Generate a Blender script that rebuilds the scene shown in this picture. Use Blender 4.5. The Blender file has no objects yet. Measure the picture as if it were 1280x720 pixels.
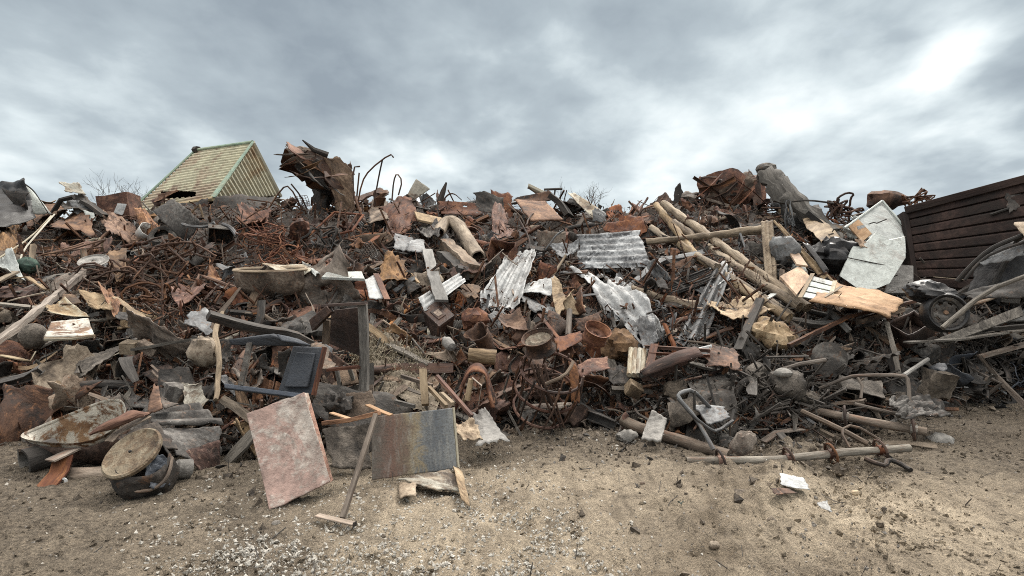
import bpy, math, random
import numpy as np
from mathutils import Vector, Matrix

random.seed(11)
RNG = np.random.default_rng(11)
F, CX, HY, CAMZ = 720.0, 640.0, 350.0, 1.6      # focal length and horizon of the photograph, in its pixels
SC = bpy.context.scene
COL = SC.collection

# ------------------------------------------------------------------ noise
def _hash(ix, iy, iz):
    n = (ix.astype(np.int64) * 73856093) ^ (iy.astype(np.int64) * 19349663) ^ (iz.astype(np.int64) * 83492791)
    n = (n ^ (n >> 13)) * 1274126177
    n = (n ^ (n >> 16)) & 0xFFFFFF
    return n / float(0xFFFFFF) * 2 - 1

def vnoise(P):
    P = np.asarray(P, float)
    i = np.floor(P).astype(np.int64); f = P - i; u = f * f * (3 - 2 * f)
    x, y, z = i[..., 0], i[..., 1], i[..., 2]; a, b, c = u[..., 0], u[..., 1], u[..., 2]
    r = 0
    for dx in (0, 1):
        for dy in (0, 1):
            for dz in (0, 1):
                w = (a if dx else 1 - a) * (b if dy else 1 - b) * (c if dz else 1 - c)
                r = r + w * _hash(x + dx, y + dy, z + dz)
    return r

_ROT = np.linalg.qr(np.array([[.6, .7, -.3], [-.5, .65, .55], [.6, -.2, .8]]))[0]
def fbm(P, octaves=4, gain=.5):
    P = np.asarray(P, float); s = 0; a = 1.0
    for k in range(octaves):
        s = s + a * vnoise(P + 17.3 * k); a *= gain; P = P @ _ROT * 2.03
    return s

def ridge(P, octaves=3):
    """creased noise: sharp folds between bulging facets"""
    P = np.asarray(P, float) @ _ROT; s = 0; a = 1.0
    for k in range(octaves):
        s = s + a * (np.abs(vnoise(P + 7.7 * k)) - .3); a *= .55; P = P @ _ROT * 2.1
    return s

def xy3(X, Y, s, k=0.0):
    return np.stack([np.asarray(X) * s, np.asarray(Y) * s, np.full(np.shape(X), k)], -1)

# ------------------------------------------------------------------ the lie of the land
BASE = [(-500, 560), (-100, 548), (0, 545), (100, 548), (200, 560), (300, 566), (400, 560), (500, 545), (600, 540), (700, 528),
        (800, 535), (900, 548), (1000, 545), (1100, 525), (1200, 505), (1280, 498), (1700, 490)]
CREST = [(-500, 270), (-100, 258), (0, 258), (60, 266), (165, 266), (215, 258), (330, 254), (400, 252), (450, 252), (520, 255), (640, 254),
         (720, 262), (800, 260), (850, 251), (900, 250), (950, 256), (1030, 268), (1130, 282), (1280, 306), (1700, 306)]
FAR = [(-500, 11), (-100, 12.5), (0, 13), (300, 13.5), (640, 13.5), (850, 12.5), (1000, 12), (1130, 11), (1280, 10), (1700, 9.5)]
def ip(tab, px):
    return np.interp(px, [a for a, _ in tab], [b for _, b in tab])

def heap(X, Y):
    X = np.asarray(X, float); Y = np.maximum(np.asarray(Y, float), .5)
    px = np.clip(X / Y * F + CX, -900, 2100)
    yb = CAMZ * F / (ip(BASE, px) - HY); yc = ip(FAR, px)
    zc = CAMZ + (HY - ip(CREST, px)) / F * yc
    t = (Y - yb) / (yc - yb)
    up = np.clip(t, 0, 1) ** .82
    dn = np.clip(1 - (np.clip(t - 1, 0, 9) / 1.1) ** 2, 0, 1)
    edge = np.clip((px + 700) / 300, 0, 1) * np.clip((1900 - px) / 300, 0, 1)
    m = np.clip(t * 4, 0, 1) * dn
    z = zc * up * dn * edge + m * edge * (.13 * fbm(xy3(X, Y, .9, 3.1), 3))
    return np.where(t > 0, z, 0.0)

def ground(X, Y):
    X = np.asarray(X, float); Y = np.asarray(Y, float)
    z = .03 * fbm(xy3(X, Y, .7), 3) + .02 * fbm(xy3(X, Y, 3.1, 5), 3)
    for a, b, ang in ((-.9, 2.9, .25), (.35, 3.3, -.5)):          # older, half filled wheel tracks
        e = (X - a) * math.cos(ang) - (Y - b) * math.sin(ang); z = z - .034 * np.exp(-(e / .14) ** 2) * (1 + .5 * np.sin(((X - a) * math.sin(ang) + (Y - b) * math.cos(ang)) * 46)) * np.clip(.6 + fbm(xy3(X, Y, 1.3, 4), 2), 0, 1)
    # wheel ruts that run off past the heap on the right
    d = X - (1.15 + .62 * (Y - 3.0)); far = np.clip((9 - Y) / 3, 0, 1)
    rut = np.exp(-((d - .55) / .35) ** 2)
    z = z + far * (-.045 * rut + .045 * np.exp(-((d - .02) / .16) ** 2) * (1 + fbm(xy3(X, Y, 5, 2), 3)))
    clod = np.clip(fbm(xy3(X, Y, 9, 8), 3) - .15, 0, 1)
    z = z + .022 * np.clip(fbm(xy3(X, Y, 6, 9), 4) + .1, -.3, 1) * np.clip(.5 + fbm(xy3(X, Y, 1.1, 7), 2), .1, 1)
    z = z +   .06 * clod * np.clip(.25 + np.exp(-((d + .25) / .45) ** 2), 0, 1) * far
    tread = np.clip(np.sin((Y * 1.0 - .35 * np.abs(d - .55)) * 2 * math.pi / .085) * 1.6, -1, 1)
    return z + .012 * tread * np.exp(-((d - .6) / .26) ** 4) * far

def surf(X, Y):
    return np.maximum(ground(X, Y) , heap(X, Y))

_YS = np.arange(2.2, 26, .03)
_PX = np.arange(-720, 2000, 6.0)
_TAB = surf((_PX[:, None] - CX) / F * _YS[None], np.broadcast_to(_YS, (len(_PX), len(_YS))))
_MEMO = {}
def hit(px, py):
    """distance at which the ray through a point of the photograph meets the ground or the heap"""
    t = (px + 720) / 6.0; i = int(min(max(t, 0), len(_PX) - 2)); f = t - i
    k = np.argmax(CAMZ - (py - HY) / F * _YS <= _TAB[i] * (1 - f) + _TAB[i + 1] * f)
    return float(_YS[k]) if k else float(ip(FAR, px))

def W(px, py, Y):
    return np.array([(px - CX) / F * Y, Y, CAMZ - (py - HY) / F * Y])

def P(t):
    """(px, py, d): d under 2 is a height above the heap, measured towards the eye; d over 2 is the distance itself"""
    px, py, d = t
    h = hit(px, py)
    return W(px, py, h - d if d < 2 else min(d, h - .15) if py > 288 else d)

def proj(p):
    return CX + p[0] / p[1] * F, HY + (CAMZ - p[2]) / p[1] * F

# ------------------------------------------------------------------ shapes: each returns (V, faces, grain)
def gridf(nu, nv):
    return [(i * nv + j, (i + 1) * nv + j, (i + 1) * nv + j + 1, i * nv + j + 1) for i in range(nu - 1) for j in range(nv - 1)]

def crease(uv, n, rng):
    z = np.zeros(uv.shape[:-1])
    for k in range(n):
        a = rng.uniform(0, 2 * math.pi); d = np.array([math.cos(a), math.sin(a)]); c = rng.uniform(.15, .85, 2)
        s = (uv - c) @ d
        z = z + rng.choice([-1, 1]) * np.abs(s) * rng.uniform(.4, 1)
    return z - z.mean()

def bend(V, p, n, m, ang, width):
    n = n / np.linalg.norm(n); m = m - n * (m @ n); m = m / np.linalg.norm(m)
    D = V - p; s = D @ n; h = D @ m
    th = ang * np.clip(s / width, 0, 1); R = width / ang if abs(ang) > 1e-6 else 1e9
    rest = np.maximum(s - width, 0)
    cn = R * np.sin(th) - h * np.sin(th) + rest * np.cos(th)
    cm = R * (1 - np.cos(th)) + h * np.cos(th) + rest * np.sin(th)
    k = s > 0
    out = V.copy()
    out[k] = V[k] + np.outer(cn - s, n)[k] + np.outer(cm - h, m)[k]
    return out

def rag_uv(nu, nv, rag, rng):
    u, v = np.meshgrid(np.linspace(0, 1, nu), np.linspace(0, 1, nv), indexing='ij')
    if rag:
        o = rng.uniform(0, 90)
        eu = np.clip(np.abs(u - .5) * 2, 0, 1) ** 4; ev = np.clip(np.abs(v - .5) * 2, 0, 1) ** 4
        j1 = fbm(np.stack([v * 5, u * 0 + o, u * 0 + (u > .5) * 7], -1), 3); j2 = fbm(np.stack([u * 5, u * 0 + o + 31, (v > .5) * 7.], -1), 3)
        u, v = u + rag * eu * j1, v + rag * ev * j2
    return u, v

def quad4(c, nu=18, nv=14, crump=.05, rag=.03, nc=6, seed=0, corr=None, holes=0, fine=.25):
    """a sheet spanned by four points (top left, top right, bottom right, bottom left), creased along its normal"""
    rng = np.random.default_rng(seed + 100)
    tup = all(isinstance(t, tuple) for t in c)
    c = [P(t) if isinstance(t, tuple) else np.asarray(t, float) for t in c]
    if tup and all(q[1] > 4.6 for q in c):                  # rest on the heap, not in it
        bury = 0
        for a in (0, .25, .5, .75, 1):
            for b in (0, .25, .5, .75, 1):
                q = c[0] * (1 - a) * (1 - b) + c[1] * a * (1 - b) + c[2] * a * b + c[3] * (1 - a) * b; x, y = proj(q)
                if y > 285: bury = max(bury, q[1] - hit(x, y) + .1)
        c = [W(*proj(q), q[1] - min(bury, .8)) for q in c]
    u, v = rag_uv(nu, nv, rag, rng)
    U, Vv = u[..., None], v[..., None]
    pos = c[0] * (1 - U) * (1 - Vv) + c[1] * U * (1 - Vv) + c[2] * U * Vv + c[3] * (1 - U) * Vv
    n = np.cross(c[1] - c[0], c[3] - c[0]); n /= np.linalg.norm(n)
    if n[1] > 0: n = -n
    w = np.linalg.norm(c[1] - c[0]); h = np.linalg.norm(c[3] - c[0]); L = math.sqrt(w * h)
    d = np.zeros_like(u)
    if crump:
        d = crump * L * (crease(np.stack([u, v], -1), nc, rng) + fine * (fbm(np.stack([u * w / L * 3, v * h / L * 3, u * 0 + seed * 1.7], -1), 3) * .22 + ridge(np.stack([u * w / L * 6, v * h / L * 6, u * 0 + seed * 2.7], -1)) * 1.3))
    if corr:
        axis, waves, amp = corr
        s = (u if axis == 'u' else v) * waves * 2 * math.pi
        d = d + amp * np.clip(np.sin(s) * 1.5, -1, 1)
    pos = pos + d[..., None] * n
    fs = gridf(nu, nv)
    if holes:
        hs = vnoise(np.stack([u * 6, v * 6, u * 0 + seed + .5], -1)).reshape(-1)
        fs = [f for f in fs if hs[f[0]] < 1 - holes]
    G = np.stack([u * w, v * h, u * 0], -1).reshape(-1, 3)
    return pos.reshape(-1, 3), fs, G

def sheet(w, h, rng, nu=14, nv=11, crump=.06, rag=.12, folds=2, corr=None):
    u, v = rag_uv(nu, nv, rag, rng)
    cs = np.array([[-.5, -.5], [.5, -.5], [.5, .5], [-.5, .5]]) + rng.uniform(-.2, .2, (4, 2))
    if rng.random() < .3: cs[rng.integers(4)] *= .35
    U, Vv = u[..., None], v[..., None]
    q = cs[0] * (1 - U) * (1 - Vv) + cs[1] * U * (1 - Vv) + cs[2] * U * Vv + cs[3] * (1 - U) * Vv
    L = math.sqrt(w * h)
    z = crump * L * (crease(np.stack([u, v], -1), 5, rng) + .4 * ridge(np.stack([u * 5, v * 5 * h / w, u * 0 + rng.uniform(0, 50)], -1)) + .08 * fbm(np.stack([u * 3, v * 3 * h / w, u * 0 + rng.uniform(0, 50)], -1), 3))
    if corr: z = z + corr[1] * np.sin(u * corr[0] * 2 * math.pi)
    V = np.stack([q[..., 0] * w, q[..., 1] * h, z], -1).reshape(-1, 3)
    for k in range(folds):
        a = rng.uniform(0, 2 * math.pi)
        V = bend(V, np.array([rng.uniform(-.25, .25) * w, rng.uniform(-.25, .25) * h, 0]), np.array([math.cos(a), math.sin(a), 0]),
                 np.array([0, 0, 1.]), rng.choice([-1, 1]) * rng.uniform(.4, 1.7), L * rng.uniform(.05, .4))
    fs = gridf(nu, nv)
    if rng.random() < .45:
        hs = vnoise(np.stack([u * 5, v * 5, u * 0 + rng.uniform(0, 99)], -1)).reshape(-1)
        fs = [f for f in fs if hs[f[0]] < .52]
    return V, fs, np.stack([u * w, v * h, u * 0], -1).reshape(-1, 3)

def chaikin(p, it=2):
    p = np.asarray(p, float)
    for _ in range(it):
        q = [p[0]]
        for a, b in zip(p[:-1], p[1:]): q += [a * .75 + b * .25, a * .25 + b * .75]
        q.append(p[-1]); p = np.array(q)
    return p

def dense(p, step):
    p = np.asarray(p, float); out = [p[0]]
    for a, b in zip(p[:-1], p[1:]):
        n = max(1, int(np.linalg.norm(b - a) / step))
        out += [a + (b - a) * (k + 1) / n for k in range(n)]
    return np.array(out)

def frames(p):
    t = np.gradient(p, axis=0); t /= np.linalg.norm(t, axis=1)[:, None] + 1e-12
    a = np.array([0, 0, 1.]) if abs(t[0][2]) < .8 else np.array([1., 0, 0])
    n = np.cross(t[0], a); n /= np.linalg.norm(n); N = [n]
    for k in range(1, len(p)):
        n = N[-1] - t[k] * (N[-1] @ t[k]); n /= np.linalg.norm(n) + 1e-12; N.append(n)
    N = np.array(N); return t, N, np.cross(t, N)

def sweep(p, sec, closed=True, scale=None, caps=True, twist=0, rough=0, seed=0):
    p = np.asarray(p, float); sec = np.asarray(sec, float); m = len(sec); n = len(p)
    t, N, B = frames(p)
    sc = np.ones(n) if scale is None else np.interp(np.linspace(0, 1, n), np.linspace(0, 1, len(scale)), scale)
    tw = np.linspace(0, twist, n)
    ca, sa = np.cos(tw), np.sin(tw)
    sx = sec[None, :, 0] * ca[:, None] - sec[None, :, 1] * sa[:, None]; sy = sec[None, :, 0] * sa[:, None] + sec[None, :, 1] * ca[:, None]
    V = p[:, None, :] + (sx * sc[:, None])[..., None] * N[:, None, :] + (sy * sc[:, None])[..., None] * B[:, None, :]
    V = V.reshape(-1, 3)
    if rough: V = V + rough * np.stack([fbm(V * 7 + seed + k * 9.1, 3) for k in range(3)], -1)
    d = np.concatenate([[0], np.cumsum(np.linalg.norm(np.diff(p, axis=0), axis=1))])
    G = np.stack([np.broadcast_to(sec[None, :, 0], (n, m)), np.broadcast_to(sec[None, :, 1], (n, m)), np.broadcast_to(d[:, None] * .18, (n, m))], -1).reshape(-1, 3)
    mm = m if closed else m - 1
    fs = [(i * m + j, i * m + (j + 1) % m, (i + 1) * m + (j + 1) % m, (i + 1) * m + j) for i in range(n - 1) for j in range(mm)]
    if caps and closed: fs += [tuple(range(m))[::-1], tuple((n - 1) * m + j for j in range(m))]
    return V, fs, G

def circ(r, n=8, flat=1.0):
    a = np.arange(n) / n * 2 * math.pi; return np.stack([np.cos(a) * r, np.sin(a) * r * flat], -1)

def tube(p, r, n=8, scale=None, smooth=0, rough=0, seed=0, step=None, hollow=False):
    p = [P(q) if isinstance(q, tuple) else q for q in p]
    if smooth: p = chaikin(p, smooth)
    if step: p = dense(p, step)
    if not hollow: return sweep(p, circ(r, n), True, scale, True, 0, rough, seed)
    p = np.asarray(p, float); a = sweep(p, circ(r, n), True, scale, False, 0, rough, seed)
    b = sweep(p, circ(r * .8, n), True, scale, False, 0, rough, seed)
    o = len(a[0]); fs = a[1] + [tuple(x + o for x in f[::-1]) for f in b[1]]
    e = (len(p) - 1) * n
    for j in range(n):
        k = (j + 1) % n
        fs += [(j, o + j, o + k, k), (e + k, o + e + k, o + e + j, e + j)]
    return np.concatenate([a[0], b[0]]), fs, np.concatenate([a[2], b[2]])

SEC = {'flat': lambda s: np.array([[-s, -s * .12], [s, -s * .12], [s, s * .12], [-s, s * .12]]),
       'square': lambda s: np.array([[-s, -s], [s, -s], [s, s], [-s, s]]),
       'plank': lambda s: np.array([[-s, -s * .22], [s, -s * .22], [s, s * .22], [-s, s * .22]]),
       'angle': lambda s: np.array([[0, 0], [2 * s, 0], [2 * s, .3 * s], [.3 * s, .3 * s], [.3 * s, 2 * s], [0, 2 * s]]),
       'channel': lambda s: np.array([[-s, 0], [s, 0], [s, s], [.8 * s, s], [.8 * s, .2 * s], [-.8 * s, .2 * s], [-.8 * s, s], [-s, s]]),
       'ibeam': lambda s: np.array([[-s, -s], [s, -s], [s, -.8 * s], [.12 * s, -.8 * s], [.12 * s, .8 * s], [s, .8 * s], [s, s], [-s, s], [-s, .8 * s], [-.12 * s, .8 * s], [-.12 * s, -.8 * s], [-s, -.8 * s]])}

def bar(p, kind, s, smooth=0, step=None, **k):
    p = [P(q) if isinstance(q, tuple) else q for q in p]
    if smooth: p = chaikin(p, smooth)
    if step: p = dense(p, step)
    return sweep(p, SEC[kind](s), True, **k)

def lathe(prof, n=20, dent=0, seed=0, close=True):
    a = np.arange(n) / n * 2 * math.pi; m = len(prof)
    V = np.array([[r * math.cos(t), r * math.sin(t), z] for t in a for r, z in prof])
    if dent:
        V = V * (1 + dent * np.stack([fbm(V / max(r for r, _ in prof) * 1.3 + seed, 2)] * 2 + [V[:, 2] * 0], -1))
    fs = [(i * m + j, ((i + 1) % n) * m + j, ((i + 1) % n) * m + j + 1, i * m + j + 1) for i in range(n) for j in range(m - 1)]
    return V, fs, V.copy()

def box(sx, sy, sz):
    V = np.array([[x, y, z] for x in (-sx / 2, sx / 2) for y in (-sy / 2, sy / 2) for z in (-sz / 2, sz / 2)])
    return V, [(0, 1, 3, 2), (4, 6, 7, 5), (0, 4, 5, 1), (2, 3, 7, 6), (0, 2, 6, 4), (1, 5, 7, 3)], V.copy()

def cubegrid(n, skip=()):
    idx, V, fs = {}, [], []
    def vid(p):
        k = tuple(np.round(p, 5))
        if k not in idx: idx[k] = len(V); V.append(p)
        return idx[k]
    for ax in range(3):
        for s in (-.5, .5):
            if (ax, s) in skip: continue
            for i in range(n):
                for j in range(n):
                    q = []
                    for a, b in ((0, 0), (1, 0), (1, 1), (0, 1)):
                        p = [0, 0, 0]; p[ax] = s; p[(ax + 1) % 3] = (i + a) / n - .5; p[(ax + 2) % 3] = (j + b) / n - .5; q.append(vid(tuple(p)))
                    fs.append(tuple(q if s > 0 else q[::-1]))
    return np.array(V, float), fs

def crushed(sx, sy, sz, amp, rng, n=6, skip=(), folds=1):
    V, fs = cubegrid(n, skip); o = rng.uniform(0, 90); V = V * np.array([sx, sy, sz]); G = V.copy(); L = (sx * sy * sz) ** (1 / 3)
    V = V + amp * L * np.stack([fbm(V / L * 1.6 + o + 7 * k, 3) for k in range(3)], -1)
    for k in range(folds):
        a = rng.normal(size=3); b = rng.normal(size=3)
        V = bend(V, rng.uniform(-.2, .2, 3) * L, a, b, rng.uniform(-.9, .9), L * .4)
    V = V + amp * L * .5 * ridge(V / L * 3 + o, 2)[:, None] * V / L
    return V, fs, G

def lump(r, amp, freq, seed, n=14, m=9, flat=1.0):
    V = []
    for i in range(n):
        for j in range(m + 1):
            a = i / n * 2 * math.pi; b = math.pi * (j / m); V.append([math.sin(b) * math.cos(a), math.sin(b) * math.sin(a), math.cos(b)])
    V = np.array(V); d = 1 + amp * (.55 * fbm(V * freq * .6 + seed, 2) - .9 * ridge(V * freq * .9 + seed, 3)); d = np.maximum(d, .25)
    V = V * d[:, None] * np.array(r) * np.array([1, 1, flat])
    fs = [(i * (m + 1) + j, i * (m + 1) + j + 1, ((i + 1) % n) * (m + 1) + j + 1, ((i + 1) % n) * (m + 1) + j) for i in range(n) for j in range(m)]
    return V, fs, V.copy()

def slab(c, thick):
    """a thick board on four points; thick runs away from the eye along the board's normal"""
    c = [P(t) if isinstance(t, tuple) else np.asarray(t, float) for t in c]
    n = np.cross(c[1] - c[0], c[3] - c[0]); n /= np.linalg.norm(n)
    if n[1] < 0: n = -n
    b = [q + n * thick for q in c]
    V = np.array(c + b)
    w, h = np.linalg.norm(c[1] - c[0]), np.linalg.norm(c[3] - c[0])
    G = np.array([[0, h, 0], [w, h, 0], [w, 0, 0], [0, 0, 0]] * 2, float); G[4:, 2] = thick
    return V, [(0, 3, 2, 1), (4, 5, 6, 7), (0, 1, 5, 4), (1, 2, 6, 5), (2, 3, 7, 6), (3, 0, 4, 7)], G

def put(g, loc, axis=None, roll=0, up=None):
    """turn a shape so that its local z runs along axis, then move it"""
    V, f, G = g
    z = np.array([0, 0, 1.]) if axis is None else np.asarray(axis, float); z = z / np.linalg.norm(z)
    a = np.array([1., 0, 0]) if abs(z[0]) < .8 else np.array([0, 1., 0])
    if up is not None: a = np.asarray(up, float)
    x = a - z * (a @ z); x /= np.linalg.norm(x); y = np.cross(z, x)
    c, s = math.cos(roll), math.sin(roll); x, y = x * c + y * s, y * c - x * s
    loc = P(loc) if isinstance(loc, tuple) else np.asarray(loc, float)
    return V @ np.stack([x, y, z]) + loc, f, G

def join(*gs):
    V, fs, G, o = [], [], [], 0
    for v, f, g in gs:
        V.append(v); G.append(g); fs += [tuple(i + o for i in q) for q in f]; o += len(v)
    return np.concatenate(V), fs, np.concatenate(G)

# ------------------------------------------------------------------ objects
def mesh_object(name, geo, mat, origin, parent=None, solid=0, bevel=0, smooth=True, sub=0):
    V, fs, G = geo
    me = bpy.data.meshes.new(name)
    me.from_pydata((V - origin).tolist(), [], [list(map(int, f)) for f in fs])
    at = me.attributes.new('grain', 'FLOAT_VECTOR', 'POINT'); at.data.foreach_set('vector', np.asarray(G, np.float32).reshape(-1))
    me.materials.append(mat)
    if smooth:
        me.polygons.foreach_set('use_smooth', [True] * len(me.polygons))
        if smooth != 'all': me.set_sharp_from_angle(angle=math.radians(38))
    me.update()
    o = bpy.data.objects.new(name, me); COL.objects.link(o)
    if parent is not None: o.parent = parent
    if solid:
        m = o.modifiers.new('thickness', 'SOLIDIFY'); m.thickness = solid; m.offset = 0
    if bevel:
        m = o.modifiers.new('edge', 'BEVEL'); m.width = bevel; m.segments = 2; m.limit_method = 'ANGLE'
    return o

THINGS = []
def thing(name, label, cat, parts, mark=None, group=None):
    """parts: (name, shape, material, options); one part alone is the thing itself; options may hold subs=[...] and label"""
    allv = np.concatenate([p[1][0] for p in parts])
    org = np.array([(allv[:, 0].min() + allv[:, 0].max()) / 2, (allv[:, 1].min() + allv[:, 1].max()) / 2, allv[:, 2].min()])
    one = len(parts) == 1 and not (len(parts[0]) > 3 and parts[0][3].get('subs'))
    def mk(p, nm, parent):
        k = dict(p[3]) if len(p) > 3 else {}; subs = k.pop('subs', []); lb = k.pop('label', None)
        o = mesh_object(nm, p[1], p[2], org, parent, **k)
        if lb: o['label'] = lb
        for s in subs: mk(s, s[0], o)
        return o
    if one:
        root = mk(parts[0], name, None); root.location = org
    else:
        root = bpy.data.objects.new(name, None); root.empty_display_size = .1; COL.objects.link(root); root.location = org
        for p in parts: mk(p, p[0], root)
    root['label'] = label; root['category'] = cat; root['kind'] = 'thing'
    if group: root['group'] = group
    x, y = proj(allv.mean(0)); THINGS.append((root, mark, x, y))
    return root

def setting(name, geo, mat, kind='structure', **k):
    o = mesh_object(name, geo, mat, np.zeros(3), **k); o['kind'] = kind; return o
# ------------------------------------------------------------------ materials
def nodes_of(name):
    m = bpy.data.materials.new(name); m.use_nodes = True; nt = m.node_tree; nt.nodes.clear()
    out = nt.nodes.new('ShaderNodeOutputMaterial'); b = nt.nodes.new('ShaderNodeBsdfPrincipled'); nt.links.new(b.outputs[0], out.inputs[0])
    return m, nt, b

def N(nt, kind, **k):
    n = nt.nodes.new(kind)
    for a, v in k.items():
        if a in n.inputs.keys(): n.inputs[a].default_value = v
        else: setattr(n, a, v)
    return n

def noise(nt, vec, scale, detail=5, rough=.6, dist=0):
    n = N(nt, 'ShaderNodeTexNoise', Scale=scale, Detail=detail, Roughness=rough, Distortion=dist); nt.links.new(vec, n.inputs['Vector']); return n.outputs[0]

def ramp(nt, fac, stops):
    r = N(nt, 'ShaderNodeValToRGB'); e = r.color_ramp.elements
    while len(e) < len(stops): e.new(.5)
    for x, (p, c) in zip(e, stops): x.position = p; x.color = (*c, 1) if len(c) == 3 else c
    nt.links.new(fac, r.inputs[0]); return r.outputs[0]

def mth(nt, op, a, b=None, clamp=False):
    n = N(nt, 'ShaderNodeMath', operation=op, use_clamp=clamp)
    for i, v in enumerate((a, b)):
        if v is None: continue
        if isinstance(v, (int, float)): n.inputs[i].default_value = v
        else: nt.links.new(v, n.inputs[i])
    return n.outputs[0]

def mixc(nt, f, a, b, mode='MIX'):
    n = N(nt, 'ShaderNodeMix', data_type='RGBA', blend_type=mode)
    for s, v in ((0, f), (6, a), (7, b)):
        if isinstance(v, (int, float)): n.inputs[s].default_value = v
        elif isinstance(v, tuple): n.inputs[s].default_value = (*v, 1)
        else: nt.links.new(v, n.inputs[s])
    return n.outputs[2]

def grain_vec(nt):
    at = N(nt, 'ShaderNodeAttribute', attribute_name='grain'); oi = N(nt, 'ShaderNodeObjectInfo')
    sh = mth(nt, 'MULTIPLY', oi.outputs['Random'], 37.0)
    v = N(nt, 'ShaderNodeVectorMath', operation='ADD'); nt.links.new(at.outputs['Vector'], v.inputs[0]); nt.links.new(sh, v.inputs[1])
    return v.outputs[0], oi.outputs['Random']

COLWORD = {}
def metal(key, word, lo, mid, hi, paint=None, amt=.5, rough=(.65, .95), metallic=.0, scale=3.0, bump=.5, vary=.35, patch=2.4, dirt=.35, spec=.35, spots=None, eave=None):
    """weathered surface: blotches of three tones, a coat of paint worn through in patches, grime in the fine grain"""
    m, nt, b = nodes_of(key); vec, rnd = grain_vec(nt)
    A = noise(nt, vec, scale, 7, .68, .6); B = noise(nt, vec, scale * 9, 5, .65)
    mixed = mth(nt, 'ADD', mth(nt, 'MULTIPLY', A, .72), mth(nt, 'MULTIPLY', B, .28))
    col = ramp(nt, mixed, [(.38, lo), (.5, mid), (.62, hi)])
    if paint:
        C = noise(nt, vec, patch, 6, .7, .8); k = ramp(nt, mth(nt, 'ADD', mth(nt, 'MULTIPLY', C, .8), mth(nt, 'MULTIPLY', B, .2)), [(amt - .035, (1, 1, 1)), (amt + .035, (0, 0, 0))])
        tone = mixc(nt, ramp(nt, noise(nt, vec, scale * 1.7, 6, .7), [(.35, (0, 0, 0)), (.7, (1, 1, 1))]), tuple(x * .72 for x in paint), paint)
        col = mixc(nt, k, col, tone)
    if spots: col = mixc(nt, ramp(nt, noise(nt, vec, scale * 4.3, 6, .75, .5), [(.56, (0, 0, 0)), (.66, (.75, .75, .75))]), col, spots)
    if eave:
        ra = N(nt, 'ShaderNodeAttribute', attribute_name='grain'); sp = N(nt, 'ShaderNodeSeparateXYZ'); nt.links.new(ra.outputs['Vector'], sp.inputs[0])
        k = mth(nt, 'ADD', sp.outputs[1], mth(nt, 'MULTIPLY', mth(nt, 'SUBTRACT', noise(nt, vec, 2.2, 6, .7), .5), 2.6)); k = mth(nt, 'DIVIDE', k, eave)
        col = mixc(nt, ramp(nt, k, [(.6, (0, 0, 0)), (1.05, (.85, .85, .85))]), col, (.2, .095, .04))
    g = ramp(nt, noise(nt, vec, scale * 2.3, 8, .75, 1.2), [(.4, (0, 0, 0)), (.72, (1, 1, 1))])
    col = mixc(nt, mth(nt, 'MULTIPLY', g, dirt), col, (.035, .028, .022))
    h = N(nt, 'ShaderNodeHueSaturation'); nt.links.new(col, h.inputs['Color'])
    nt.links.new(mth(nt, 'ADD', mth(nt, 'MULTIPLY', rnd, vary * 2), 1 - vary), h.inputs['Value'])
    nt.links.new(mth(nt, 'ADD', mth(nt, 'MULTIPLY', mth(nt, 'FRACT', mth(nt, 'MULTIPLY', rnd, 7.31)), .45), .65), h.inputs['Saturation'])
    nt.links.new(h.outputs[0], b.inputs['Base Color'])
    rg = N(nt, 'ShaderNodeMapRange'); nt.links.new(mixed, rg.inputs[0]); rg.inputs[1].default_value = .3; rg.inputs[2].default_value = .7
    rg.inputs[3].default_value, rg.inputs[4].default_value = rough; nt.links.new(rg.outputs[0], b.inputs['Roughness'])
    b.inputs['Metallic'].default_value = metallic; b.inputs['Specular IOR Level'].default_value = spec
    bp = N(nt, 'ShaderNodeBump', Strength=min(1, bump * 1.5), Distance=.04); nt.links.new(mth(nt, 'ADD', mixed, mth(nt, 'MULTIPLY', noise(nt, vec, scale * 30, 3, .6), .15)), bp.inputs['Height']); nt.links.new(bp.outputs[0], b.inputs['Normal'])
    COLWORD[key] = word
    return m

M = {}
def add(key, *a, **k): M[key] = metal(key, *a, **k)
add('rust_dark', 'dark rust-brown', (.011, .0065, .005), (.062, .029, .017), (.16, .08, .043), spots=(.25, .11, .045))
add('rust_red', 'red-brown rusted', (.02, .009, .006), (.11, .04, .022), (.24, .105, .052), spots=(.33, .16, .075))
add('rust_orange', 'orange rusted', (.045, .02, .011), (.19, .083, .034), (.36, .19, .085), spots=(.06, .03, .02))
add('rust_grey', 'grey-brown rusted', (.03, .022, .017), (.14, .105, .078), (.31, .25, .195), spots=(.2, .09, .042))
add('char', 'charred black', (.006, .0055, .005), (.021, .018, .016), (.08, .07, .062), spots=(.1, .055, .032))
add('soot', 'sooty grey', (.012, .011, .01), (.056, .05, .045), (.17, .158, .142), spots=(.15, .085, .05))
add('galv', 'dull grey galvanised', (.04, .04, .042), (.135, .138, .142), (.29, .3, .305), metallic=.2, rough=(.45, .8), vary=.3, spots=(.12, .07, .04))
add('silver', 'pale silvery', (.1, .09, .08), (.36, .36, .355), (.6, .61, .61), paint=(.5, .515, .515), amt=.52, metallic=.1, rough=(.42, .8), vary=.1, dirt=.5)
add('white', 'chipped white', (.04, .022, .014), (.16, .08, .04), (.3, .19, .11), paint=(.62, .62, .59), amt=.56, rough=(.45, .9), vary=.15)
add('cream', 'grimy cream', (.06, .04, .026), (.2, .14, .085), (.4, .32, .21), paint=(.48, .44, .34), amt=.5, vary=.15)
add('tan', 'dirty tan', (.07, .046, .027), (.27, .195, .12), (.45, .355, .24), vary=.25, spots=(.12, .06, .03))
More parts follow.
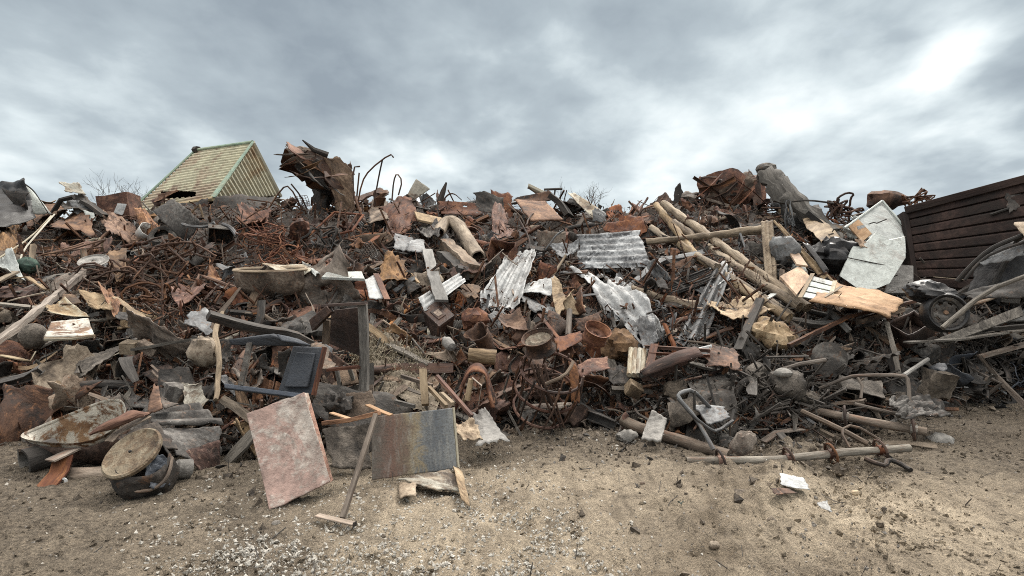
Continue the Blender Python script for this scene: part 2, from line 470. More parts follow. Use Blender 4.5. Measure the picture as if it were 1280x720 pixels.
add('mud', 'mud-caked', (.02, .016, .013), (.085, .069, .053), (.2, .165, .13), vary=.3, scale=5, bump=1.0)
add('plastic_black', 'black plastic', (.006, .006, .007), (.012, .012, .014), (.04, .041, .044), rough=(.3, .6), bump=.25)
add('slate', 'blue-grey painted', (.02, .023, .03), (.045, .053, .068), (.1, .115, .14), paint=(.055, .066, .085), amt=.55, rough=(.45, .8))
add('green', 'dull green', (.02, .03, .026), (.04, .075, .06), (.1, .15, .12), vary=.2)
add('ochre', 'ochre-brown', (.04, .022, .011), (.15, .082, .037), (.31, .19, .1), vary=.2, spots=(.05, .03, .02))
add('concrete', 'pale grey concrete', (.1, .095, .088), (.22, .21, .195), (.36, .345, .32), vary=.25)
add('wood', 'weathered brown timber', (.05, .034, .022), (.15, .1, .065), (.28, .2, .135), scale=7, vary=.3)
add('wood_pale', 'pale timber', (.13, .092, .055), (.27, .2, .125), (.4, .31, .205), scale=6, vary=.2)
add('wood_grey', 'grey weathered timber', (.035, .031, .026), (.115, .103, .088), (.24, .22, .19), scale=8, vary=.3)
add('wood_dark', 'dark varnished wood', (.014, .007, .005), (.045, .02, .013), (.1, .05, .03), rough=(.4, .75), vary=.2)
add('ply', 'orange plywood', (.2, .115, .06), (.45, .285, .165), (.58, .41, .265), scale=2, vary=.12, dirt=.4)
add('pole', 'bare debarked wood', (.085, .056, .032), (.265, .19, .112), (.43, .34, .225), scale=6, vary=.16, dirt=.6, spots=(.07, .048, .03))
# pieces with a colouring of their own
add('pink', '', (.2, .12, .09), (.4, .32, .26), (.56, .5, .43), paint=(.43, .245, .185), amt=.515, patch=2.1, vary=0, dirt=.7, rough=(.5, .85), spots=(.2, .09, .065))
add('blue_rust', '', (.1, .06, .03), (.24, .19, .11), (.3, .27, .2), paint=(.13, .155, .18), amt=.5, patch=1.3, vary=0, rough=(.4, .8))
add('navy', '', (.016, .018, .022), (.04, .047, .058), (.085, .095, .115), paint=(.045, .055, .073), amt=.62, vary=0, rough=(.4, .8))
add('enamel', '', (.04, .02, .012), (.15, .08, .045), (.28, .18, .11), paint=(.6, .57, .5), amt=.52, patch=4.5, vary=0, rough=(.4, .85))
add('shed_cream', '', (.16, .08, .035), (.36, .25, .135), (.5, .42, .26), paint=(.58, .54, .38), amt=.535, patch=.7, scale=1.4, vary=0, dirt=.3, bump=.2)
add('shed_roof', '', (.16, .08, .035), (.36, .25, .135), (.5, .42, .25), paint=(.54, .5, .29), amt=.53, patch=.7, scale=1.4, vary=0, dirt=.3, bump=.2, eave=3.0)
add('shed_green', '', (.2, .2, .14), (.29, .35, .26), (.38, .43, .33), paint=(.3, .42, .33), amt=.54, vary=0, dirt=.4)
add('container', '', (.007, .005, .0047), (.022, .014, .0125), (.058, .038, .033), scale=1.6, vary=0, rough=(.6, .9), spec=.2, spots=(.01, .008, .008))
add('board_white', '', (.2, .185, .16), (.38, .375, .35), (.5, .51, .48), paint=(.58, .62, .59), amt=.57, patch=.9, vary=.06, dirt=.5, rough=(.45, .7))
add('burnt_sheet', '', (.012, .013, .016), (.17, .18, .19), (.5, .52, .53), paint=(.035, .038, .044), amt=.455, patch=2.4, scale=2.6, metallic=.1, vary=0, rough=(.45, .85))
add('mound', '', (.008, .0065, .0055), (.042, .029, .021), (.105, .075, .055), scale=4, vary=0, bump=1.0)  # rubble tone, kept dark to stand for the black gaps between the scrap
add('soil', '', (.05, .038, .027), (.12, .093, .066), (.23, .18, .125), scale=3, vary=0, bump=1.0)
add('paper', '', (.25, .25, .25), (.47, .48, .48), (.6, .61, .6), vary=.05, dirt=.35)
add('stone', 'grey stone', (.08, .072, .063), (.19, .172, .15), (.33, .3, .27), vary=.35, scale=8)
add('chip', '', (.3, .275, .23), (.52, .485, .42), (.7, .67, .61), vary=.1, scale=30)
add('straw', '', (.14, .11, .06), (.29, .235, .135), (.44, .37, .24), scale=12, vary=.1)
add('dust', '', (.1, .078, .052), (.2, .16, .11), (.3, .245, .17), scale=7, vary=0, bump=1.0, dirt=.5)
add('twig', '', (.03, .026, .022), (.07, .06, .052), (.12, .105, .09), vary=.2)

add('pole_metal', '', (.09, .07, .055), (.2, .18, .15), (.34, .31, .265), spots=(.16, .08, .045), scale=6, vary=0)
add('lid_rust', '', (.06, .035, .018), (.17, .115, .065), (.31, .26, .18), paint=(.25, .2, .13), amt=.47, patch=9, scale=7, vary=0, dirt=.6)
def two_tone_panel():
    """a painted sheet that rusted from one end: red-brown, then ochre, then the grey-blue paint, in streaks that run with the brush"""
    m, nt, b = nodes_of('blue_rust'); at = N(nt, 'ShaderNodeAttribute', attribute_name='grain').outputs['Vector']
    sp = N(nt, 'ShaderNodeSeparateXYZ'); nt.links.new(at, sp.inputs[0]); mp = N(nt, 'ShaderNodeMapping'); nt.links.new(at, mp.inputs[0]); mp.inputs['Scale'].default_value = (6, 1.3, 1)
    st = noise(nt, mp.outputs[0], 3, 7, .7, .4); bl = noise(nt, at, 6, 7, .75, 1.2); fi = noise(nt, at, 60, 4, .7)
    x = mth(nt, 'ADD', mth(nt, 'MULTIPLY', sp.outputs[0], 1.5), mth(nt, 'ADD', mth(nt, 'MULTIPLY', mth(nt, 'SUBTRACT', st, .5), .3), mth(nt, 'MULTIPLY', mth(nt, 'SUBTRACT', bl, .5), .7)))
    col = ramp(nt, x, [(.03, (.1, .085, .07)), (.2, (.135, .078, .058)), (.38, (.13, .095, .068)), (.5, (.22, .18, .115)), (.6, (.125, .132, .135)), (.75, (.085, .095, .106)), (.95, (.165, .175, .178))])
    col = mixc(nt, mth(nt, 'MULTIPLY', ramp(nt, st, [(.5, (0, 0, 0)), (.68, (1, 1, 1))]), .6), col, (.26, .255, .235))
    col = mixc(nt, mth(nt, 'MULTIPLY', ramp(nt, fi, [(.48, (0, 0, 0)), (.66, (1, 1, 1))]), .6), col, (.055, .044, .036))
    nt.links.new(col, b.inputs['Base Color']); b.inputs['Roughness'].default_value = .62; b.inputs['Specular IOR Level'].default_value = .4
    bp = N(nt, 'ShaderNodeBump', Strength=.5, Distance=.01); nt.links.new(mth(nt, 'ADD', st, fi), bp.inputs['Height']); nt.links.new(bp.outputs[0], b.inputs['Normal'])
    return m
M['blue_rust'] = two_tone_panel()

def ground_material():
    m, nt, b = nodes_of('ground'); tc = N(nt, 'ShaderNodeTexCoord').outputs['Object']
    sep = N(nt, 'ShaderNodeSeparateXYZ'); nt.links.new(tc, sep.inputs[0]); X, Y = sep.outputs[0], sep.outputs[1]
    A = noise(nt, tc, .55, 6, .6, .5); B = noise(nt, tc, 3.2, 8, .7, .4); Cc = noise(nt, tc, 26, 6, .7); D = noise(nt, tc, 110, 3, .7)
    t = mth(nt, 'ADD', mth(nt, 'ADD', mth(nt, 'MULTIPLY', A, .5), mth(nt, 'MULTIPLY', B, .3)), mth(nt, 'MULTIPLY', Cc, .2))
    col = ramp(nt, t, [(.36, (.155, .128, .1)), (.45, (.285, .237, .18)), (.53, (.43, .36, .27)), (.62, (.58, .495, .38))])
    rot = N(nt, 'ShaderNodeMapping'); nt.links.new(tc, rot.inputs[0]); rot.inputs['Rotation'].default_value = (0, 0, math.radians(32)); rot.inputs['Scale'].default_value = (7, .8, 1)
    stk = noise(nt, rot.outputs[0], 1.6, 7, .7, .3)
    dd = mth(nt, 'SUBTRACT', X, mth(nt, 'ADD', 1.15, mth(nt, 'MULTIPLY', mth(nt, 'SUBTRACT', Y, 3.0), .62)))
    bd = mth(nt, 'EXPONENT', mth(nt, 'MULTIPLY', mth(nt, 'POWER', mth(nt, 'DIVIDE', mth(nt, 'ADD', dd, .32), .42), 2.0), -1.0))
    bd = ramp(nt, mth(nt, 'ADD', mth(nt, 'MULTIPLY', bd, .62), mth(nt, 'MULTIPLY', mth(nt, 'SUBTRACT', B, .5), 2.6)), [(.25, (0, 0, 0)), (.75, (1, 1, 1))])
    col = mixc(nt, mth(nt, 'MULTIPLY', bd, .6), col, (.12, .094, .068))
    col = mixc(nt, .55, col, ramp(nt, stk, [(.36, (.5, .49, .48)), (.5, (1, 1, 1)), (.64, (1.25, 1.25, 1.25))]), 'MULTIPLY')
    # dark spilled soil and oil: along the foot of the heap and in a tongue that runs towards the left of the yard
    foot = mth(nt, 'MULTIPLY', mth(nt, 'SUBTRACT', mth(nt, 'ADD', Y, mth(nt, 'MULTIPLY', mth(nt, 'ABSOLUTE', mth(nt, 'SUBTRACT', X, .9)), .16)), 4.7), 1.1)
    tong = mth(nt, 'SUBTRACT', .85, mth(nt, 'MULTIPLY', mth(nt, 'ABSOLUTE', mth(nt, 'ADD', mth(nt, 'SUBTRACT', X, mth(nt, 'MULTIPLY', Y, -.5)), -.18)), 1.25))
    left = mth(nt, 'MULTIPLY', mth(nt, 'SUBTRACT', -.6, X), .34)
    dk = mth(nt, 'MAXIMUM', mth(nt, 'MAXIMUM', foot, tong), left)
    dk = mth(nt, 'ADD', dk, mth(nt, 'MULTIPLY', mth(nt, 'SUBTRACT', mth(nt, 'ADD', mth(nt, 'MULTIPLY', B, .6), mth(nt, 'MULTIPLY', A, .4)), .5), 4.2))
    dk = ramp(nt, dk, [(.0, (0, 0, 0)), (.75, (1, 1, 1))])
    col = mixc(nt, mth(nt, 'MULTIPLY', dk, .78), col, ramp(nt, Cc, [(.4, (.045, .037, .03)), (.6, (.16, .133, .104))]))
    sp = ramp(nt, D, [(.32, (.4, .39, .38)), (.47, (.95, .95, .95)), (.66, (1.4, 1.37, 1.33))]); col = mixc(nt, .85, col, sp, 'MULTIPLY')
    sm = ramp(nt, noise(nt, tc, 7.5, 7, .75, .8), [(.53, (0, 0, 0)), (.68, (1, 1, 1))]); col = mixc(nt, mth(nt, 'MULTIPLY', sm, .6), col, (.09, .073, .057))
    vo = N(nt, 'ShaderNodeTexVoronoi', Scale=34.0); nt.links.new(tc, vo.inputs['Vector'])
    peb = ramp(nt, vo.outputs['Distance'], [(.12, (1, 1, 1)), (.2, (0, 0, 0))])
    pick = mth(nt, 'GREATER_THAN', noise(nt, vo.outputs['Position'], 9.0, 1, .5), .58)
    col = mixc(nt, mth(nt, 'MULTIPLY', mth(nt, 'MULTIPLY', peb, pick), .6), col, vo.outputs['Color'] and ramp(nt, noise(nt, vo.outputs['Position'], 3.3, 1), [(.4, (.08, .065, .05)), (.6, (.42, .37, .3))]))
    nt.links.new(col, b.inputs['Base Color']); b.inputs['Roughness'].default_value = .95; b.inputs['Specular IOR Level'].default_value = .2
    h = mth(nt, 'ADD', mth(nt, 'ADD', mth(nt, 'MULTIPLY', B, 1.0), mth(nt, 'MULTIPLY', Cc, .5)), mth(nt, 'MULTIPLY', D, .22))
    h = mth(nt, 'ADD', h, mth(nt, 'MULTIPLY', peb, .08))
    bp = N(nt, 'ShaderNodeBump', Strength=1.0, Distance=.11); nt.links.new(h, bp.inputs['Height']); nt.links.new(bp.outputs[0], b.inputs['Normal'])
    return m
M['ground'] = ground_material()

# ------------------------------------------------------------------ sky, sun, camera
SUN_AZ, SUN_EL = math.radians(35), math.radians(46)           # to the right of straight ahead, behind the cloud
def world():
    w = bpy.data.worlds.new('World'); SC.world = w; w.use_nodes = True; nt = w.node_tree; nt.nodes.clear()
    out = N(nt, 'ShaderNodeOutputWorld'); bg = N(nt, 'ShaderNodeBackground', Strength=.1); nt.links.new(bg.outputs[0], out.inputs[0])
    sky = N(nt, 'ShaderNodeTexSky', sky_type='NISHITA', sun_disc=False, sun_elevation=SUN_EL, sun_rotation=SUN_AZ)
    d = N(nt, 'ShaderNodeTexCoord').outputs['Generated']; s = N(nt, 'ShaderNodeSeparateXYZ'); nt.links.new(d, s.inputs[0])
    z = mth(nt, 'ADD', mth(nt, 'MAXIMUM', s.outputs[2], 0.0), .27)
    c = N(nt, 'ShaderNodeCombineXYZ'); nt.links.new(mth(nt, 'DIVIDE', s.outputs[0], z), c.inputs[0]); nt.links.new(mth(nt, 'MULTIPLY', mth(nt, 'DIVIDE', s.outputs[1], z), .8), c.inputs[1])
    off = N(nt, 'ShaderNodeVectorMath', operation='ADD'); nt.links.new(c.outputs[0], off.inputs[0]); off.inputs[1].default_value = SKYOFF
    n1 = noise(nt, off.outputs[0], 1.15, 3.5, .48, .2); n2 = noise(nt, off.outputs[0], 3.0, 4, .5, .1)
    n3 = noise(nt, off.outputs[0], 8.5, 6, .6, .2)
    t = mth(nt, 'ADD', mth(nt, 'ADD', mth(nt, 'MULTIPLY', n1, .6), mth(nt, 'MULTIPLY', n2, .3)), mth(nt, 'MULTIPLY', n3, .1))
    t = mth(nt, 'ADD', mth(nt, 'MULTIPLY', mth(nt, 'SUBTRACT', t, .5), 2.75), .41)
    def lobe(px, py, size, amp):
        v = np.array([(px - CX) / F, 1, -(py - HY) / F]); v /= np.linalg.norm(v)
        n = N(nt, 'ShaderNodeVectorMath', operation='DOT_PRODUCT'); nt.links.new(d, n.inputs[0]); n.inputs[1].default_value = v.tolist()
        k = 1 / (1 - math.cos(size / F))
        return mth(nt, 'MULTIPLY', mth(nt, 'EXPONENT', mth(nt, 'MULTIPLY', mth(nt, 'SUBTRACT', mth(nt, 'ADD', n.outputs['Value'], mth(nt, 'MULTIPLY', mth(nt, 'SUBTRACT', n2, .5), 2.6 / k)), 1.0), k)), amp)
    for L in [(1190, 74, 36, .66), (1135, 102, 60, .34), (1235, 55, 60, .14), (795, 125, 60, .12), (600, 60, 80, .26), (235, 105, 90, .2), (520, 215, 110, .2), (570, 215, 60, .1), (1010, 225, 90, .14), (1262, 168, 45, .18), (110, 200, 100, .08), (960, 30, 90, .08), (470, 100, 70, .1), (720, 20, 60, .08),
              (110, 140, 110, -.1), (330, 40, 110, -.12), (860, 50, 90, -.24), (730, 185, 70, -.22), (1080, 180, 90, -.16), (60, 30, 130, -.1), (400, 190, 80, -.08), (650, 200, 50, -.1), (1130, 20, 90, -.06), (540, 130, 60, -.08), (900, 170, 60, -.06), (1240, 110, 40, -.1)]:
        t = mth(nt, 'ADD', t, lobe(*L))
    col = ramp(nt, t, [(.0, (1.45, 1.72, 1.98)), (.3, (2.25, 2.6, 2.83)), (.5, (3.4, 3.8, 3.96)), (.74, (4.9, 5.2, 5.22)), (1.0, (6.6, 6.8, 6.7))])
    # an overcast sky is about three times as bright overhead as near the horizon
    zen = N(nt, 'ShaderNodeMapRange', interpolation_type='SMOOTHSTEP'); nt.links.new(s.outputs[2], zen.inputs[0])
    for i, v in ((1, .42), (2, .95), (3, 1.0), (4, ZEN)): zen.inputs[i].default_value = v
    warm = N(nt, 'ShaderNodeMapRange', interpolation_type='SMOOTHSTEP'); nt.links.new(s.outputs[2], warm.inputs[0]); warm.inputs[1].default_value = .42; warm.inputs[2].default_value = .8
    col = mixc(nt, warm.outputs[0], col, (3.75, 3.55, 3.3))
    sc = N(nt, 'ShaderNodeVectorMath', operation='SCALE'); nt.links.new(col, sc.inputs[0]); nt.links.new(zen.outputs[0], sc.inputs['Scale'])
    gap = ramp(nt, noise(nt, c.outputs[0], 1.5, 5, .6), [(.2, (.85, .85, .85)), (.34, (1, 1, 1))])
    nt.links.new(mixc(nt, gap, sky.outputs[0], sc.outputs[0]), bg.inputs['Color'])
ZEN = 4.3
SKYOFF = (3.3, 8.1, 2.7)
world()
sl = bpy.data.lights.new('sun', 'SUN'); sl.energy = 1.5; sl.angle = math.radians(12); sl.color = (1, .95, .87)
so = bpy.data.objects.new('sun', sl); COL.objects.link(so)
so.rotation_euler = Vector((-math.sin(SUN_AZ) * math.cos(SUN_EL), -math.cos(SUN_AZ) * math.cos(SUN_EL), -math.sin(SUN_EL))).to_track_quat('-Z', 'Y').to_euler()
cam = bpy.data.cameras.new('camera'); cam.sensor_width = 36; cam.lens = 36 * F / 1280; cam.shift_y = -(360 - HY) / 1280; cam.clip_end = 2000; cam.clip_start = .05
co = bpy.data.objects.new('camera', cam); COL.objects.link(co); co.location = (0, 0, CAMZ); co.rotation_euler = (math.pi / 2, 0, 0); SC.camera = co
SC.view_settings.view_transform = 'Standard'; SC.view_settings.look = 'None'; SC.view_settings.exposure = 1.15; SC.view_settings.gamma = 1
SC.cycles.use_denoising = False; SC.cycles.filter_width = 1.0; SC.cycles.max_bounces = 5; SC.cycles.diffuse_bounces = 3; SC.cycles.glossy_bounces = 2; SC.cycles.use_adaptive_sampling = True; SC.cycles.adaptive_threshold = .008
SC.render.film_transparent = False
# ------------------------------------------------------------------ ground, mound
def spaced(pts):
    out = []
    for a, b, s in pts: out += list(np.arange(a, b, s))
    return np.array(out + [pts[-1][1]])
gx = spaced([(-600, -60, 60), (-60, -14, 4), (-14, -5, .3), (-5, 5.6, .024), (5.6, 14, .3), (14, 60, 4), (60, 600, 60)])
gy = spaced([(-40, -2, 4), (-2, 2.2, .3), (2.2, 7.6, .024), (7.6, 24, .4), (24, 100, 8), (100, 900, 80)])
XX, YY = np.meshgrid(gx, gy, indexing='ij')
near = (np.abs(XX) < 14) & (YY < 24)
ZZ = np.where(near, ground(XX, YY), 0)
nn = fbm(xy3(XX, YY, 24, 3), 3); ZZ = ZZ + np.where(near, .006 * nn + .012 * np.clip(fbm(xy3(XX, YY, 11, 6), 4), -.2, 1.2), 0)
V = np.stack([XX, YY, ZZ], -1).reshape(-1, 3)
setting('ground', (V, gridf(len(gx), len(gy)), V), M['ground'], smooth='all')

# the heap of broken-up rust, ash and soil that all the scrap lies on
us = np.linspace(-1.75, 1.75, 420)
ts = np.concatenate([np.linspace(-.05, 1, 210), np.linspace(1.02, 2.15, 40)])
rows = []
for u in us:
    px = u * F + CX; yb = CAMZ * F / (ip(BASE, px) - HY); yc = ip(FAR, px)
    Y = yb + ts * (yc - yb); rows.append(np.stack([u * Y, Y], -1))
q = np.array(rows); X, Y = q[..., 0], q[..., 1]
h = heap(X, Y); r = fbm(np.stack([X * 3.1, Y * 3.1, h * 3.1], -1), 4); r2 = np.abs(fbm(np.stack([X * 8, Y * 8, h * 8], -1), 3))
z = np.where(h > 0, h - .13 * np.clip(h * 3, 0, 1) + np.clip(h * 4, .1, 1) * (.12 * r + .1 * (r2 - .4)), -.06)
V = np.stack([X, Y, z], -1).reshape(-1, 3)
setting('scrap_mound_soil', (V, gridf(len(us), len(ts)), V), M['mound'], smooth='all')

# ------------------------------------------------------------------ what nobody could count
def bits(n, where, size, seed, kind):
    rng = np.random.default_rng(seed); Vs, fs, Gs = [], [], []; o = 0
    for i in range(n):
        p, s = where(rng), size(rng)
        R = rng.normal(size=(3, 3)); R = np.linalg.qr(R)[0]
        if kind == 'stone':
            v = np.array([[1, 0, 0], [-1, 0, 0], [0, 1, 0], [0, -1, 0], [0, 0, .6], [0, 0, -.6]]) * rng.uniform(.6, 1.2, (6, 1))
            f = [(0, 2, 4), (2, 1, 4), (1, 3, 4), (3, 0, 4), (2, 0, 5), (1, 2, 5), (3, 1, 5), (0, 3, 5)]; v = (v * s) @ R
        elif kind == 'curl':
            n = 6; l = s * 2.6; w = s * rng.uniform(.04, .16); t = np.linspace(0, 1, n); k = rng.uniform(-2.6, 2.6); tw = rng.uniform(-3, 3) * t
            cx = np.cumsum(np.cos(k * t)) * l / n; cz = np.cumsum(np.sin(k * t) + .25 * rng.normal(size=n)) * l / n; ww = w * (.35 + .65 * np.sin(math.pi * np.clip(t + .12, 0, 1)) * rng.uniform(.6, 1.3, n))
            a = np.stack([cx, ww * np.cos(tw), cz + ww * np.sin(tw)], -1); b = np.stack([cx, -ww * np.cos(tw), cz - ww * np.sin(tw)], -1); a -= [cx.mean(), 0, cz.mean()]; b -= [cx.mean(), 0, cz.mean()]
            v = np.concatenate([a, b]) @ R; f = [(j, j + 1, n + j + 1, n + j) for j in range(n - 1)]
        elif kind == 'flake':
            w, l, k = s * rng.uniform(.12, .5), s, rng.uniform(-.35, .35) * s
            v = np.array([[-l, -w, 0], [0, -w * rng.uniform(.4, 1.2), k], [l, -w * rng.uniform(.1, 1), 0], [l, w * rng.uniform(.1, 1), k * .3], [0, w, k * .8], [-l * rng.uniform(.5, 1), w, .2 * k]])
            v2 = v + np.array([0, 0, .006]); v = np.concatenate([v, v2]) @ R
            f = [(0, 1, 4, 5), (1, 2, 3, 4), (6, 11, 10, 7), (7, 10, 9, 8), (0, 6, 7, 1), (1, 7, 8, 2), (2, 8, 9, 3), (3, 9, 10, 4), (4, 10, 11, 5), (5, 11, 6, 0)]
        else:
            l = s * 2.2; w = s * rng.uniform(.025, .075); b = rng.uniform(-.4, .4) * l
            v = np.array([[x * l, y * w + (b if x == 0 else 0), zz * w] for x in (-1, 0, 1) for y, zz in ((-1, -1), (1, -1), (1, 1), (-1, 1))]) @ R
            f = [(j + 4 * k, (j + 1) % 4 + 4 * k, (j + 1) % 4 + 4 * k + 4, j + 4 * k + 4) for k in (0, 1) for j in range(4)] + [(0, 3, 2, 1), (8, 9, 10, 11)]
        Vs.append(v + p); Gs.append(v + rng.uniform(0, 30, 3)); fs += [tuple(x + o for x in q) for q in f]; o += len(v)
    return np.concatenate(Vs), fs, np.concatenate(Gs)

def on_ground(x0, x1, y0, y1, px=None, deep=.3):
    def f(rng):
        while True:
            a, b = rng.uniform(x0, x1), rng.uniform(y0, y1)
            if px is None or rng.random() < px(a, b):
                p = W(a, b, hit(a, b)); return p + np.array([0, 0, .003])
    return f
_gu, _gv = np.meshgrid(np.arange(-10, 80, .125), np.arange(20, 80, .125), indexing='ij'); _SPOT = np.clip(.5 + 1.6 * vnoise(np.stack([_gu, _gv, _gu * 0 + 3.3], -1)), 0, 1)
def patch(cx, cy, sx, sy):
    return lambda a, b: math.exp(-(((a - cx) / sx) ** 2 + ((b - cy) / sy) ** 2)) * (.45 + .55 * _SPOT[int((a / 24 + 10) * 8), int((b / 13 - 20) * 8)])
lit = [patch(310, 690, 130, 60), patch(430, 650, 190, 50), patch(580, 650, 120, 70), patch(470, 700, 220, 60), patch(680, 690, 90, 60), patch(690, 505, 80, 18), patch(770, 545, 40, 14)]
small = lambda a, b: (lambda r: a + (b - a) * r.random() ** 3)
setting('shell_gravel', bits(10000, on_ground(0, 900, 480, 760, lambda a, b: max(min(1, max(p(a, b) for p in lit)), .012)), small(.003, .021), 1, 'stone'), M['chip'], 'stuff', smooth=False)
clodm = lambda a, b: max(.14, math.exp(-((a - (1110 + (b - 600) * .9)) / 90) ** 2), .8 * math.exp(-((b - 560) / 30) ** 2) * (a > 500), .45 * (a < 330))
setting('loose_dirt_clods', bits(9000, on_ground(-60, 1340, 500, 760, clodm), small(.003, .03), 2, 'stone'), M['ground'], 'stuff', smooth=False)
setting('ground_pebbles', bits(3200, on_ground(-60, 1340, 500, 760), small(.003, .016), 3, 'stone'), M['stone'], 'stuff', smooth=False)
setting('twig_litter', bits(420, on_ground(-60, 1340, 520, 740, lambda a, b: .3 + .7 * (b < 600)), small(.01, .045), 4, 'stick'), M['twig'], 'stuff', smooth=False)
def on_heap(xa, xb, lift, zone=None):
    def f(rng):
        while True:
            a = rng.uniform(xa, xb); b = rng.uniform(ip(CREST, a) - 2, ip(BASE, a) - 4)
            if zone is None or rng.random() < zone(a, b):
                Y = hit(a, b); p = W(a, b, Y - rng.uniform(-.04, lift * .75)); return p
    return f
hb = small(.02, .11)
blob = lambda cx, cy, sx, sy, k=1.0, base=.06: (lambda a, b: max(base, k * math.exp(-(((a - cx) / sx) ** 2 + ((b - cy) / sy) ** 2))))
mx = lambda *z: (lambda a, b: max(f(a, b) for f in z))
setting('rust_flake_debris', bits(8000, on_heap(-160, 1440, .2, lambda a, b: 1 if b < 440 else .6), hb, 5, 'flake'), M['rust_dark'], 'stuff', smooth=False)
setting('red_rust_debris', bits(3600, on_heap(-160, 1100, .22, lambda a, b: 1 if b < 440 else .5), hb, 6, 'flake'), M['rust_red'], 'stuff', smooth=False)
setting('orange_rust_debris', bits(900, on_heap(-160, 1000, .22), small(.025, .1), 7, 'flake'), M['rust_orange'], 'stuff', smooth=False)
setting('ash_debris', bits(3600, on_heap(-160, 1440, .16, lambda a, b: 1 if b > 400 else .3), hb, 8, 'flake'), M['soot'], 'stuff', smooth=False)
setting('muddy_debris', bits(1900, on_heap(-160, 1440, .16, lambda a, b: 1 if b > 410 else .12), hb, 9, 'flake'), M['mud'], 'stuff', smooth=False)
setting('grey_metal_debris', bits(2000, on_heap(-160, 1440, .2), small(.02, .09), 10, 'flake'), M['galv'], 'stuff', smooth=False)
setting('pale_litter', bits(700, on_heap(-160, 1440, .2), small(.015, .07), 11, 'flake'), M['cream'], 'stuff', smooth=False)
setting('rusty_rod_debris', bits(1700, on_heap(-160, 1440, .12, lambda a, b: 1 if b < 400 and a < 930 else .22), small(.05, .26), 12, 'stick'), M['rust_dark'], 'stuff', smooth=False)
setting('shredded_rust_debris', bits(3600, on_heap(-160, 1440, .2, lambda a, b: 1 if a < 1000 else .5), small(.05, .24), 21, 'curl'), M['rust_dark'], 'stuff', smooth=False)
setting('shredded_red_debris', bits(1800, on_heap(-160, 1100, .2, lambda a, b: 1 if b < 450 else .4), small(.05, .22), 22, 'curl'), M['rust_red'], 'stuff', smooth=False)
setting('shredded_brown_debris', bits(2200, on_heap(-160, 1440, .2), small(.05, .22), 23, 'curl'), M['rust_grey'], 'stuff', smooth=False)
setting('shredded_sooty_debris', bits(2200, on_heap(-160, 1440, .2), small(.05, .24), 24, 'curl'), M['soot'], 'stuff', smooth=False)
setting('shredded_grey_debris', bits(1300, on_heap(-160, 1440, .2), small(.04, .2), 25, 'curl'), M['galv'], 'stuff', smooth=False)
setting('wood_splinter_debris', bits(900, on_heap(-160, 1440, .22, mx(blob(1090, 400, 130, 60), blob(500, 470, 120, 45), blob(110, 380, 130, 50), blob(960, 380, 80, 40))), small(.04, .16), 13, 'stick'), M['wood'], 'stuff', smooth=False)
setting('grey_stick_debris', bits(1100, on_heap(-160, 1440, .22, lambda a, b: .8 if a > 940 or b > 420 else .2), small(.04, .17), 14, 'stick'), M['wood_grey'], 'stuff', smooth=False)
def foot(rng, far=38):
    while True:
        a = rng.uniform(-100, 1400); e = ip(BASE, a); b = e + rng.exponential(11 if rng.random() < .75 else far) - 6
        if rng.random() < .35 + .65 * (650 < a < 1150) : return W(a, b, hit(a, b)) + np.array([0, 0, .004])
setting('ash_rubble', bits(2600, foot, small(.006, .06), 16, 'stone'), M['mud'], 'stuff', smooth=False)
setting('dark_rubble', bits(1500, lambda r: foot(r, 9), small(.01, .06), 17, 'flake'), M['soot'], 'stuff', smooth=False)
setting('pale_rubble', bits(500, foot, small(.004, .03), 18, 'stone'), M['stone'], 'stuff', smooth=False)
setting('root_debris', bits(1700, on_heap(780, 1330, .2, mx(blob(960, 480, 110, 50, 1, .02), blob(1230, 450, 80, 60, .7, .02))), small(.05, .22), 19, 'stick'), M['twig'], 'stuff', smooth=False)
# dry straw on the earthy patch under the brown cabinet
def tufts(n, seed):
    rng = np.random.default_rng(seed); Vs, fs, Gs = [], [], []; o = 0
    spots = [(485, 470, 30, 28), (500, 490, 34, 18), (490, 450, 24, 20), (455, 448, 16, 14), (520, 462, 16, 16), (470, 428, 16, 12), (372, 458, 14, 8), (1078, 498, 12, 4)]
    for i in range(n):
        s = spots[rng.integers(len(spots))]; a, b = rng.normal(s[0], s[1 + 1] * .6), rng.normal(s[1], s[3] * .6)
        p = W(a, b, hit(a, b) - rng.uniform(0, .16)); d = rng.normal(size=3) * .5 + np.array([0, -.3, .55]); d /= np.linalg.norm(d); l = rng.uniform(.06, .26)
        sd = np.cross(d, rng.normal(size=3)); sd *= .0035 / np.linalg.norm(sd); dr = np.array([0, 0, -.35 * l])
        v = np.array([p - sd, p + sd, p + d * l * .6 + sd, p + d * l * .6 - sd, p + d * l + dr])
        Vs.append(v); Gs.append(v); fs += [(o, o + 1, o + 2, o + 3), (o + 3, o + 2, o + 4)]; o += 5
    return np.concatenate(Vs), fs, np.concatenate(Gs)
q4 = quad4([(448, 424, .14), (500, 416, .1), (556, 500, .1), (462, 516, .16)], 60, 60, .05, .12, 6, 300, None, 0, 1.2)
setting('dry_dusty_soil', q4, M['dust'], 'stuff', smooth='all')
setting('dry_grass', tufts(3800, 15), M['straw'], 'stuff', smooth=False)

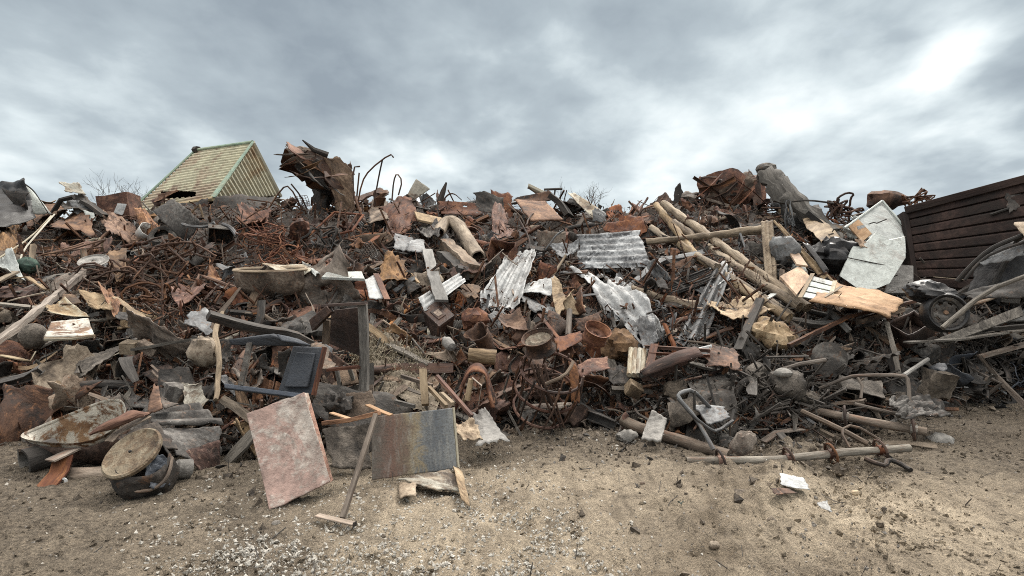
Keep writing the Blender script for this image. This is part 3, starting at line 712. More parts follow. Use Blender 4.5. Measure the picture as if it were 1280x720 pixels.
# ------------------------------------------------------------------ bare trees a long way behind the heap
def bare_tree(px, top, Y, spread, seed, label):
    rng = np.random.default_rng(seed); base = np.array([(px - CX) / F * Y, Y, 0.]); H = CAMZ + (HY - top) / F * Y
    tr = [base, base + [0, 0, H * .3], base + [rng.uniform(-.2, .2), 0, H * .55]]
    br = []
    def grow(p, d, l, r, k):
        q = p + d * l; mid = (p + q) / 2 + rng.normal(size=3) * l * .06
        br.append(tube([p, mid, q], r, 4, [1, .8, .55]))
        if k == 0: return
        for _ in range(rng.integers(2, 4)):
            e = d + rng.normal(size=3) * .5 + np.array([0, 0, .18]); e /= np.linalg.norm(e); grow(p + (q - p) * rng.uniform(.5, 1), e, l * rng.uniform(.6, .8), r * .58, k - 1)
    for k in range(6):
        a = rng.uniform(0, 6.28); d = np.array([math.cos(a) * spread, math.sin(a) * spread, 1.]); d /= np.linalg.norm(d)
        grow(base + [0, 0, H * rng.uniform(.3, .55)], d, H * .26, .07, 4)
    thing('bare_tree', label, 'tree', [('trunk', tube(tr, .2, 8, [1, .7, .4]), M['twig']), ('crown', join(*br), M['twig'])], 'the bare tree on the skyline')
bare_tree(128, 226, 46, .75, 1, 'bare winter tree seen on the skyline between grey wreck and shed roof')
bare_tree(154, 229, 52, .5, 2, 'thin bare tree just beside the low corner of the shed roof')
bare_tree(726, 243, 60, .45, 3, 'faint bare tree on the skyline behind the long pale gutter piece')
# ------------------------------------------------------------------ the pieces one can single out
R = np.random.default_rng(5)
def one(name, label, cat, geo, mat, mark=None, group=None, **k): return thing(name, label, cat, [(name, geo, M[mat], k)], mark, group)
def sheetq(name, label, c, mat, mark=None, group=None, cat='sheet metal', solid=.008, **k):
    return one(name, label, cat, quad4(c, **k), mat, mark, group, solid=solid)

# --- the tipped-over shed on the left crest
def shed():
    r1, r2, e2, e1, g = W(245, 189, 17.2), W(317, 179, 14.9), W(268, 249, 13.5), W(160, 268, 15.8), W(350, 244, 16.6)
    gb = W(330, 262, 15.6); eb = W(268, 268, 13.6)
    up = lambda a, b, k: a + (b - a) * k
    slope = quad4([r1, r2, e2, e1], 100, 200, .006, .002, 3, 3, ('v', 20, .016))
    hole = []
    for f in slope[1]:
        c = slope[0][list(f)].mean(0); x, y = proj(c)
        inside = 201 < x < 245 and 238.5 + abs(x - 222) * .06 < y < 249.5 - (x - 201) * .085 + .5 * math.sin(x * .9)
        if not inside: hole.append(f)
    slope = (slope[0], hole, slope[2])
    off = np.cross(r2 - r1, e1 - r1); off /= np.linalg.norm(off); off = off if off[1] < 0 else -off
    back = quad4([r1 + [0, .05, 0], up(r2, g, .03), g, g + (r1 - r2)], 24, 30, .006, .004, 3, 4, ('u', 10, .025))
    gn = np.cross(e2 - r2, g - r2); gn /= np.linalg.norm(gn); gn = gn if gn[1] < 0 else -gn
    nu, nv = 150, 40; uu, vv = np.meshgrid(np.linspace(0, 1, nu), np.linspace(0, 1, nv), indexing='ij')
    gp = r2 + uu[..., None] * (e2 - r2) + (vv * (1 - uu * .97))[..., None] * (g - r2) + (  .02 * np.clip(np.sin(uu * 17 * 2 * math.pi) * 1.5, -1, 1))[..., None] * gn
    gable = (gp.reshape(-1, 3), gridf(nu, nv), np.stack([uu * 2, vv * 2, uu * 0], -1).reshape(-1, 3))
    floor = slab([e1 + [0, .12, -.03], e2 + [0, .12, -.03], g + [0, 0, -.05], g + (r1 - r2) + [0, 0, -.05]], .04)  # dark slab added so the roof hole shows a shaded inside, no sky
    q = lambda a, b, r: bar([a, b], 'flat', r)
    trim = [('ridge_cap', tube([r1 + off * .04, r2 + off * .04], .045, 8), M['shed_green']),
            ('barge_board', slab([up(r2, r1, .0) + off * .06, up(r2, r1, -.02) + off * .06, up(e2, e1, -.02) + off * .06, up(e2, e1, .03) + off * .06], .03), M['shed_green']),
            ('barge_board', tube([r1 + off * .03, e1 + off * .03], .035, 6), M['shed_green'], dict(label='thin dark green edge strip on the far side of the roof')),
            ('barge_board', tube([r2 + off * .03, up(r2, g, 1.02)], .06, 6), M['shed_cream']),
            ('eave_trim', tube([e1 + off * .02, e2 + off * .02], .06, 6), M['shed_cream']),
            ('ridge_end_cap', tube([r1 + off * .05, up(r1, r2, .07) + off * .05], .1, 6), M['char'])]
    far = (np.array([r1 + [0, .1, -.03], e1 + [.05, .1, 0], g + (r1 - r2)]), [(0, 1, 2)], np.zeros((3, 3)))  # closes the open end, black to keep the roof hole dark
    flap = quad4([W(196, 244, 14.6), W(226, 238, 14.5), W(208, 248, 14.5), W(190, 253, 14.5)], 14, 10, .2, .1, 6, 7)
    flap2 = quad4([W(186, 249, 14.9), W(206, 244, 14.6), W(206, 255, 14.5), W(190, 258, 14.7)], 12, 8, .22, .14, 6, 8)
    raf = [('rafter', bar([up(e1, e2, k) + [0, .15, -.08], up(e1, e2, k + .04) + [.2, .5, -.75]], 'plank', .07), M['wood_dark']) for k in (.18, .4, .55, .78)]
    thing('toppled_shed', 'cream corrugated metal shed roof with green edging tipped over on the crest', 'shed',
          [('roof_slope', slope, M['shed_roof'], dict(solid=.012)), ('rear_slope', back, M['shed_cream'], dict(solid=.012)), ('gable_cladding', gable, M['shed_cream'], dict(solid=.012)),
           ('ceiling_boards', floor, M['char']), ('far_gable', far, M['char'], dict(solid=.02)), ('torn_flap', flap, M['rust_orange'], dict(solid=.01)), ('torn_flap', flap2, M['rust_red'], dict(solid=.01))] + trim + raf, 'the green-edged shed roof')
shed()
one('corrugated_panel_strip', 'tall narrow cream corrugated strip standing behind the shed gable', 'sheet metal', quad4([(322, 196, 17), (328, 199, 17), (352, 262, 16.8), (330, 262, 16.8)], 30, 8, .01, .02, 2, 9, ('u', 4, .02)), 'shed_cream', None, solid=.01)

# --- skyline, from the left edge
thing('black_plastic_heap', 'bulging black plastic cover hanging over the far left of the crest', 'plastic cover', [('cover', quad4([(-60, 222, 11.6), (30, 226, 11.4), (42, 268, 11.0), (-60, 330, 10.6)], 30, 26, .09, .05, 9, 11), M['plastic_black'], dict(solid=.01)),
      ('torn_edge', quad4([(6, 238, 11.1), (34, 240, 11.05), (36, 262, 11), (20, 262, 11)], 12, 10, .12, .1, 5, 12), M['char'], dict(solid=.01))], 'the black plastic cover')
sheetq('curved_white_fender', 'white curved metal panel tucked behind the black plastic cover', [(27, 228, 11.9), (40, 236, 12.1), (64, 268, 12.1), (36, 268, 11.9)], 'board_white', crump=.08, rag=.03, seed=13)
one('curved_trim_strip', 'thin grey curved trim strip arching beside the white curved panel', 'trim strip', bar([W(31, 230, 11.9), W(42, 238, 12), W(50, 250, 12), W(60, 266, 12)], 'flat', .05, smooth=2), 'soot')
sheetq('crumpled_orange_sheet', 'bright orange rusted sheet crumpled at the top left below the black cover', [(24, 258, .5), (72, 254, .4), (84, 268, .5), (30, 276, .6)], 'rust_orange', 'the bright orange crumpled sheet', nu=26, nv=18, crump=.12, rag=.1, nc=9, seed=14)
sheetq('crumpled_orange_sheet', 'broad orange-brown rusted sheet below the heap of grey car wreckage', [(70, 266, .5), (112, 262, .5), (118, 284, .6), (66, 292, .7)], 'rust_orange', 'the broad orange-brown sheet', nu=26, nv=20, crump=.12, rag=.1, nc=9, seed=15)
sheetq('crumpled_orange_sheet', 'pointed orange-brown sheet hanging below the rusty cabinet with a white notice', [(124, 270, .5), (166, 276, .5), (172, 296, .5), (136, 302, .6)], 'rust_orange', None, nu=26, nv=18, crump=.14, rag=.14, nc=9, seed=16)
w = [('body_shell', quad4([(64, 248, 12.6), (104, 244, 12.6), (128, 270, 12.2), (72, 278, 12)], 26, 22, .2, .14, 10, 17), M['soot'], dict(solid=.012)),
     ('roof_skin', quad4([(75, 228, 12.7), (98, 230, 12.7), (107, 243, 12.5), (84, 240, 12.5)], 20, 12, .14, .12, 6, 18), M['cream'], dict(solid=.012)),
     ('bonnet_skin', quad4([(86, 248, 12.3), (108, 250, 12.3), (122, 266, 12.1), (94, 268, 12.1)], 18, 14, .2, .12, 8, 19), M['galv'], dict(solid=.012)),
     ('door_skin', quad4([(104, 262, 12), (118, 266, 12), (120, 276, 11.9), (108, 276, 11.9)], 10, 10, .1, .1, 4, 20), M['board_white'], dict(solid=.012)),
     ('sill', bar([W(104, 250, 12.2), W(116, 256, 12.1), W(132, 268, 12)], 'channel', .07), M['char']), ('pillar', tube([W(66, 266, 12.2), W(76, 250, 12.2), W(92, 246, 12.2)], .05, 6), M['char'])]
thing('flattened_car_wreck', 'heap of crumpled grey car wreckage topped by a beige flap on the crest', 'car wreck', w, 'the grey car wreckage')
thing('rusty_cabinet', 'rounded rust-brown cabinet with a white notice stuck on it beside the shed', 'cabinet',
      [('body', put(crushed(.72, .5, .62, .05, R, 7, folds=0), W(150, 262, 13.2), [-.12, 0, 1]), M['rust_red']), ('notice', slab([W(147, 254, 12.82), W(158, 255, 12.82), W(153, 269, 12.78), W(142, 266, 12.78)], .012), M['paper'])], 'the cabinet with the white notice')
# --- torn wreck that rears up left of the middle
def torn():
    p = [W(440, 276, 13.2), W(428, 244, 13.2), W(412, 216, 13.0), W(388, 204, 12.7), W(364, 190, 12.4)]
    sec = np.array([[-.42, .2], [-.3, -.12], [.05, -.2], [.32, -.1], [.42, .25], [.1, .1], [-.15, .16]])
    body = sweep(dense(chaikin(p, 2), .07), sec, True, [.8, 1.05, 1.4, 1.45, 1.2, .6], True, .9, .13, 3)
    front = quad4([(404, 193, 12.5), (438, 210, 12.6), (446, 276, 12.5), (420, 262, 12.45)], 24, 34, .1, .08, 9, 22)
    t1 = quad4([(359, 180, 12.2), (402, 188, 12.5), (408, 200, 12.5), (368, 196, 12.2)], 28, 10, .12, .16, 7, 23)
    t2 = quad4([(362, 196, 12.1), (400, 204, 12.3), (410, 236, 12.4), (376, 216, 12.1)], 24, 16, .16, .14, 9, 24)
    t3 = quad4([(420, 200, 12.9), (440, 204, 12.9), (442, 226, 12.9), (426, 222, 12.9)], 14, 14, .2, .2, 6, 25)
    g5 = np.random.default_rng(77); ex = []
    for k in range(12):
        x, y = g5.uniform(366, 432), 0; y = 188 + (x - 366) * .35 + g5.uniform(-4, 30); a = g5.uniform(-.6, 1.2); l = g5.uniform(12, 26)
        ex.append(('torn_strip', sweep(dense(chaikin([W(x - l * math.cos(a), y - l * math.sin(a), 12.0), W(x, y + g5.uniform(-5, 5), 11.85), W(x + l * math.cos(a), y + l * math.sin(a), 12.05)], 1), .06), SEC['flat'](g5.uniform(.04, .12)), True, [.3, 1, .8, .2], True, g5.uniform(-1.5, 1.5), .012), M[['rust_dark', 'rust_grey', 'char', 'ochre', 'rust_red'][k % 5]]))
    thing('torn_metal_wreck', 'huge torn rusty metal wreck rearing up on the crest right of the shed', 'wreck',
          [('beam', body, M['rust_dark'], dict(smooth=True)), ('buckled_plate', front, M['ochre'], dict(solid=.012)), ('torn_skin', t1, M['rust_grey'], dict(solid=.012)), ('torn_skin', t2, M['char'], dict(solid=.012)),
           ('torn_skin', t3, M['rust_dark'], dict(solid=.012)), ('spike', tube([W(410, 194, 12.4), W(392, 187, 12.3), W(378, 175, 12.2)], .07, 6, [1, .8, .2]), M['char']),
           ('stump', sweep(dense([W(398, 285, 12.8), W(402, 262, 12.8), W(404, 240, 12.8)], .08), circ(.24, 8), True, [1, .6, .9], True, 0, .1, 7), M['char'])] + ex, 'the torn rearing wreck')
torn()
def rod(label, pts, mat='rust_dark', r=.018, mark=None, group=None, name='bent_rebar_rod', cat='rod'): return one(name, label, cat, tube([W(*p) for p in pts], r, 6, smooth=1), mat, mark, group)
rod('tall thin rod hooked at its tip against the sky, right of the torn wreck', [(446, 262, 13), (452, 228, 13), (462, 212, 13), (488, 192, 13), (492, 197, 13)])
rod('straight rod propping the tall hooked rod from below', [(470, 240, 13), (474, 218, 13), (478, 200, 13)])
rod('rod bent into a narrow arch on the crest left of the pale triangular flag', [(490, 250, 13), (492, 226, 13), (496, 216, 13), (503, 226, 13), (498, 244, 13)])
rod('short upright rod with a level tip touching the torn wreck', [(442, 250, 12.8), (441, 209, 12.8), (450, 208, 12.8)])
rod('low looped rod on the crest just right of the torn wreck', [(448, 256, 12.9), (462, 243, 12.9), (474, 248, 12.9), (478, 262, 12.9)])
rod('little upright rod between the torn wreck and the tall hooked rod', [(446, 246, 13.1), (449, 216, 13.1)])
rod('forked thin rod left of the torn wreck near the shed', [(330, 270, 13), (352, 235, 13), (362, 232, 13), (378, 262, 13)])
rod('rod ending in a knob in front of the sky left of the torn wreck', [(364, 230, 12.9), (376, 245, 12.9), (384, 262, 12.9)])
one('rusty_post_stump', 'thick ragged rusted stump under the tall hooked rod', 'post', sweep(dense([W(466, 282, 12.6), W(470, 258, 12.6), W(478, 238, 12.5)], .08), circ(.13, 7), True, [1.2, .8, 1.1], True, 0, .09, 4), 'rust_dark', 'the ragged rusty stump')
sheetq('pale_triangular_sheet', 'pale triangular sheet sticking up into the sky like a small flag', [(520, 224, 12.8), (538, 236, 12.8), (518, 250, 12.7), (509, 243, 12.7)], 'cream', 'the pale triangular flag', nu=12, nv=12, crump=.06, rag=.02, seed=26)
sheetq('rust_red_flap', 'tall folded red-brown flap below and left of the pale triangular flag', [(476, 262, .6), (516, 250, .5), (522, 274, .6), (482, 284, .7)], 'rust_red', 'the folded red-brown flap', nu=22, nv=18, crump=.2, rag=.08, nc=8, seed=27)
sheetq('rust_red_flap', 'narrow upright rusted flap beside the ragged rusty stump', [(472, 246, .5), (486, 254, .4), (480, 282, .5), (466, 276, .5)], 'rust_grey', None, nu=14, nv=18, crump=.16, rag=.08, nc=6, seed=28)
one('splintered_board', 'splintered pale board lying on the crest below the pale triangular flag', 'board', slab([(518, 264, .7), (552, 272, .6), (560, 282, .7), (522, 274, .8)], .05), 'wood_pale', 'the splintered pale board', bevel=.006)
one('black_steel_spike', 'black steel spike leaning on the crest beside the arched strip', 'spike', sweep(dense([W(550, 252, 13), W(553, 242, 13), W(558, 228, 13)], .05), circ(.07, 6), True, [1, .9, .3]), 'char')
one('arched_steel_strip', 'thin dark strip bent into an arch beside the black spike', 'strip', bar([W(552, 256, 13), W(558, 244, 13), W(567, 241, 13), W(577, 250, 13)], 'flat', .06, smooth=2), 'rust_dark')
sheetq('rusty_side_plate', 'long low rusted plate with holes along the crest right of the arched strip', [(548, 250, 12.9), (612, 254, 12.9), (608, 272, 12.6), (552, 270, 12.6)], 'rust_red', None, nu=26, nv=12, crump=.07, rag=.04, seed=29, holes=.25)
sheetq('crumpled_grey_bonnet', 'dark grey crumpled car bonnet draped over the crest near the middle', [(592, 240, 12.6), (630, 248, 12.5), (632, 272, 12.2), (598, 262, 12.3)], 'soot', 'the dark grey crumpled bonnet', nu=24, nv=18, crump=.16, rag=.06, nc=8, seed=30)
sheetq('rusty_side_plate', 'brown rusted panel standing behind the dark grey crumpled bonnet', [(612, 240, 12.9), (640, 244, 12.9), (644, 274, 12.6), (620, 272, 12.6)], 'rust_red', None, nu=16, nv=14, crump=.12, rag=.1, seed=31)
thing('rusted_car_bonnet', 'flat orange rusted car bonnet lying on the crest with a torn dark edge', 'car bonnet',
      [('skin', quad4([W(644, 251, 12.5), W(682, 251, 12.5), W(704, 275, 11.7), W(663, 277, 11.7)], 22, 18, .03, .02, 4, 32), M['rust_orange'], dict(solid=.03)),
       ('torn_edge', quad4([W(640, 246, 12.7), W(690, 240, 12.9), W(688, 252, 12.7), W(642, 253, 12.6)], 26, 10, .14, .1, 8, 33), M['rust_dark'], dict(solid=.012)),
       ('crumpled_strip', tube([W(662, 234, 13), W(676, 240, 13), W(686, 246, 13)], .09, 7, [.6, 1, .7], rough=.05), M['cream'])], 'the flat orange car bonnet')
one('bent_bracket', 'thin T-shaped bracket standing on the crest above the flat orange bonnet', 'bracket', join(tube([W(680, 237, 13), W(703, 236, 13)], .028, 6), tube([W(692, 252, 13), W(694, 236, 13)], .022, 6)), 'char')
one('curved_black_bumper', 'black curved bumper strip hanging right of the flat orange bonnet', 'bumper', bar([W(690, 242, 12.7), W(704, 252, 12.6), W(714, 268, 12.4)], 'channel', .12, smooth=2), 'char')
sheetq('long_pale_gutter', 'long pale bent gutter piece lying on the crest beside the curved black bumper', [(710, 242, 12.8), (718, 241, 12.9), (757, 268, 12.3), (742, 274, 12.2)], 'cream', 'the long pale gutter piece', nu=12, nv=24, crump=.1, rag=.06, nc=5, seed=34)
sheetq('crumpled_grey_sheet', 'small grey crumpled sheet at the end of the long pale gutter piece', [(742, 256, 12.2), (758, 266, 12.1), (756, 282, 12), (740, 276, 12.1)], 'galv', None, nu=14, nv=14, crump=.2, rag=.1, seed=35)
sheetq('rusted_hump', 'red-brown rusted hump on the skyline just right of the pale gutter piece', [(757, 262, 12.6), (776, 258, 12.6), (784, 276, 12.2), (758, 278, 12.2)], 'rust_red', 'the red-brown hump', nu=16, nv=14, crump=.2, rag=.05, seed=36)
sheetq('rusted_hump', 'larger red-brown rusted hump on the skyline left of the leaning poles', [(790, 256, 12.6), (806, 260, 12.6), (816, 278, 12.2), (782, 276, 12.2)], 'rust_red', None, nu=18, nv=14, crump=.18, rag=.05, seed=37)
# --- crest on the right
sheetq('rusted_hump', 'dark hooded rusted sheet right behind the tops of the leaning poles', [(812, 254, 12.6), (832, 242, 12.7), (844, 258, 12.5), (822, 272, 12.3)], 'rust_dark', None, nu=16, nv=16, crump=.2, rag=.06, seed=38)
sheetq('jagged_black_shard', 'jagged black shard pointing up between leaning poles and rusty bale', [(843, 236, 12.6), (851, 230, 12.6), (858, 262, 12.4), (838, 262, 12.4)], 'char', None, nu=10, nv=14, crump=.15, rag=.12, seed=39)
def bale():
    g = np.random.default_rng(8); b = crushed(1.05, .9, 1.15, .16, g, 12, folds=0)
    b = put(b, W(914, 255, 12.6), [.18, 0, 1], .35)
    ps = [('pressed_block', b, M['rust_red'], dict(smooth=True))]
    side = quad4([W(935, 212, 12.2), W(947, 222, 12.3), W(956, 282, 12.2), W(942, 276, 12.1)], 10, 22, .14, .06, 6, 40)
    ps.append(('loose_sheet', side, M['rust_dark'], dict(solid=.012)))
    ps.append(('loose_sheet', quad4([W(888, 238, 12.0), W(936, 214, 12.1), W(940, 236, 11.9), W(892, 254, 11.9)], 20, 14, .2, .14, 9, 41), M['rust_grey'], dict(solid=.012)))
    ps.append(('loose_sheet', quad4([W(882, 268, 11.8), W(932, 256, 11.8), W(936, 270, 11.7), W(890, 290, 11.7)], 20, 12, .14, .1, 6, 42), M['rust_red'], dict(solid=.012)))
    for k in range(16):
        x, y = g.uniform(872, 942), g.uniform(222, 285); a = g.uniform(-1.2, 1.2); l = g.uniform(14, 34)
        ps.append(('bar', bar(dense([W(x - l * math.cos(a), y - l * math.sin(a), g.uniform(11.75, 12.0)), W(x + l * .1, y + g.uniform(-4, 4), 11.8), W(x + l * math.cos(a), y + l * math.sin(a), g.uniform(11.75, 12.0))], .3), ['flat', 'angle', 'square'][k % 3], g.uniform(.025, .06)), M[['rust_red', 'rust_dark', 'rust_grey'][k % 3]]))
    thing('scrap_metal_bale', 'tall block of pressed rusty scrap on the crest behind the leaning poles', 'scrap bale', ps, 'the tall rusty scrap bale')
bale()
def tangle(n, rx, ry, rz, r, seed, turn=.9):
    """one long wire wandering inside an ellipsoid"""
    g = np.random.default_rng(seed); p = np.zeros(3); d = g.normal(size=3); pts = []
    for k in range(n):
        pts.append(p * [rx, ry, rz]); d = d + g.normal(size=3) * turn; d /= np.linalg.norm(d)
        q = p + d * g.uniform(.25, .75)
        if np.linalg.norm(q) > 1: d = -p / np.linalg.norm(p) + g.normal(size=3) * .5; d /= np.linalg.norm(d); q = p + d * .5
        p = q
    return tube(pts, r, 5, smooth=1)
def wires(label, px, py, Y, rx, rz, n, seed, mat='rust_dark', r=.016, mark=None, ry=None, group=None):
    g = tangle(n, rx, ry or rx * .6, rz, r, seed); g = (g[0] + W(px, py, Y), g[1], g[2]); return one('rebar_tangle', label, 'rod tangle', g, mat, mark, group)
wires('knot of thick rusty rods on the crest left of the tall scrap bale', 884, 244, 12.3, .5, .5, 60, 51, r=.026)
wires('ball of twisted rods standing against the sky above the white boards', 1052, 262, 12.2, .5, .38, 80, 52, 'rust_dark', .024, 'the ball of twisted rods')
wires('loose frizz of rusty wire on the skyline at the corner of the container', 1146, 250, 11.2, .38, .26, 90, 53, 'rust_dark', .015, 'the frizz of rusty wire')
one('rusted_hump', 'small dark rounded lump between twisted rods and the frizz of wire', 'lump', put(lump([.4, .25, .2], .35, 2.2, 3), W(1108, 250, 11.6)), 'rust_dark')
def roll():
    p = [W(956, 212, 11.6), W(964, 222, 11.4), W(978, 240, 11.2), W(1000, 258, 11), W(1030, 284, 10.8), W(1048, 304, 10.6)]
    b = sweep(dense(chaikin(p, 2), .07), circ(.235, 12, .62), True, [.5, 1.02, 1.1, .9, .62, .5], True, .5, .07, 2)
    hood = put(lump([.2, .16, .12], .3, 2.5, 6), W(957, 211, 11.55))
    edge = bar([W(1012, 264, 10.7), W(1032, 280, 10.55), W(1050, 300, 10.4)], 'channel', .1, smooth=1)
    thing('rolled_grey_carpet', 'thick grey rolled sheet rising to a hooded tip against the sky', 'roll', [('roll', b, M['wood_grey']), ('curled_tip', hood, M['soot']), ('dark_edge', edge, M['char'])], 'the hooded grey roll')
roll()
sheetq('beige_bent_sheet', 'beige bent metal tray below the hooded grey roll', [(1002, 268, .9), (1016, 266, .9), (1052, 296, .9), (1024, 308, 1.0)], 'tan', 'the beige bent tray', nu=16, nv=18, crump=.1, rag=.05, seed=60)
wires('bundle of pale wires standing up under the hooded grey roll', 986, 272, 10.6, .14, .38, 50, 54, 'galv', .012)
rod('thin level rod sticking out right from below the hooded grey roll', [(990, 252, 10.7), (1010, 250, 10.7), (1042, 254, 10.7)], 'soot')
thing('broken_white_board', 'large white board with a brown patch, propped above the cracked eight-sided board', 'board',
      [('board', slab([W(1103, 251, 9.9), W(1131, 284, 9.6), W(1133, 316, 9.2), W(1056, 285, 9.4)], .07), M['board_white'], dict(bevel=.008)),
       ('brown_patch', slab([W(1073, 274, 9.3), W(1090, 292, 9.1), W(1078, 302, 9.05), W(1061, 283, 9.25)], .03), M['ply'], dict(subs=[('white_sticker', slab([W(1080, 281, 9.05), W(1082, 284, 9.04), W(1073, 287, 9.04), W(1071, 283, 9.05)], .01), M['paper'])])),
       ('edge_strip', tube([W(1103, 251, 9.85), W(1131, 284, 9.55)], .018, 6), M['board_white']), ('edge_strip', tube([W(1103, 251, 9.85), W(1056, 285, 9.35)], .018, 6), M['board_white']), ('crack', tube([W(1086, 280, 9.3), W(1092, 278, 9.32), W(1096, 279, 9.34), W(1108, 274, 9.45)], .01, 5), M['char']), ('crack', tube([W(1112, 300, 9.2), W(1124, 297, 9.25), W(1132, 296, 9.28)], .006, 5), M['soot'])], 'the white board with the brown patch')
def octa():
    pts = [(1096, 290), (1112, 300), (1131, 296), (1132, 322), (1112, 354), (1095, 361), (1073, 361), (1050, 345), (1068, 304), (1083, 303)]
    a = [W(x, y, 8.95 - (y - 290) * .009) for x, y in pts]; b = [p + np.array([.02, .05, .01]) for p in a]; n = len(a)
    return np.array(a + b), [tuple(range(n)), tuple(range(2 * n - 1, n - 1, -1))] + [(i, n + i, n + (i + 1) % n, (i + 1) % n) for i in range(n)], np.array(a + b)
thing('cracked_white_board', 'cracked white many-sided board standing in front of the board with the brown patch', 'board',
      [('board', octa(), M['board_white'], dict(smooth=False)), ('groove_line', tube([W(1059, 322, 8.62), W(1108, 332, 8.58)], .008, 5), M['soot']), ('split_edge', quad4([W(1066, 300, 8.8), W(1084, 300, 8.85), W(1086, 310, 8.75), W(1076, 309, 8.75)], 10, 8, .25, .2, 6, 61), M['ply'], dict(solid=.01))], 'the cracked white board')
one('pale_grey_board', 'pale grey board leaning beside the container behind the cracked white board', 'board', slab([W(1118, 330, 9.1), W(1142, 332, 9.1), W(1142, 366, 8.7), W(1106, 366, 8.7)], .05), 'concrete', None, bevel=.006)
# --- container
def container():
    a, b, c, d = W(1130, 266, 9.6), W(1420, 190, 7.9), W(1430, 372, 7.4), W(1144, 358, 9.2)
    n = 13; prof = []
    wall = quad4([a, b, c, d], 60, 150, .004, 0, 3, 70)
    vv = np.tile(np.linspace(0, 1, 150), 60); ph = (vv * 9) % 1; rb = np.interp(ph, [0, .05, .12, .88, .95, 1], [0, 0, 1, .8, 0, 0]); wall = (wall[0] + np.outer(rb - .5, [-.01, -.055, .0]), wall[1], wall[2])
    dv = np.array([.25, 1.7, -0.35])
    side = slab([a + dv, a, d, d + dv], .04)
    top = slab([a + dv, b + dv, b, a], -.05)
    k = lambda p, q, t: p + (q - p) * t
    thing('dark_metal_container', 'dark brown ribbed steel container standing tilted on the right of the heap', 'container',
          [('ribbed_wall', wall, M['container'], dict(solid=.012)), ('end_wall', side, M['container']), ('top_skin', top, M['container']),
           ('top_rail', bar([a + [0, -.03, .03], b + [0, -.03, .03]], 'square', .06), M['container'], dict(bevel=.01)), ('corner_post', bar([a + [-.02, -.03, 0], d + [-.02, -.03, 0]], 'square', .045), M['container'], dict(bevel=.01)),
           ('torn_patch', quad4([W(1256, 243, 8.72), W(1274, 238, 8.65), W(1276, 262, 8.55), W(1262, 266, 8.6)], 14, 14, .15, .14, 6, 71), M['char'], dict(solid=.012)),
           ('lock_bar', tube([W(1238, 268, 8.75), W(1262, 260, 8.62)], .02, 6), M['soot'])], 'the dark ribbed container')
container()
# --- wrecked car at the right edge
thing('crushed_black_car', 'crushed black car with bent window frame below the container at the edge', 'car wreck',
      [('door_skin', quad4([W(1226, 318, 7.4), W(1310, 290, 7.1), W(1320, 372, 6.9), W(1206, 372, 7.3)], 24, 20, .09, .05, 8, 72), M['plastic_black'], dict(solid=.012)),
       ('window_frame', tube([W(1196, 352, 7.2), W(1212, 334, 7.15), W(1236, 312, 7.1), W(1262, 300, 7.0), W(1330, 276, 6.8)], .028, 8, smooth=1), M['char']),
       ('window_frame', tube([W(1206, 350, 7.1), W(1222, 330, 7.05), W(1240, 316, 7.0), W(1300, 296, 6.8)], .018, 8, smooth=1), M['char']),
       ('bent_glass', quad4([W(1236, 316, 7.1), W(1280, 300, 6.9), W(1282, 318, 6.85), W(1228, 332, 7.0)], 20, 12, .09, .08, 6, 73), M['galv'], dict(solid=.006)),
       ('wing', quad4([W(1206, 362, 7.0), W(1290, 346, 6.8), W(1296, 372, 6.6), W(1216, 378, 6.8)], 20, 12, .14, .08, 7, 74), M['char'], dict(solid=.012)),
       ('roof_skin', quad4([W(1268, 282, 7.1), W(1330, 266, 6.9), W(1330, 290, 6.7), W(1282, 296, 6.8)], 16, 10, .1, .08, 5, 75), M['tan'], dict(solid=.012)), ('roof_pillar', tube([W(1276, 294, 6.95), W(1262, 318, 7.15), W(1240, 360, 7.15)], .03, 8), M['char']), ('roof_pillar', tube([W(1326, 270, 6.85), W(1322, 320, 7.0), W(1316, 372, 6.85)], .03, 8), M['char'])], 'the crushed black car')
one('black_plastic_bag', 'shiny black plastic sheet bundled on top of the half-buried wheel', 'plastic bag', put(lump([.27, .2, .13], .3, 2.6, 9, 36, 22), W(1164, 366, 6.9), [.1, -.2, 1]), 'plastic_black', 'the shiny black bag')
def wheel(px, py, Y, ax, r, w, mats, name, label, mark, tyre=True):
    ax = np.array(ax, float); c = W(px, py, Y)
    ps = []
    rim = lathe([(r * .78, -w * .5), (r * .8, -w * .45), (r * .7, -w * .38), (r * .64, -w * .1), (r * .64, w * .3), (r * .78, w * .5)], 28)
    ps.append(('rim', put(rim, c, ax), M[mats[0]], dict(solid=.008)))
    disc = lathe([(r * .66, w * .12), (r * .56, w * .25), (r * .44, w * .3), (r * .3, w * .2), (r * .12, w * .22)], 28)
    keep = [f for i, f in enumerate(disc[1]) if not (i % 4 in (1,) and (i // 4) % 4 in (0, 1))]
    ps.append(('disc', put((disc[0], keep, disc[2]), c, ax), M[mats[0]], dict(solid=.008)))
    ps.append(('hub', put(lathe([(0.001, w * .34), (r * .1, w * .33), (r * .13, w * .2), (r * .13, 0)], 12), c, ax), M[mats[1]]))
    if tyre: ps.append(('tyre', put(lathe([(r * .78, -w * .5), (r * .9, -w * .56), (r, -w * .4), (r * 1.02, 0), (r, w * .4), (r * .9, w * .56), (r * .78, w * .5)], 32, .02, 3), c, ax), M['plastic_black'], dict(solid=.01)))
    return thing(name, label, 'car wheel', ps, mark)
wheel(1180, 391, 6.75, [-.25, -1, .12], .225, .19, ('soot', 'rust_orange'), 'buried_car_wheel_assembly', 'black car wheel with rusty hub half buried under the black bag', 'the half-buried car wheel')
one('grey_pipe', 'grey pipe slanting across the half-buried car wheel', 'pipe', tube([W(1178, 410, 6.3), W(1232, 364, 6.4), W(1290, 342, 6.4)], .026, 8, smooth=1), 'wood_grey', 'the grey pipe across the wheel')
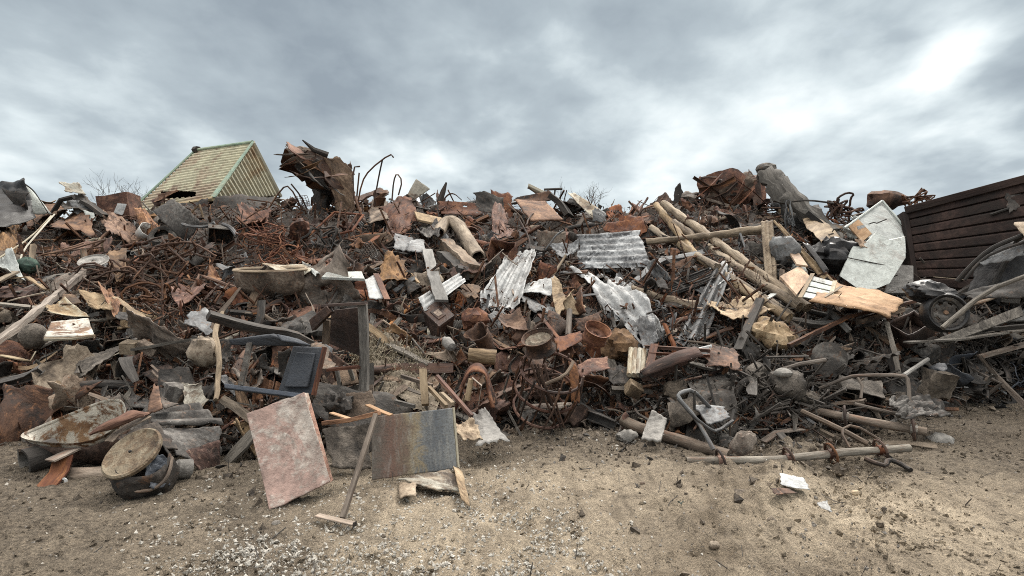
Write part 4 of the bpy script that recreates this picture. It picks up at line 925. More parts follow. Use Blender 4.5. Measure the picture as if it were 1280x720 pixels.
one('grey_weathered_board', 'broad grey weathered board lying right below the half-buried wheel', 'board', slab([(1170, 424, .5), (1276, 382, .5), (1280, 394, .55), (1182, 430, .55)], .03), 'wood_grey', 'the broad grey board', bevel=.004)
one('long_grey_lath', 'long thin grey lath lying level under the broad grey board', 'lath', bar([(1134, 428, .6), (1200, 424, .6), (1282, 412, .6)], 'plank', .05), 'wood_grey', 'the long level lath')
one('pale_shelf_board', 'pale grey slab edge jutting in at the frame border under the crushed car', 'board', slab([(1258, 392, .35), (1330, 374, .35), (1330, 396, .35), (1256, 402, .35)], .03), 'concrete', None, bevel=.004)
one('bent_angle_iron', 'rusty angle iron bent into a sharp V above the bare earth at the edge', 'angle iron', bar([(1312, 420, .45), (1270, 432, .5), (1227, 444, .5), (1248, 470, .4), (1284, 506, .3)], 'angle', .028), 'rust_grey', 'the V-shaped angle iron')
one('dark_brown_crate', 'small dark crate with an olive inside below the half-buried wheel', 'crate', put(crushed(.42, .3, .22, .05, R, 5, skip=((2, .5),), folds=0), (1138, 412, .5), [-.3, -.6, 1], .3), 'wood_dark', None, solid=.012)
one('orange_plywood_sheet', 'large bent sheet of orange plywood below the white boards', 'plywood', quad4([(1046, 346, .9), (1132, 374, .8), (1112, 396, .95), (1006, 382, 1.0)], 26, 14, .07, .04, 6, 76), 'ply', 'the orange plywood sheet', solid=.015)
one('brown_chipboard', 'square brown chipboard leaning beside the white slatted shutter', 'board', slab([(975, 345, .9), (1000, 332, .8), (1013, 346, .85), (996, 368, .95)], .03), 'ply', 'the square brown chipboard', bevel=.003)
one('brown_chipboard', 'narrow brown chipboard wedged above the square one', 'board', slab([(980, 304, .9), (992, 306, .9), (1010, 332, .9), (996, 330, .9)], .03), 'ply', None, bevel=.003)
sl = []
for k in range(4):
    t = k / 4
    a, b = P((1013, 344, .95)) * (1 - t) + P((1002, 372, .95)) * t, P((1042, 352, .95)) * (1 - t) + P((1034, 378, .95)) * t
    a2, b2 = P((1013, 344, .95)) * (1 - t - .2) + P((1002, 372, .95)) * (t + .2), P((1042, 352, .95)) * (1 - t - .2) + P((1034, 378, .95)) * (t + .2)
    sl.append(('slat', slab([a, b, b2, a2], .015), M['board_white'], dict(bevel=.003)))
sl.append(('side_rail', bar([(1016, 342, .97), (1000, 372, .97)], 'plank', .025), M['wood_pale'])); sl.append(('side_rail', bar([(1044, 351, .97), (1035, 380, .97)], 'plank', .025), M['cream']))
thing('white_slatted_shutter', 'small white slatted shutter between chipboard and the orange plywood', 'shutter', sl, 'the white slatted shutter')
one('crumpled_ochre_board', 'crumpled tan chunk of insulation at the lower end of the leaning poles', 'insulation', put(lump([.3, .2, .2], .5, 2.4, 21, 22, 14), (962, 420, .25), [.2, -.3, 1]), 'tan', 'the tan insulation chunk')
sheetq('crumpled_tan_sheet', 'crumpled tan cardboard sheet under the lower ends of the leaning poles', [(886, 372, .4), (944, 368, .4), (960, 398, .4), (902, 410, .4)], 'tan', 'the crumpled tan cardboard', nu=26, nv=22, crump=.2, rag=.1, nc=12, seed=77)
# --- bare poles
def pole(label, pts, r, mark=None, sc=None, mat='pole'):
    p = [P(t) for t in pts]; ds = dense(p, .2); lack = 0
    for q in ds[1:]:
        x, y = proj(q)
        if y > 300: lack = max(lack, q[1] - hit(x, y) + .1)
    if lack > 0: w = np.linspace(.35, 1, len(p)); p = [W(*proj(q), q[1] - lack * k) for q, k in zip(p, w)]
    bow = np.random.default_rng(len(label)).uniform(-.05, .05, 3); ds = dense(p, .1); ds = ds + np.sin(np.linspace(0, math.pi, len(ds)))[:, None] * bow
    k = tube(ds, r * .74, 14, sc, rough=.016, seed=len(label))
    return one('wooden_pole', label, 'pole', k, mat, mark, 'bare wooden poles in the heap')
pole('longest bare pole slanting from the crest down to the orange plywood', [(829, 254, 11.0), (1010, 386, 8.0)], .098, 'the longest leaning pole', [.9, 1, 1.02])
pole('pole crossing behind the longest pole, its top leaning left against the sky', [(820, 256, 11.6), (872, 322, 10.3)], .092, 'the crossing pole')
pole('level bare pole lying across all the leaning poles', [(808, 302, 9.7), (868, 297, 9.55), (952, 287, 9.35)], .085, 'the level pole', [.85, 1, 1.1])
pole('short pole end poking out under the left end of the level pole', [(814, 284, 10.7), (830, 298, 10.4), (897, 334, 9.6)], .075)
pole('pole running under the longest pole, close along its lower side', [(843, 278, 10.4), (1000, 384, 8.1)], .095, None, [.9, 1, 1])
pole('lowest of the parallel leaning poles, ending near the upright dark bar', [(850, 305, 10.2), (986, 398, 8.35)], .09, None, [.9, 1, 1])
pole('stout pole stub lying on the crumpled tan cardboard', [(908, 345, 9.1), (990, 396, 8.0)], .085)
pole('level yellowish pole below the burnt grey sheet, pointing at the draped grey sheet', [(790, 362, 9.2), (872, 382, 8.7)], .082, 'the yellowish low pole')
one('draped_beige_strip', 'beige fabric strip draped over the end of the level pole and hanging down', 'fabric strip', quad4([(951, 277, 9.15), (966, 275, 9.15), (972, 352, 8.75), (957, 352, 8.75)], 10, 34, .04, .02, 4, 78, ('u', 2.5, .012)), 'tan', 'the hanging beige strip', solid=.012)
one('draped_beige_strip', 'long beige strip with a black underside trailing from the pole end to the shutter', 'fabric strip', quad4([(966, 276, 9.1), (976, 282, 9.1), (1044, 352, 8.3), (1030, 356, 8.3)], 10, 40, .03, .02, 4, 79, ('u', 1.5, .015)), 'tan', None, solid=.012)
one('black_foam_strip', 'black strip lying along the trailing beige strip', 'foam strip', quad4([(1004, 304, 8.7), (1012, 306, 8.7), (1036, 336, 8.35), (1030, 342, 8.35)], 8, 16, .05, .05, 4, 80), 'plastic_black', None, solid=.02)
one('grey_plastic_bag', 'grey plastic bag stuffed behind the hanging beige strip', 'plastic bag', put(lump([.22, .2, .24], .35, 2.6, 12, 20, 14), (980, 316, .7)), 'galv', 'the grey plastic bag')
one('black_plastic_bag', 'black crumpled bag under the beige bent tray left of the white boards', 'plastic bag', put(lump([.36, .3, .27], .5, 2.6, 13, 24, 16), (1040, 320, .7)), 'plastic_black', None)
# --- burnt, crumpled sheets in the middle
sheetq('burnt_corrugated_sheet', 'burnt silver-grey corrugated sheet with level ridges in the middle of the heap', [(722, 293, 9.9), (800, 289, 9.9), (816, 334, 9.35), (724, 337, 9.35)], 'burnt_sheet', 'the burnt corrugated sheet', nu=50, nv=60, crump=.05, rag=.05, nc=6, seed=81, corr=('v', 6, .011), fine=.2)
sheetq('burnt_corrugated_sheet', 'small burnt sheet end hanging left of the burnt corrugated sheet', [(688, 308, 10.1), (724, 298, 10), (726, 316, 9.8), (700, 324, 9.9)], 'burnt_sheet', None, nu=18, nv=14, crump=.14, rag=.1, seed=82)
sheetq('fluted_silver_sheet', 'pale silver fluted sheet hanging like a skirt in the middle of the heap', [(642, 310, 9.7), (672, 318, 9.6), (646, 386, 8.6), (598, 376, 8.7)], 'silver', 'the skirt-like silver sheet', nu=60, nv=44, crump=.15, rag=.09, nc=9, seed=83, corr=('u', 4.3, .02), fine=.15)
sheetq('folded_silver_sheet', 'folded silver sheet just right of the skirt-like one, its face bulging', [(660, 352, 8.8), (694, 344, 8.8), (690, 372, 8.5), (650, 366, 8.5)], 'silver', 'the folded silver sheet', nu=26, nv=18, crump=.14, rag=.08, nc=7, seed=84)
sheetq('folded_silver_sheet', 'grey crumpled lower flap under the folded silver sheet', [(648, 366, 8.55), (690, 376, 8.5), (698, 396, 8.35), (660, 390, 8.4)], 'galv', None, nu=22, nv=12, crump=.16, rag=.1, nc=7, seed=85)
sheetq('twisted_brown_sheet', 'twisted tan-brown sheet end hanging at the side of the folded silver sheet', [(690, 344, 8.6), (698, 350, 8.6), (712, 384, 8.4), (694, 398, 8.35)], 'tan', 'the twisted tan sheet end', nu=14, nv=22, crump=.14, rag=.06, nc=5, seed=86)
sheetq('long_crumpled_grey_sheet', 'long crumpled galvanised sheet sagging below the burnt corrugated sheet', [(716, 338, 9.2), (772, 336, 9.1), (826, 412, 7.9), (796, 424, 7.8)], 'silver', 'the long sagging grey sheet', nu=34, nv=44, crump=.2, rag=.1, nc=10, seed=87, corr=('u', 3.3, .02), fine=.2)
sheetq('long_crumpled_grey_sheet', 'dark torn tongue of grey sheet beside the long sagging grey sheet', [(752, 376, 8.6), (780, 372, 8.5), (800, 408, 7.95), (776, 402, 8.0)], 'galv', None, nu=18, nv=18, crump=.2, rag=.12, nc=8, seed=88)
sheetq('crushed_grey_duct', 'crushed curled grey end at the lower tip of the long sagging grey sheet', [(794, 402, .5), (818, 400, .5), (824, 426, .45), (802, 430, .5)], 'galv', 'the crushed curled end', nu=22, nv=22, crump=.28, rag=.06, nc=7, seed=301)
sheetq('draped_grey_sheet', 'tall grey sheet draped in folds beside the crumpled tan cardboard', [(893, 336, 8.8), (914, 342, 8.7), (884, 420, 7.5), (838, 434, 7.4)], 'galv', 'the tall draped grey sheet', nu=30, nv=40, crump=.12, rag=.05, nc=7, seed=89, corr=('u', 2.3, .035), fine=.15)
sheetq('draped_grey_sheet', 'pale twisted top of grey sheet caught between the poles', [(888, 334, 8.75), (906, 332, 8.75), (912, 352, 8.5), (890, 362, 8.5)], 'silver', None, nu=18, nv=18, crump=.2, rag=.1, nc=8, seed=90)
sheetq('dark_corrugated_sheet', 'dark corrugated sheet fanned out behind the tall draped grey sheet', [(842, 352, 9.1), (896, 330, 9.2), (892, 352, 8.8), (838, 370, 8.8)], 'char', 'the dark fanned sheet', nu=40, nv=30, crump=.04, rag=.04, nc=4, seed=91, corr=('v', 6, .02))
one('rusty_flat_bar', 'dark steel bar standing slanted in front of the lower pole ends', 'bar', bar([(950, 372, .8), (922, 436, .4)], 'channel', .05), 'soot', 'the slanted dark bar')
# --- elbow pipe etc.
one('elbow_duct_pipe', 'fat beige pipe bent in an elbow left of the middle of the heap', 'pipe', tube(dense(chaikin([P((548, 292, .5)), P((556, 278, .6)), P((570, 277, .65)), P((584, 300, .55)), P((598, 322, .45))], 2), .06), .125, 14, rough=.015, hollow=True), 'tan', 'the beige elbow pipe')
sheetq('grey_crumpled_sheet', 'blue-grey crumpled sheet wrapped around the back of the beige elbow pipe', [(518, 272, .5), (548, 280, .6), (552, 304, .6), (524, 298, .5)], 'soot', None, nu=22, nv=18, crump=.2, rag=.1, nc=10, seed=92)
sheetq('grey_crumpled_sheet', 'square grey sheet folded across below the blue-grey sheet by the elbow pipe', [(494, 292, .5), (516, 294, .5), (512, 312, .5), (492, 310, .5)], 'galv', None, nu=18, nv=14, crump=.14, rag=.1, nc=6, seed=93)
sheetq('grey_crumpled_sheet', 'flat grey sheet piece just below the square folded grey sheet', [(512, 300, .6), (532, 298, .6), (530, 314, .6), (508, 314, .6)], 'galv', None, nu=14, nv=12, crump=.1, rag=.08, nc=5, seed=94)
one('grey_beam_end', 'thick grey-brown beam lying under the beige elbow pipe', 'beam', bar(dense([P((556, 304, .4)), P((594, 340, .5))], .1), 'square', .095, rough=.03), 'rust_grey', None)
one('grey_beam_end', 'dark sooty beam end beside the thick grey-brown beam', 'beam', bar(dense([P((552, 318, .4)), P((582, 344, .5))], .1), 'square', .075, rough=.03), 'soot', None)
one('silver_post', 'pale weathered post with a bolted collar standing over the small carved cabinet', 'post', bar(dense([P((534, 312, .6)), P((542, 345, .7)), P((552, 376, .75))], .1), 'plank', .085, rough=.01), 'concrete', 'the pale weathered post')
sheetq('ribbed_grey_strip', 'pale ribbed metal strip slanting behind the foot of the weathered post', [(522, 374, .6), (574, 342, .6), (582, 352, .6), (532, 388, .6)], 'silver', 'the ribbed slanting strip', nu=14, nv=26, crump=.03, rag=.02, seed=95, corr=('v', 3, .012))
sheetq('ochre_torn_scrap', 'torn ochre scrap of sheet right of the ribbed slanting strip', [(574, 356, .5), (600, 358, .5), (596, 372, .5), (580, 370, .5)], 'ochre', None, nu=16, nv=12, crump=.2, rag=.16, nc=6, seed=96)
def carved():
    a, b, c, d = P((528, 388, .55)), P((548, 374, .6)), P((568, 394, .6)), P((549, 408, .55))
    ps = [('door', slab([a, b, c, d], .04), M['wood_dark'], dict(bevel=.006, subs=[('moulding', slab([a * .75 + c * .25 + [0, -.03, .0], b * .75 + d * .25 + [0, -.03, 0], c * .75 + a * .25 + [0, -.03, 0], d * .75 + b * .25 + [0, -.03, 0]], .03), M['wood_dark'], dict(bevel=.006)), ('centre_panel', slab([a * .65 + c * .35 + [0, -.045, .0], b * .65 + d * .35 + [0, -.045, 0], c * .65 + a * .35 + [0, -.045, 0], d * .65 + b * .35 + [0, -.045, 0]], .02), M['wood'], dict(bevel=.004))]))]
    dn = np.array([-.03, .12, -.22])
    ps.append(('side', slab([d, c, c + dn, d + dn], .03), M['wood_dark'], dict(bevel=.004))); ps.append(('side', slab([a, d, d + dn, a + dn], .03), M['wood_dark'], dict(bevel=.004)))
    thing('small_carved_cabinet', 'small dark wooden cabinet with a moulded door below the weathered post', 'cabinet', ps, 'the small carved cabinet')
carved()
# --- rods in the dark hollow on the left
for i, (x, y, rx, rz, n, lb) in enumerate([(160, 352, .9, .55, 110, 'wide tangle of dark rusty rods in the hollow below the shed'), (222, 330, .9, .5, 100, 'tangle of dark rods right below the low eave of the shed'),
                                        (330, 305, .8, .45, 110, 'dense nest of fine rusty wire under the shed gable'), (352, 330, .6, .4, 90, 'second nest of fine wire just above the white-rimmed tub'), (196, 372, .6, .35, 70, 'small rod tangle left of the white-rimmed tub'),
                                        (330, 268, .6, .25, 60, 'thin bent rods on the crest between shed gable and torn wreck'), (410, 300, .5, .4, 60, 'knotted rods beneath the torn rearing wreck')]):
    Y = hit(x, y) - .2; wires(lb, x, y, Y, rx, rz, n, 200 + i, ['rust_dark', 'rust_dark', 'rust_red', 'rust_red', 'rust_dark', 'rust_dark', 'char'][i], [.017, .017, .011, .011, .017, .018, .022][i], 'the ' + ['wide rod tangle', 'rod tangle under the eave', 'fine wire nest', 'second wire nest', 'small rod tangle', 'thin crest rods', 'knotted rods'][i])
one('office_chair_frame', 'small dark seat shell with light edges among rods below the shed', 'seat shell', put(crushed(.4, .3, .3, .05, R, 5, skip=((1, -.5),), folds=0), (276, 294, .4), [.2, -.2, 1], .5), 'soot', None, solid=.012)
one('small_rubber_tyre', 'small dark tyre lying below the cabinet with the white notice', 'tyre', put(lathe([(.12, -.06), (.2, -.075), (.25, 0), (.2, .075), (.12, .06)], 24, .03), (203, 296, .5), [.1, -.75, .6]), 'soot', 'the small dark tyre', solid=.012)
one('white_enamel_bucket', 'broken white enamel bucket left of the small dark tyre', 'bucket', put(lathe([(.1, -.12), (.14, .12)], 14, .2, 6), (180, 290, .5), [.7, -.4, .4]), 'white', None, solid=.01)
rod('shiny bent steel tube in front of the dark hollow under the shed', [(228, 280, 10.4), (236, 283, 10.3), (258, 284, 10.3), (268, 278, 10.3)], 'galv', .03, None, None, 'bent_steel_tube', 'tube')
rod('curved grey tube right of the dark seat shell', [(278, 280, 10.2), (288, 284, 10.2), (296, 294, 10.1)], 'galv', .035, None, None, 'bent_steel_tube', 'tube')
one('round_metal_disc', 'round pale slotted disc lying in the hollow on the left', 'disc', put(lathe([(.03, .01), (.14, .012), (.15, -.01), (.2, 0), (.21, .02)], 20), (117, 327, .85), [.1, -.5, .85]), 'concrete', None, solid=.01)
one('green_netting_ball', 'dark green ball of netting at the left below the rust slope', 'netting', put(lump([.16, .15, .12], .25, 3.5, 17, 20, 14), (34, 332, .3)), 'green', 'the green netting ball')
sheetq('white_lump_sheet', 'dirty white bag lying left of the green netting ball', [(-4, 324, .6), (20, 326, .6), (26, 340, .6), (-6, 346, .6)], 'board_white', None, nu=16, nv=12, crump=.2, rag=.1, nc=8, seed=97)
rod('long pale wire curving down the rust slope at the far left', [(68, 268, 10.6), (50, 288, 9.9), (28, 314, 9.2), (24, 332, 8.9)], 'cream', .014, None, None, 'loose_wire', 'wire')
rod('second pale wire running straight beside the curving one', [(64, 270, 10.5), (40, 296, 9.8), (0, 322, 9.0), (-20, 334, 8.8)], 'cream', .014, None, None, 'loose_wire', 'wire')
one('orange_bracket_plate', 'bent orange-brown plate hanging over the rod tangle in the left hollow', 'plate', quad4([(132, 316, .5), (156, 318, .5), (158, 342, .4), (146, 356, .4)], 14, 18, .16, .08, 5, 98), 'ochre', 'the bent orange plate', solid=.012)
one('rusty_hopper_piece', 'folded tan-orange plate standing at the left of the white-rimmed tub', 'plate', quad4([(262, 325, .5), (272, 340, .5), (278, 353, .5), (259, 353, .5)], 12, 14, .08, .04, 4, 99), 'rust_orange', 'the folded orange plate', solid=.012)
one('rusty_boat_sheet', 'boat-shaped dark rusted sheet right of the left hollow', 'sheet metal', quad4([(212, 362, .5), (262, 356, .5), (256, 372, .5), (222, 378, .5)], 22, 12, .14, .05, 5, 100), 'rust_red', None, solid=.012)
# --- tub, white panels, cabinet
def tub():
    a = P((296, 344, .75)); 
    path = [P((296, 353, .7)), P((320, 354, .75)), P((352, 356, .75)), P((382, 353, .7))]
    sec = np.array([[-.3, .22], [-.26, -.05], [-.15, -.2], [.15, -.2], [.26, -.05], [.3, .22], [.24, .22], [.2, -.02], [.12, -.13], [-.12, -.13], [-.2, -.02], [-.24, .22]])
    ax = path[-1] - path[0]; ax /= np.linalg.norm(ax)
    n = 20; V = []; 
    up = np.array([.03, -.13, .95]); up = up - ax * (up @ ax); up /= np.linalg.norm(up); side = np.cross(ax, up)
    L = np.linalg.norm(path[-1] - path[0])
    for i in range(n):
        t = i / (n - 1); w = (1 - abs(2 * t - 1) ** 4) ** .5 * (.85 + .3 * t) if 0 < t < 1 else .12
        for s in sec: V.append(path[0] + ax * L * t + side * s[0] * w * .85 + up * (s[1] * (w if s[1] < .1 else 1)) * .8)
    m = len(sec); fs = [(i * m + j, i * m + (j + 1) % m, (i + 1) * m + (j + 1) % m, (i + 1) * m + j) for i in range(n - 1) for j in range(m)]
    V = np.array(V)
    rimp = [path[0] + ax * L * (.5 - .5 * math.cos(t)) + side * .27 * math.sin(t) * .95 + up * .178 for t in np.linspace(0, 2 * math.pi, 40)]
    thing('old_bathtub', 'rusted old tub with a pale rolled rim left of the white slab', 'tub', [('basin', (V, fs, V), M['rust_grey']), ('rolled_edge', tube(rimp, .022, 6), M['tan'])], 'the white-rimmed tub')
tub()
one('white_metal_slab', 'flat white metal slab edge sticking out above the brown cabinet', 'panel', slab([(408, 340, 1.0), (452, 339, 1.0), (456, 348, 1.05), (402, 346, 1.05)], .04), 'board_white', 'the flat white slab', bevel=.006)
sheetq('peeling_white_sheet', 'peeling white sheet lying over the rolled edge of the tub', [(334, 334, .9), (384, 328, .9), (394, 340, .95), (350, 346, .95)], 'cream', 'the peeling white sheet', nu=24, nv=12, crump=.1, rag=.1, nc=6, seed=101)
sheetq('folded_white_angle', 'small folded white angle piece between peeling sheet and white slab', [(376, 325, .95), (388, 333, .95), (400, 340, .95), (394, 346, .95)], 'board_white', None, nu=12, nv=10, crump=.12, rag=.06, seed=102)
sheetq('pale_blue_window', 'pale bluish cracked pane in a rusty surround right of the flat white slab', [(456, 349, .7), (470, 344, .65), (482, 372, .7), (462, 376, .75)], 'silver', 'the pale cracked pane', nu=12, nv=14, crump=.05, rag=.04, seed=103)
one('rusty_window_bar', 'rusty strip along the right side of the pale cracked pane', 'strip', bar([(470, 342, .75), (484, 374, .75)], 'flat', .04), 'rust_red', None)
def cabinet():
    Y = hit(420, 470) - .75
    q = lambda x, y, d=0: W(x, y, Y + d)
    ps = [('back', slab([q(414, 388, .2), q(452, 384, .2), q(452, 446, .2), q(412, 430, .25)], .02), M['wood_dark'], dict(bevel=.003)),
          ('post', bar(dense([q(453, 380), q(456, 440), q(455, 488)], .12), 'square', .04, rough=.006), M['wood_grey']),
          ('top_rail', bar([q(404, 382), q(458, 379)], 'plank', .06), M['wood_dark']), ('post', bar([q(409, 400, .1), q(407, 430, .1)], 'square', .03), M['wood']),
          ('bottom_rail', bar([q(410, 462), q(452, 458)], 'plank', .055), M['rust_red']), ('side', slab([q(452, 384, .22), q(454, 383, .0), q(454, 452, 0), q(452, 446, .22)], .02), M['wood_dark']),
          ('drawer_box', slab([q(386, 400, -.12), q(408, 382, -.1), q(414, 390, -.1), q(390, 414, -.12)], .16), M['wood_dark'], dict(bevel=.006, label='small dark drawer box tilted against the cabinet'))]
    thing('broken_brown_cabinet', 'broken dark brown cabinet with grey wooden posts left of the middle', 'cabinet', ps, 'the broken brown cabinet')
cabinet()
def chair():
    Y = hit(430, 490) - .4; q = lambda x, y, d=0: W(x, y, Y + d)
    thing('broken_wooden_chair', 'broken small wooden chair under the brown cabinet', 'chair', [('seat', slab([q(424, 462, .15), q(444, 459, .15), q(448, 478, -.05), q(428, 482, -.05)], .02), M['wood']),
          ('leg', bar([q(420, 458), q(428, 496)], 'square', .018), M['wood_grey']), ('leg', bar([q(436, 458), q(448, 492)], 'square', .018), M['wood_grey']), ('stretcher', bar([q(426, 488), q(450, 482)], 'square', .015), M['wood_grey']), ('backrest', slab([q(448, 484, .1), q(466, 480, .1), q(468, 500, .05), q(450, 502, .05)], .02), M['wood'])], 'the broken wooden chair')
chair()
def cardoor():
    Y = 5.05; q = lambda x, y, d=0: W(x, y, Y + d)
    fr = lambda a, b, w, d=0: slab([q(*a), q(*b), q(b[0] + w[0], b[1] + w[1]), q(a[0] + w[0], a[1] + w[1])], .05)
    ps = [('skin', slab([q(366, 432, .1), q(406, 434, .05), q(392, 494, -.05), q(346, 492, 0)], .05), M['navy'], dict(bevel=.012)),
          ('inner_panel', slab([q(370, 440, .05), q(394, 441, .03), q(384, 484, -.08), q(354, 484, -.04)], .03), M['navy'], dict(bevel=.01)),
          ('top_rail', quad4([q(288, 424, .05), q(340, 418, 0), q(384, 432, 0), q(290, 430, .05)], 20, 6, .04, .01, 4, 104), M['slate'], dict(solid=.05)),
          ('folded_flap', quad4([q(346, 419, -.05), q(372, 424, -.05), q(388, 432, -.1), q(352, 426, -.1)], 12, 6, .05, .02, 3, 105), M['slate'], dict(solid=.02)),
          ('lower_rail', slab([q(280, 479, -.05), q(382, 492, -.12), q(380, 498, -.14), q(280, 485, -.07)], .05), M['slate'], dict(bevel=.008)),
          ('side_rail', slab([q(308, 428, 0), q(315, 428, 0), q(304, 482, -.05), q(297, 481, -.05)], .04), M['soot'], dict(bevel=.006)),
          ('rusty_edge', tube([q(406, 434, 0), q(392, 494, -.1)], .022, 6), M['rust_red'])]
    thing('detached_door', 'dark blue-grey steel door with an open window hole behind the pink panel', 'door', ps, 'the dark blue-grey door')
cardoor()
# --- left slope
one('rusty_square_post', 'long rusty post slanting up from the left edge of the heap', 'post', bar(dense([P((-14, 436, .6)), P((50, 386, .65)), P((122, 327, .6))], .1), 'square', .036, rough=.016), 'rust_grey', 'the long slanting rusty post')
thing('rusted_white_lid', 'white enamel tray with rust in its middle, left of the charred soil', 'tray', [('tray', quad4([(64, 402, .7), (111, 400, .65), (118, 420, .75), (55, 424, .8)], 22, 14, .05, .01, 4, 106), M['enamel'], dict(solid=.02)), ('turned_edge', tube([P((55, 424, .82)), P((90, 423, .82)), P((118, 420, .78))], .022, 6), M['cream'])], 'the rusted white tray')
sheetq('curled_tan_sheet', 'curled tan sheet forming an open loop above the rusted white tray', [(58, 384, .6), (84, 376, .6), (112, 396, .6), (62, 392, .65)], 'cream', None, nu=24, nv=14, crump=.16, rag=.06, nc=5, seed=107)
one('mud_ball_lump', 'round mud-coloured pot lying left under the rusted white tray', 'pot', put(lump([.15, .14, .15], .12, 2, 22, 18, 12), (42, 420, .45)), 'mud', None)
sheetq('arched_tan_panel', 'tan arched panel standing like a tent in the left middle slope', [(100, 368, .6), (134, 364, .6), (142, 392, .6), (112, 384, .6)], 'tan', 'the tent-like tan panel', nu=20, nv=16, crump=.2, rag=.05, nc=4, seed=108)
sheetq('arched_tan_panel', 'orange-brown folded edge beside the tent-like tan panel', [(122, 354, .6), (138, 360, .6), (152, 384, .65), (142, 396, .65)], 'rust_orange', None, nu=14, nv=18, crump=.16, rag=.06, nc=4, seed=109)
sheetq('dark_pointed_sheet', 'dark grey pointed blade of sheet right of the tent-like tan panel', [(142, 388, .6), (180, 396, .6), (168, 402, .65), (144, 398, .65)], 'soot', None, nu=16, nv=8, crump=.1, rag=.04, nc=3, seed=110)
sheetq('yellowish_scrap', 'small yellowish scrap between rusty post and tent-like tan panel', [(78, 368, .6), (94, 370, .6), (104, 380, .65), (76, 380, .65)], 'ochre', None, nu=12, nv=10, crump=.1, rag=.06, nc=3, seed=111)
for i, (pts, lb) in enumerate([([(20, 366, .5), (70, 344, .5), (104, 340, .5)], 'grey-brown lath lying along the upper side of the long rusty post'), ([(-6, 350, .5), (34, 346, .5), (58, 362, .5)], 'tan lath end pointing at the long rusty post from the left edge'),
                               ([(10, 376, .8), (56, 366, .8)], 'short pale lath left under the long rusty post'), ([(143, 372, .6), (180, 398, .62)], 'pale lath running down to the dark pointed blade'), ([(-4, 352, .6), (20, 340, .6)], 'thick pale stub at the far left above the rusty post'),
                               ([(0, 444, .5), (38, 452, .5), (44, 442, .5)], 'pale hooked branch low at the left edge of the heap'), ([(168, 437, .6), (243, 424, .7)], 'long dark board lying above the black gap in the left slope')]):
    one('timber_lath', lb, 'lath', bar(dense([P(t) for t in pts], .12), 'plank', [.035, .04, .03, .035, .06, .03, .07][i], rough=.008, seed=i), ['wood_grey', 'tan', 'wood_pale', 'wood_pale', 'wood_pale', 'cream', 'wood_grey'][i], ['the upper lath', None, None, None, None, 'the pale hooked branch', 'the long dark board'][i])
one('square_wood_block', 'small square timber block with cracked end above the long dark board', 'block', put(crushed(.17, .15, .13, .03, R, 4, folds=0), (164, 434, .6), [.05, -.2, 1]), 'wood_pale', 'the square timber block', bevel=.004)
one('square_wood_block', 'tilted timber block right beside the square cracked one', 'block', put(crushed(.2, .1, .1, .03, R, 4, folds=0), (185, 435, .6), [.5, -.2, .8]), 'wood', None, bevel=.004)
sheetq('dented_grey_panel', 'dented grey metal sheet piece left of the pale bent branch', [(236, 388, .6), (270, 390, .6), (262, 416, .6), (232, 408, .6)], 'galv', 'the dented grey sheet', nu=22, nv=18, crump=.14, rag=.12, nc=10, seed=112)
one('pale_bent_branch', 'pale bare branch hanging down in front of the black gap on the left', 'branch', tube([P((278, 390, .7)), P((267, 412, .75)), P((275, 440, .7)), P((272, 470, .6)), P((270, 500, .5))], .03, 7, [.8, 1, .9, .8], smooth=2, rough=.01), 'wood_pale', 'the hanging pale branch')
sheetq('torn_mesh_roll', 'mud-grey roll of torn matting lying across the charred soil on the left', [(96, 458, .4), (148, 428, .45), (156, 438, .5), (100, 474, .5)], 'mud', 'the mud-grey matting', nu=30, nv=16, crump=.12, rag=.12, nc=9, seed=113)
one('round_rolled_bundle', 'tan round bundle right of the long dark board', 'bundle', put(lump([.16, .14, .17], .3, 2.4, 23, 18, 12), (256, 440, .6)), 'tan', None)
sheetq('pale_leaf_sheet', 'pale leaf-shaped sheets curling up behind the crushed brown box', [(218, 480, .4), (232, 496, .4), (264, 496, .4), (246, 516, .45)], 'cream', 'the pale leaf-shaped sheet', nu=18, nv=18, crump=.2, rag=.06, nc=6, seed=114)
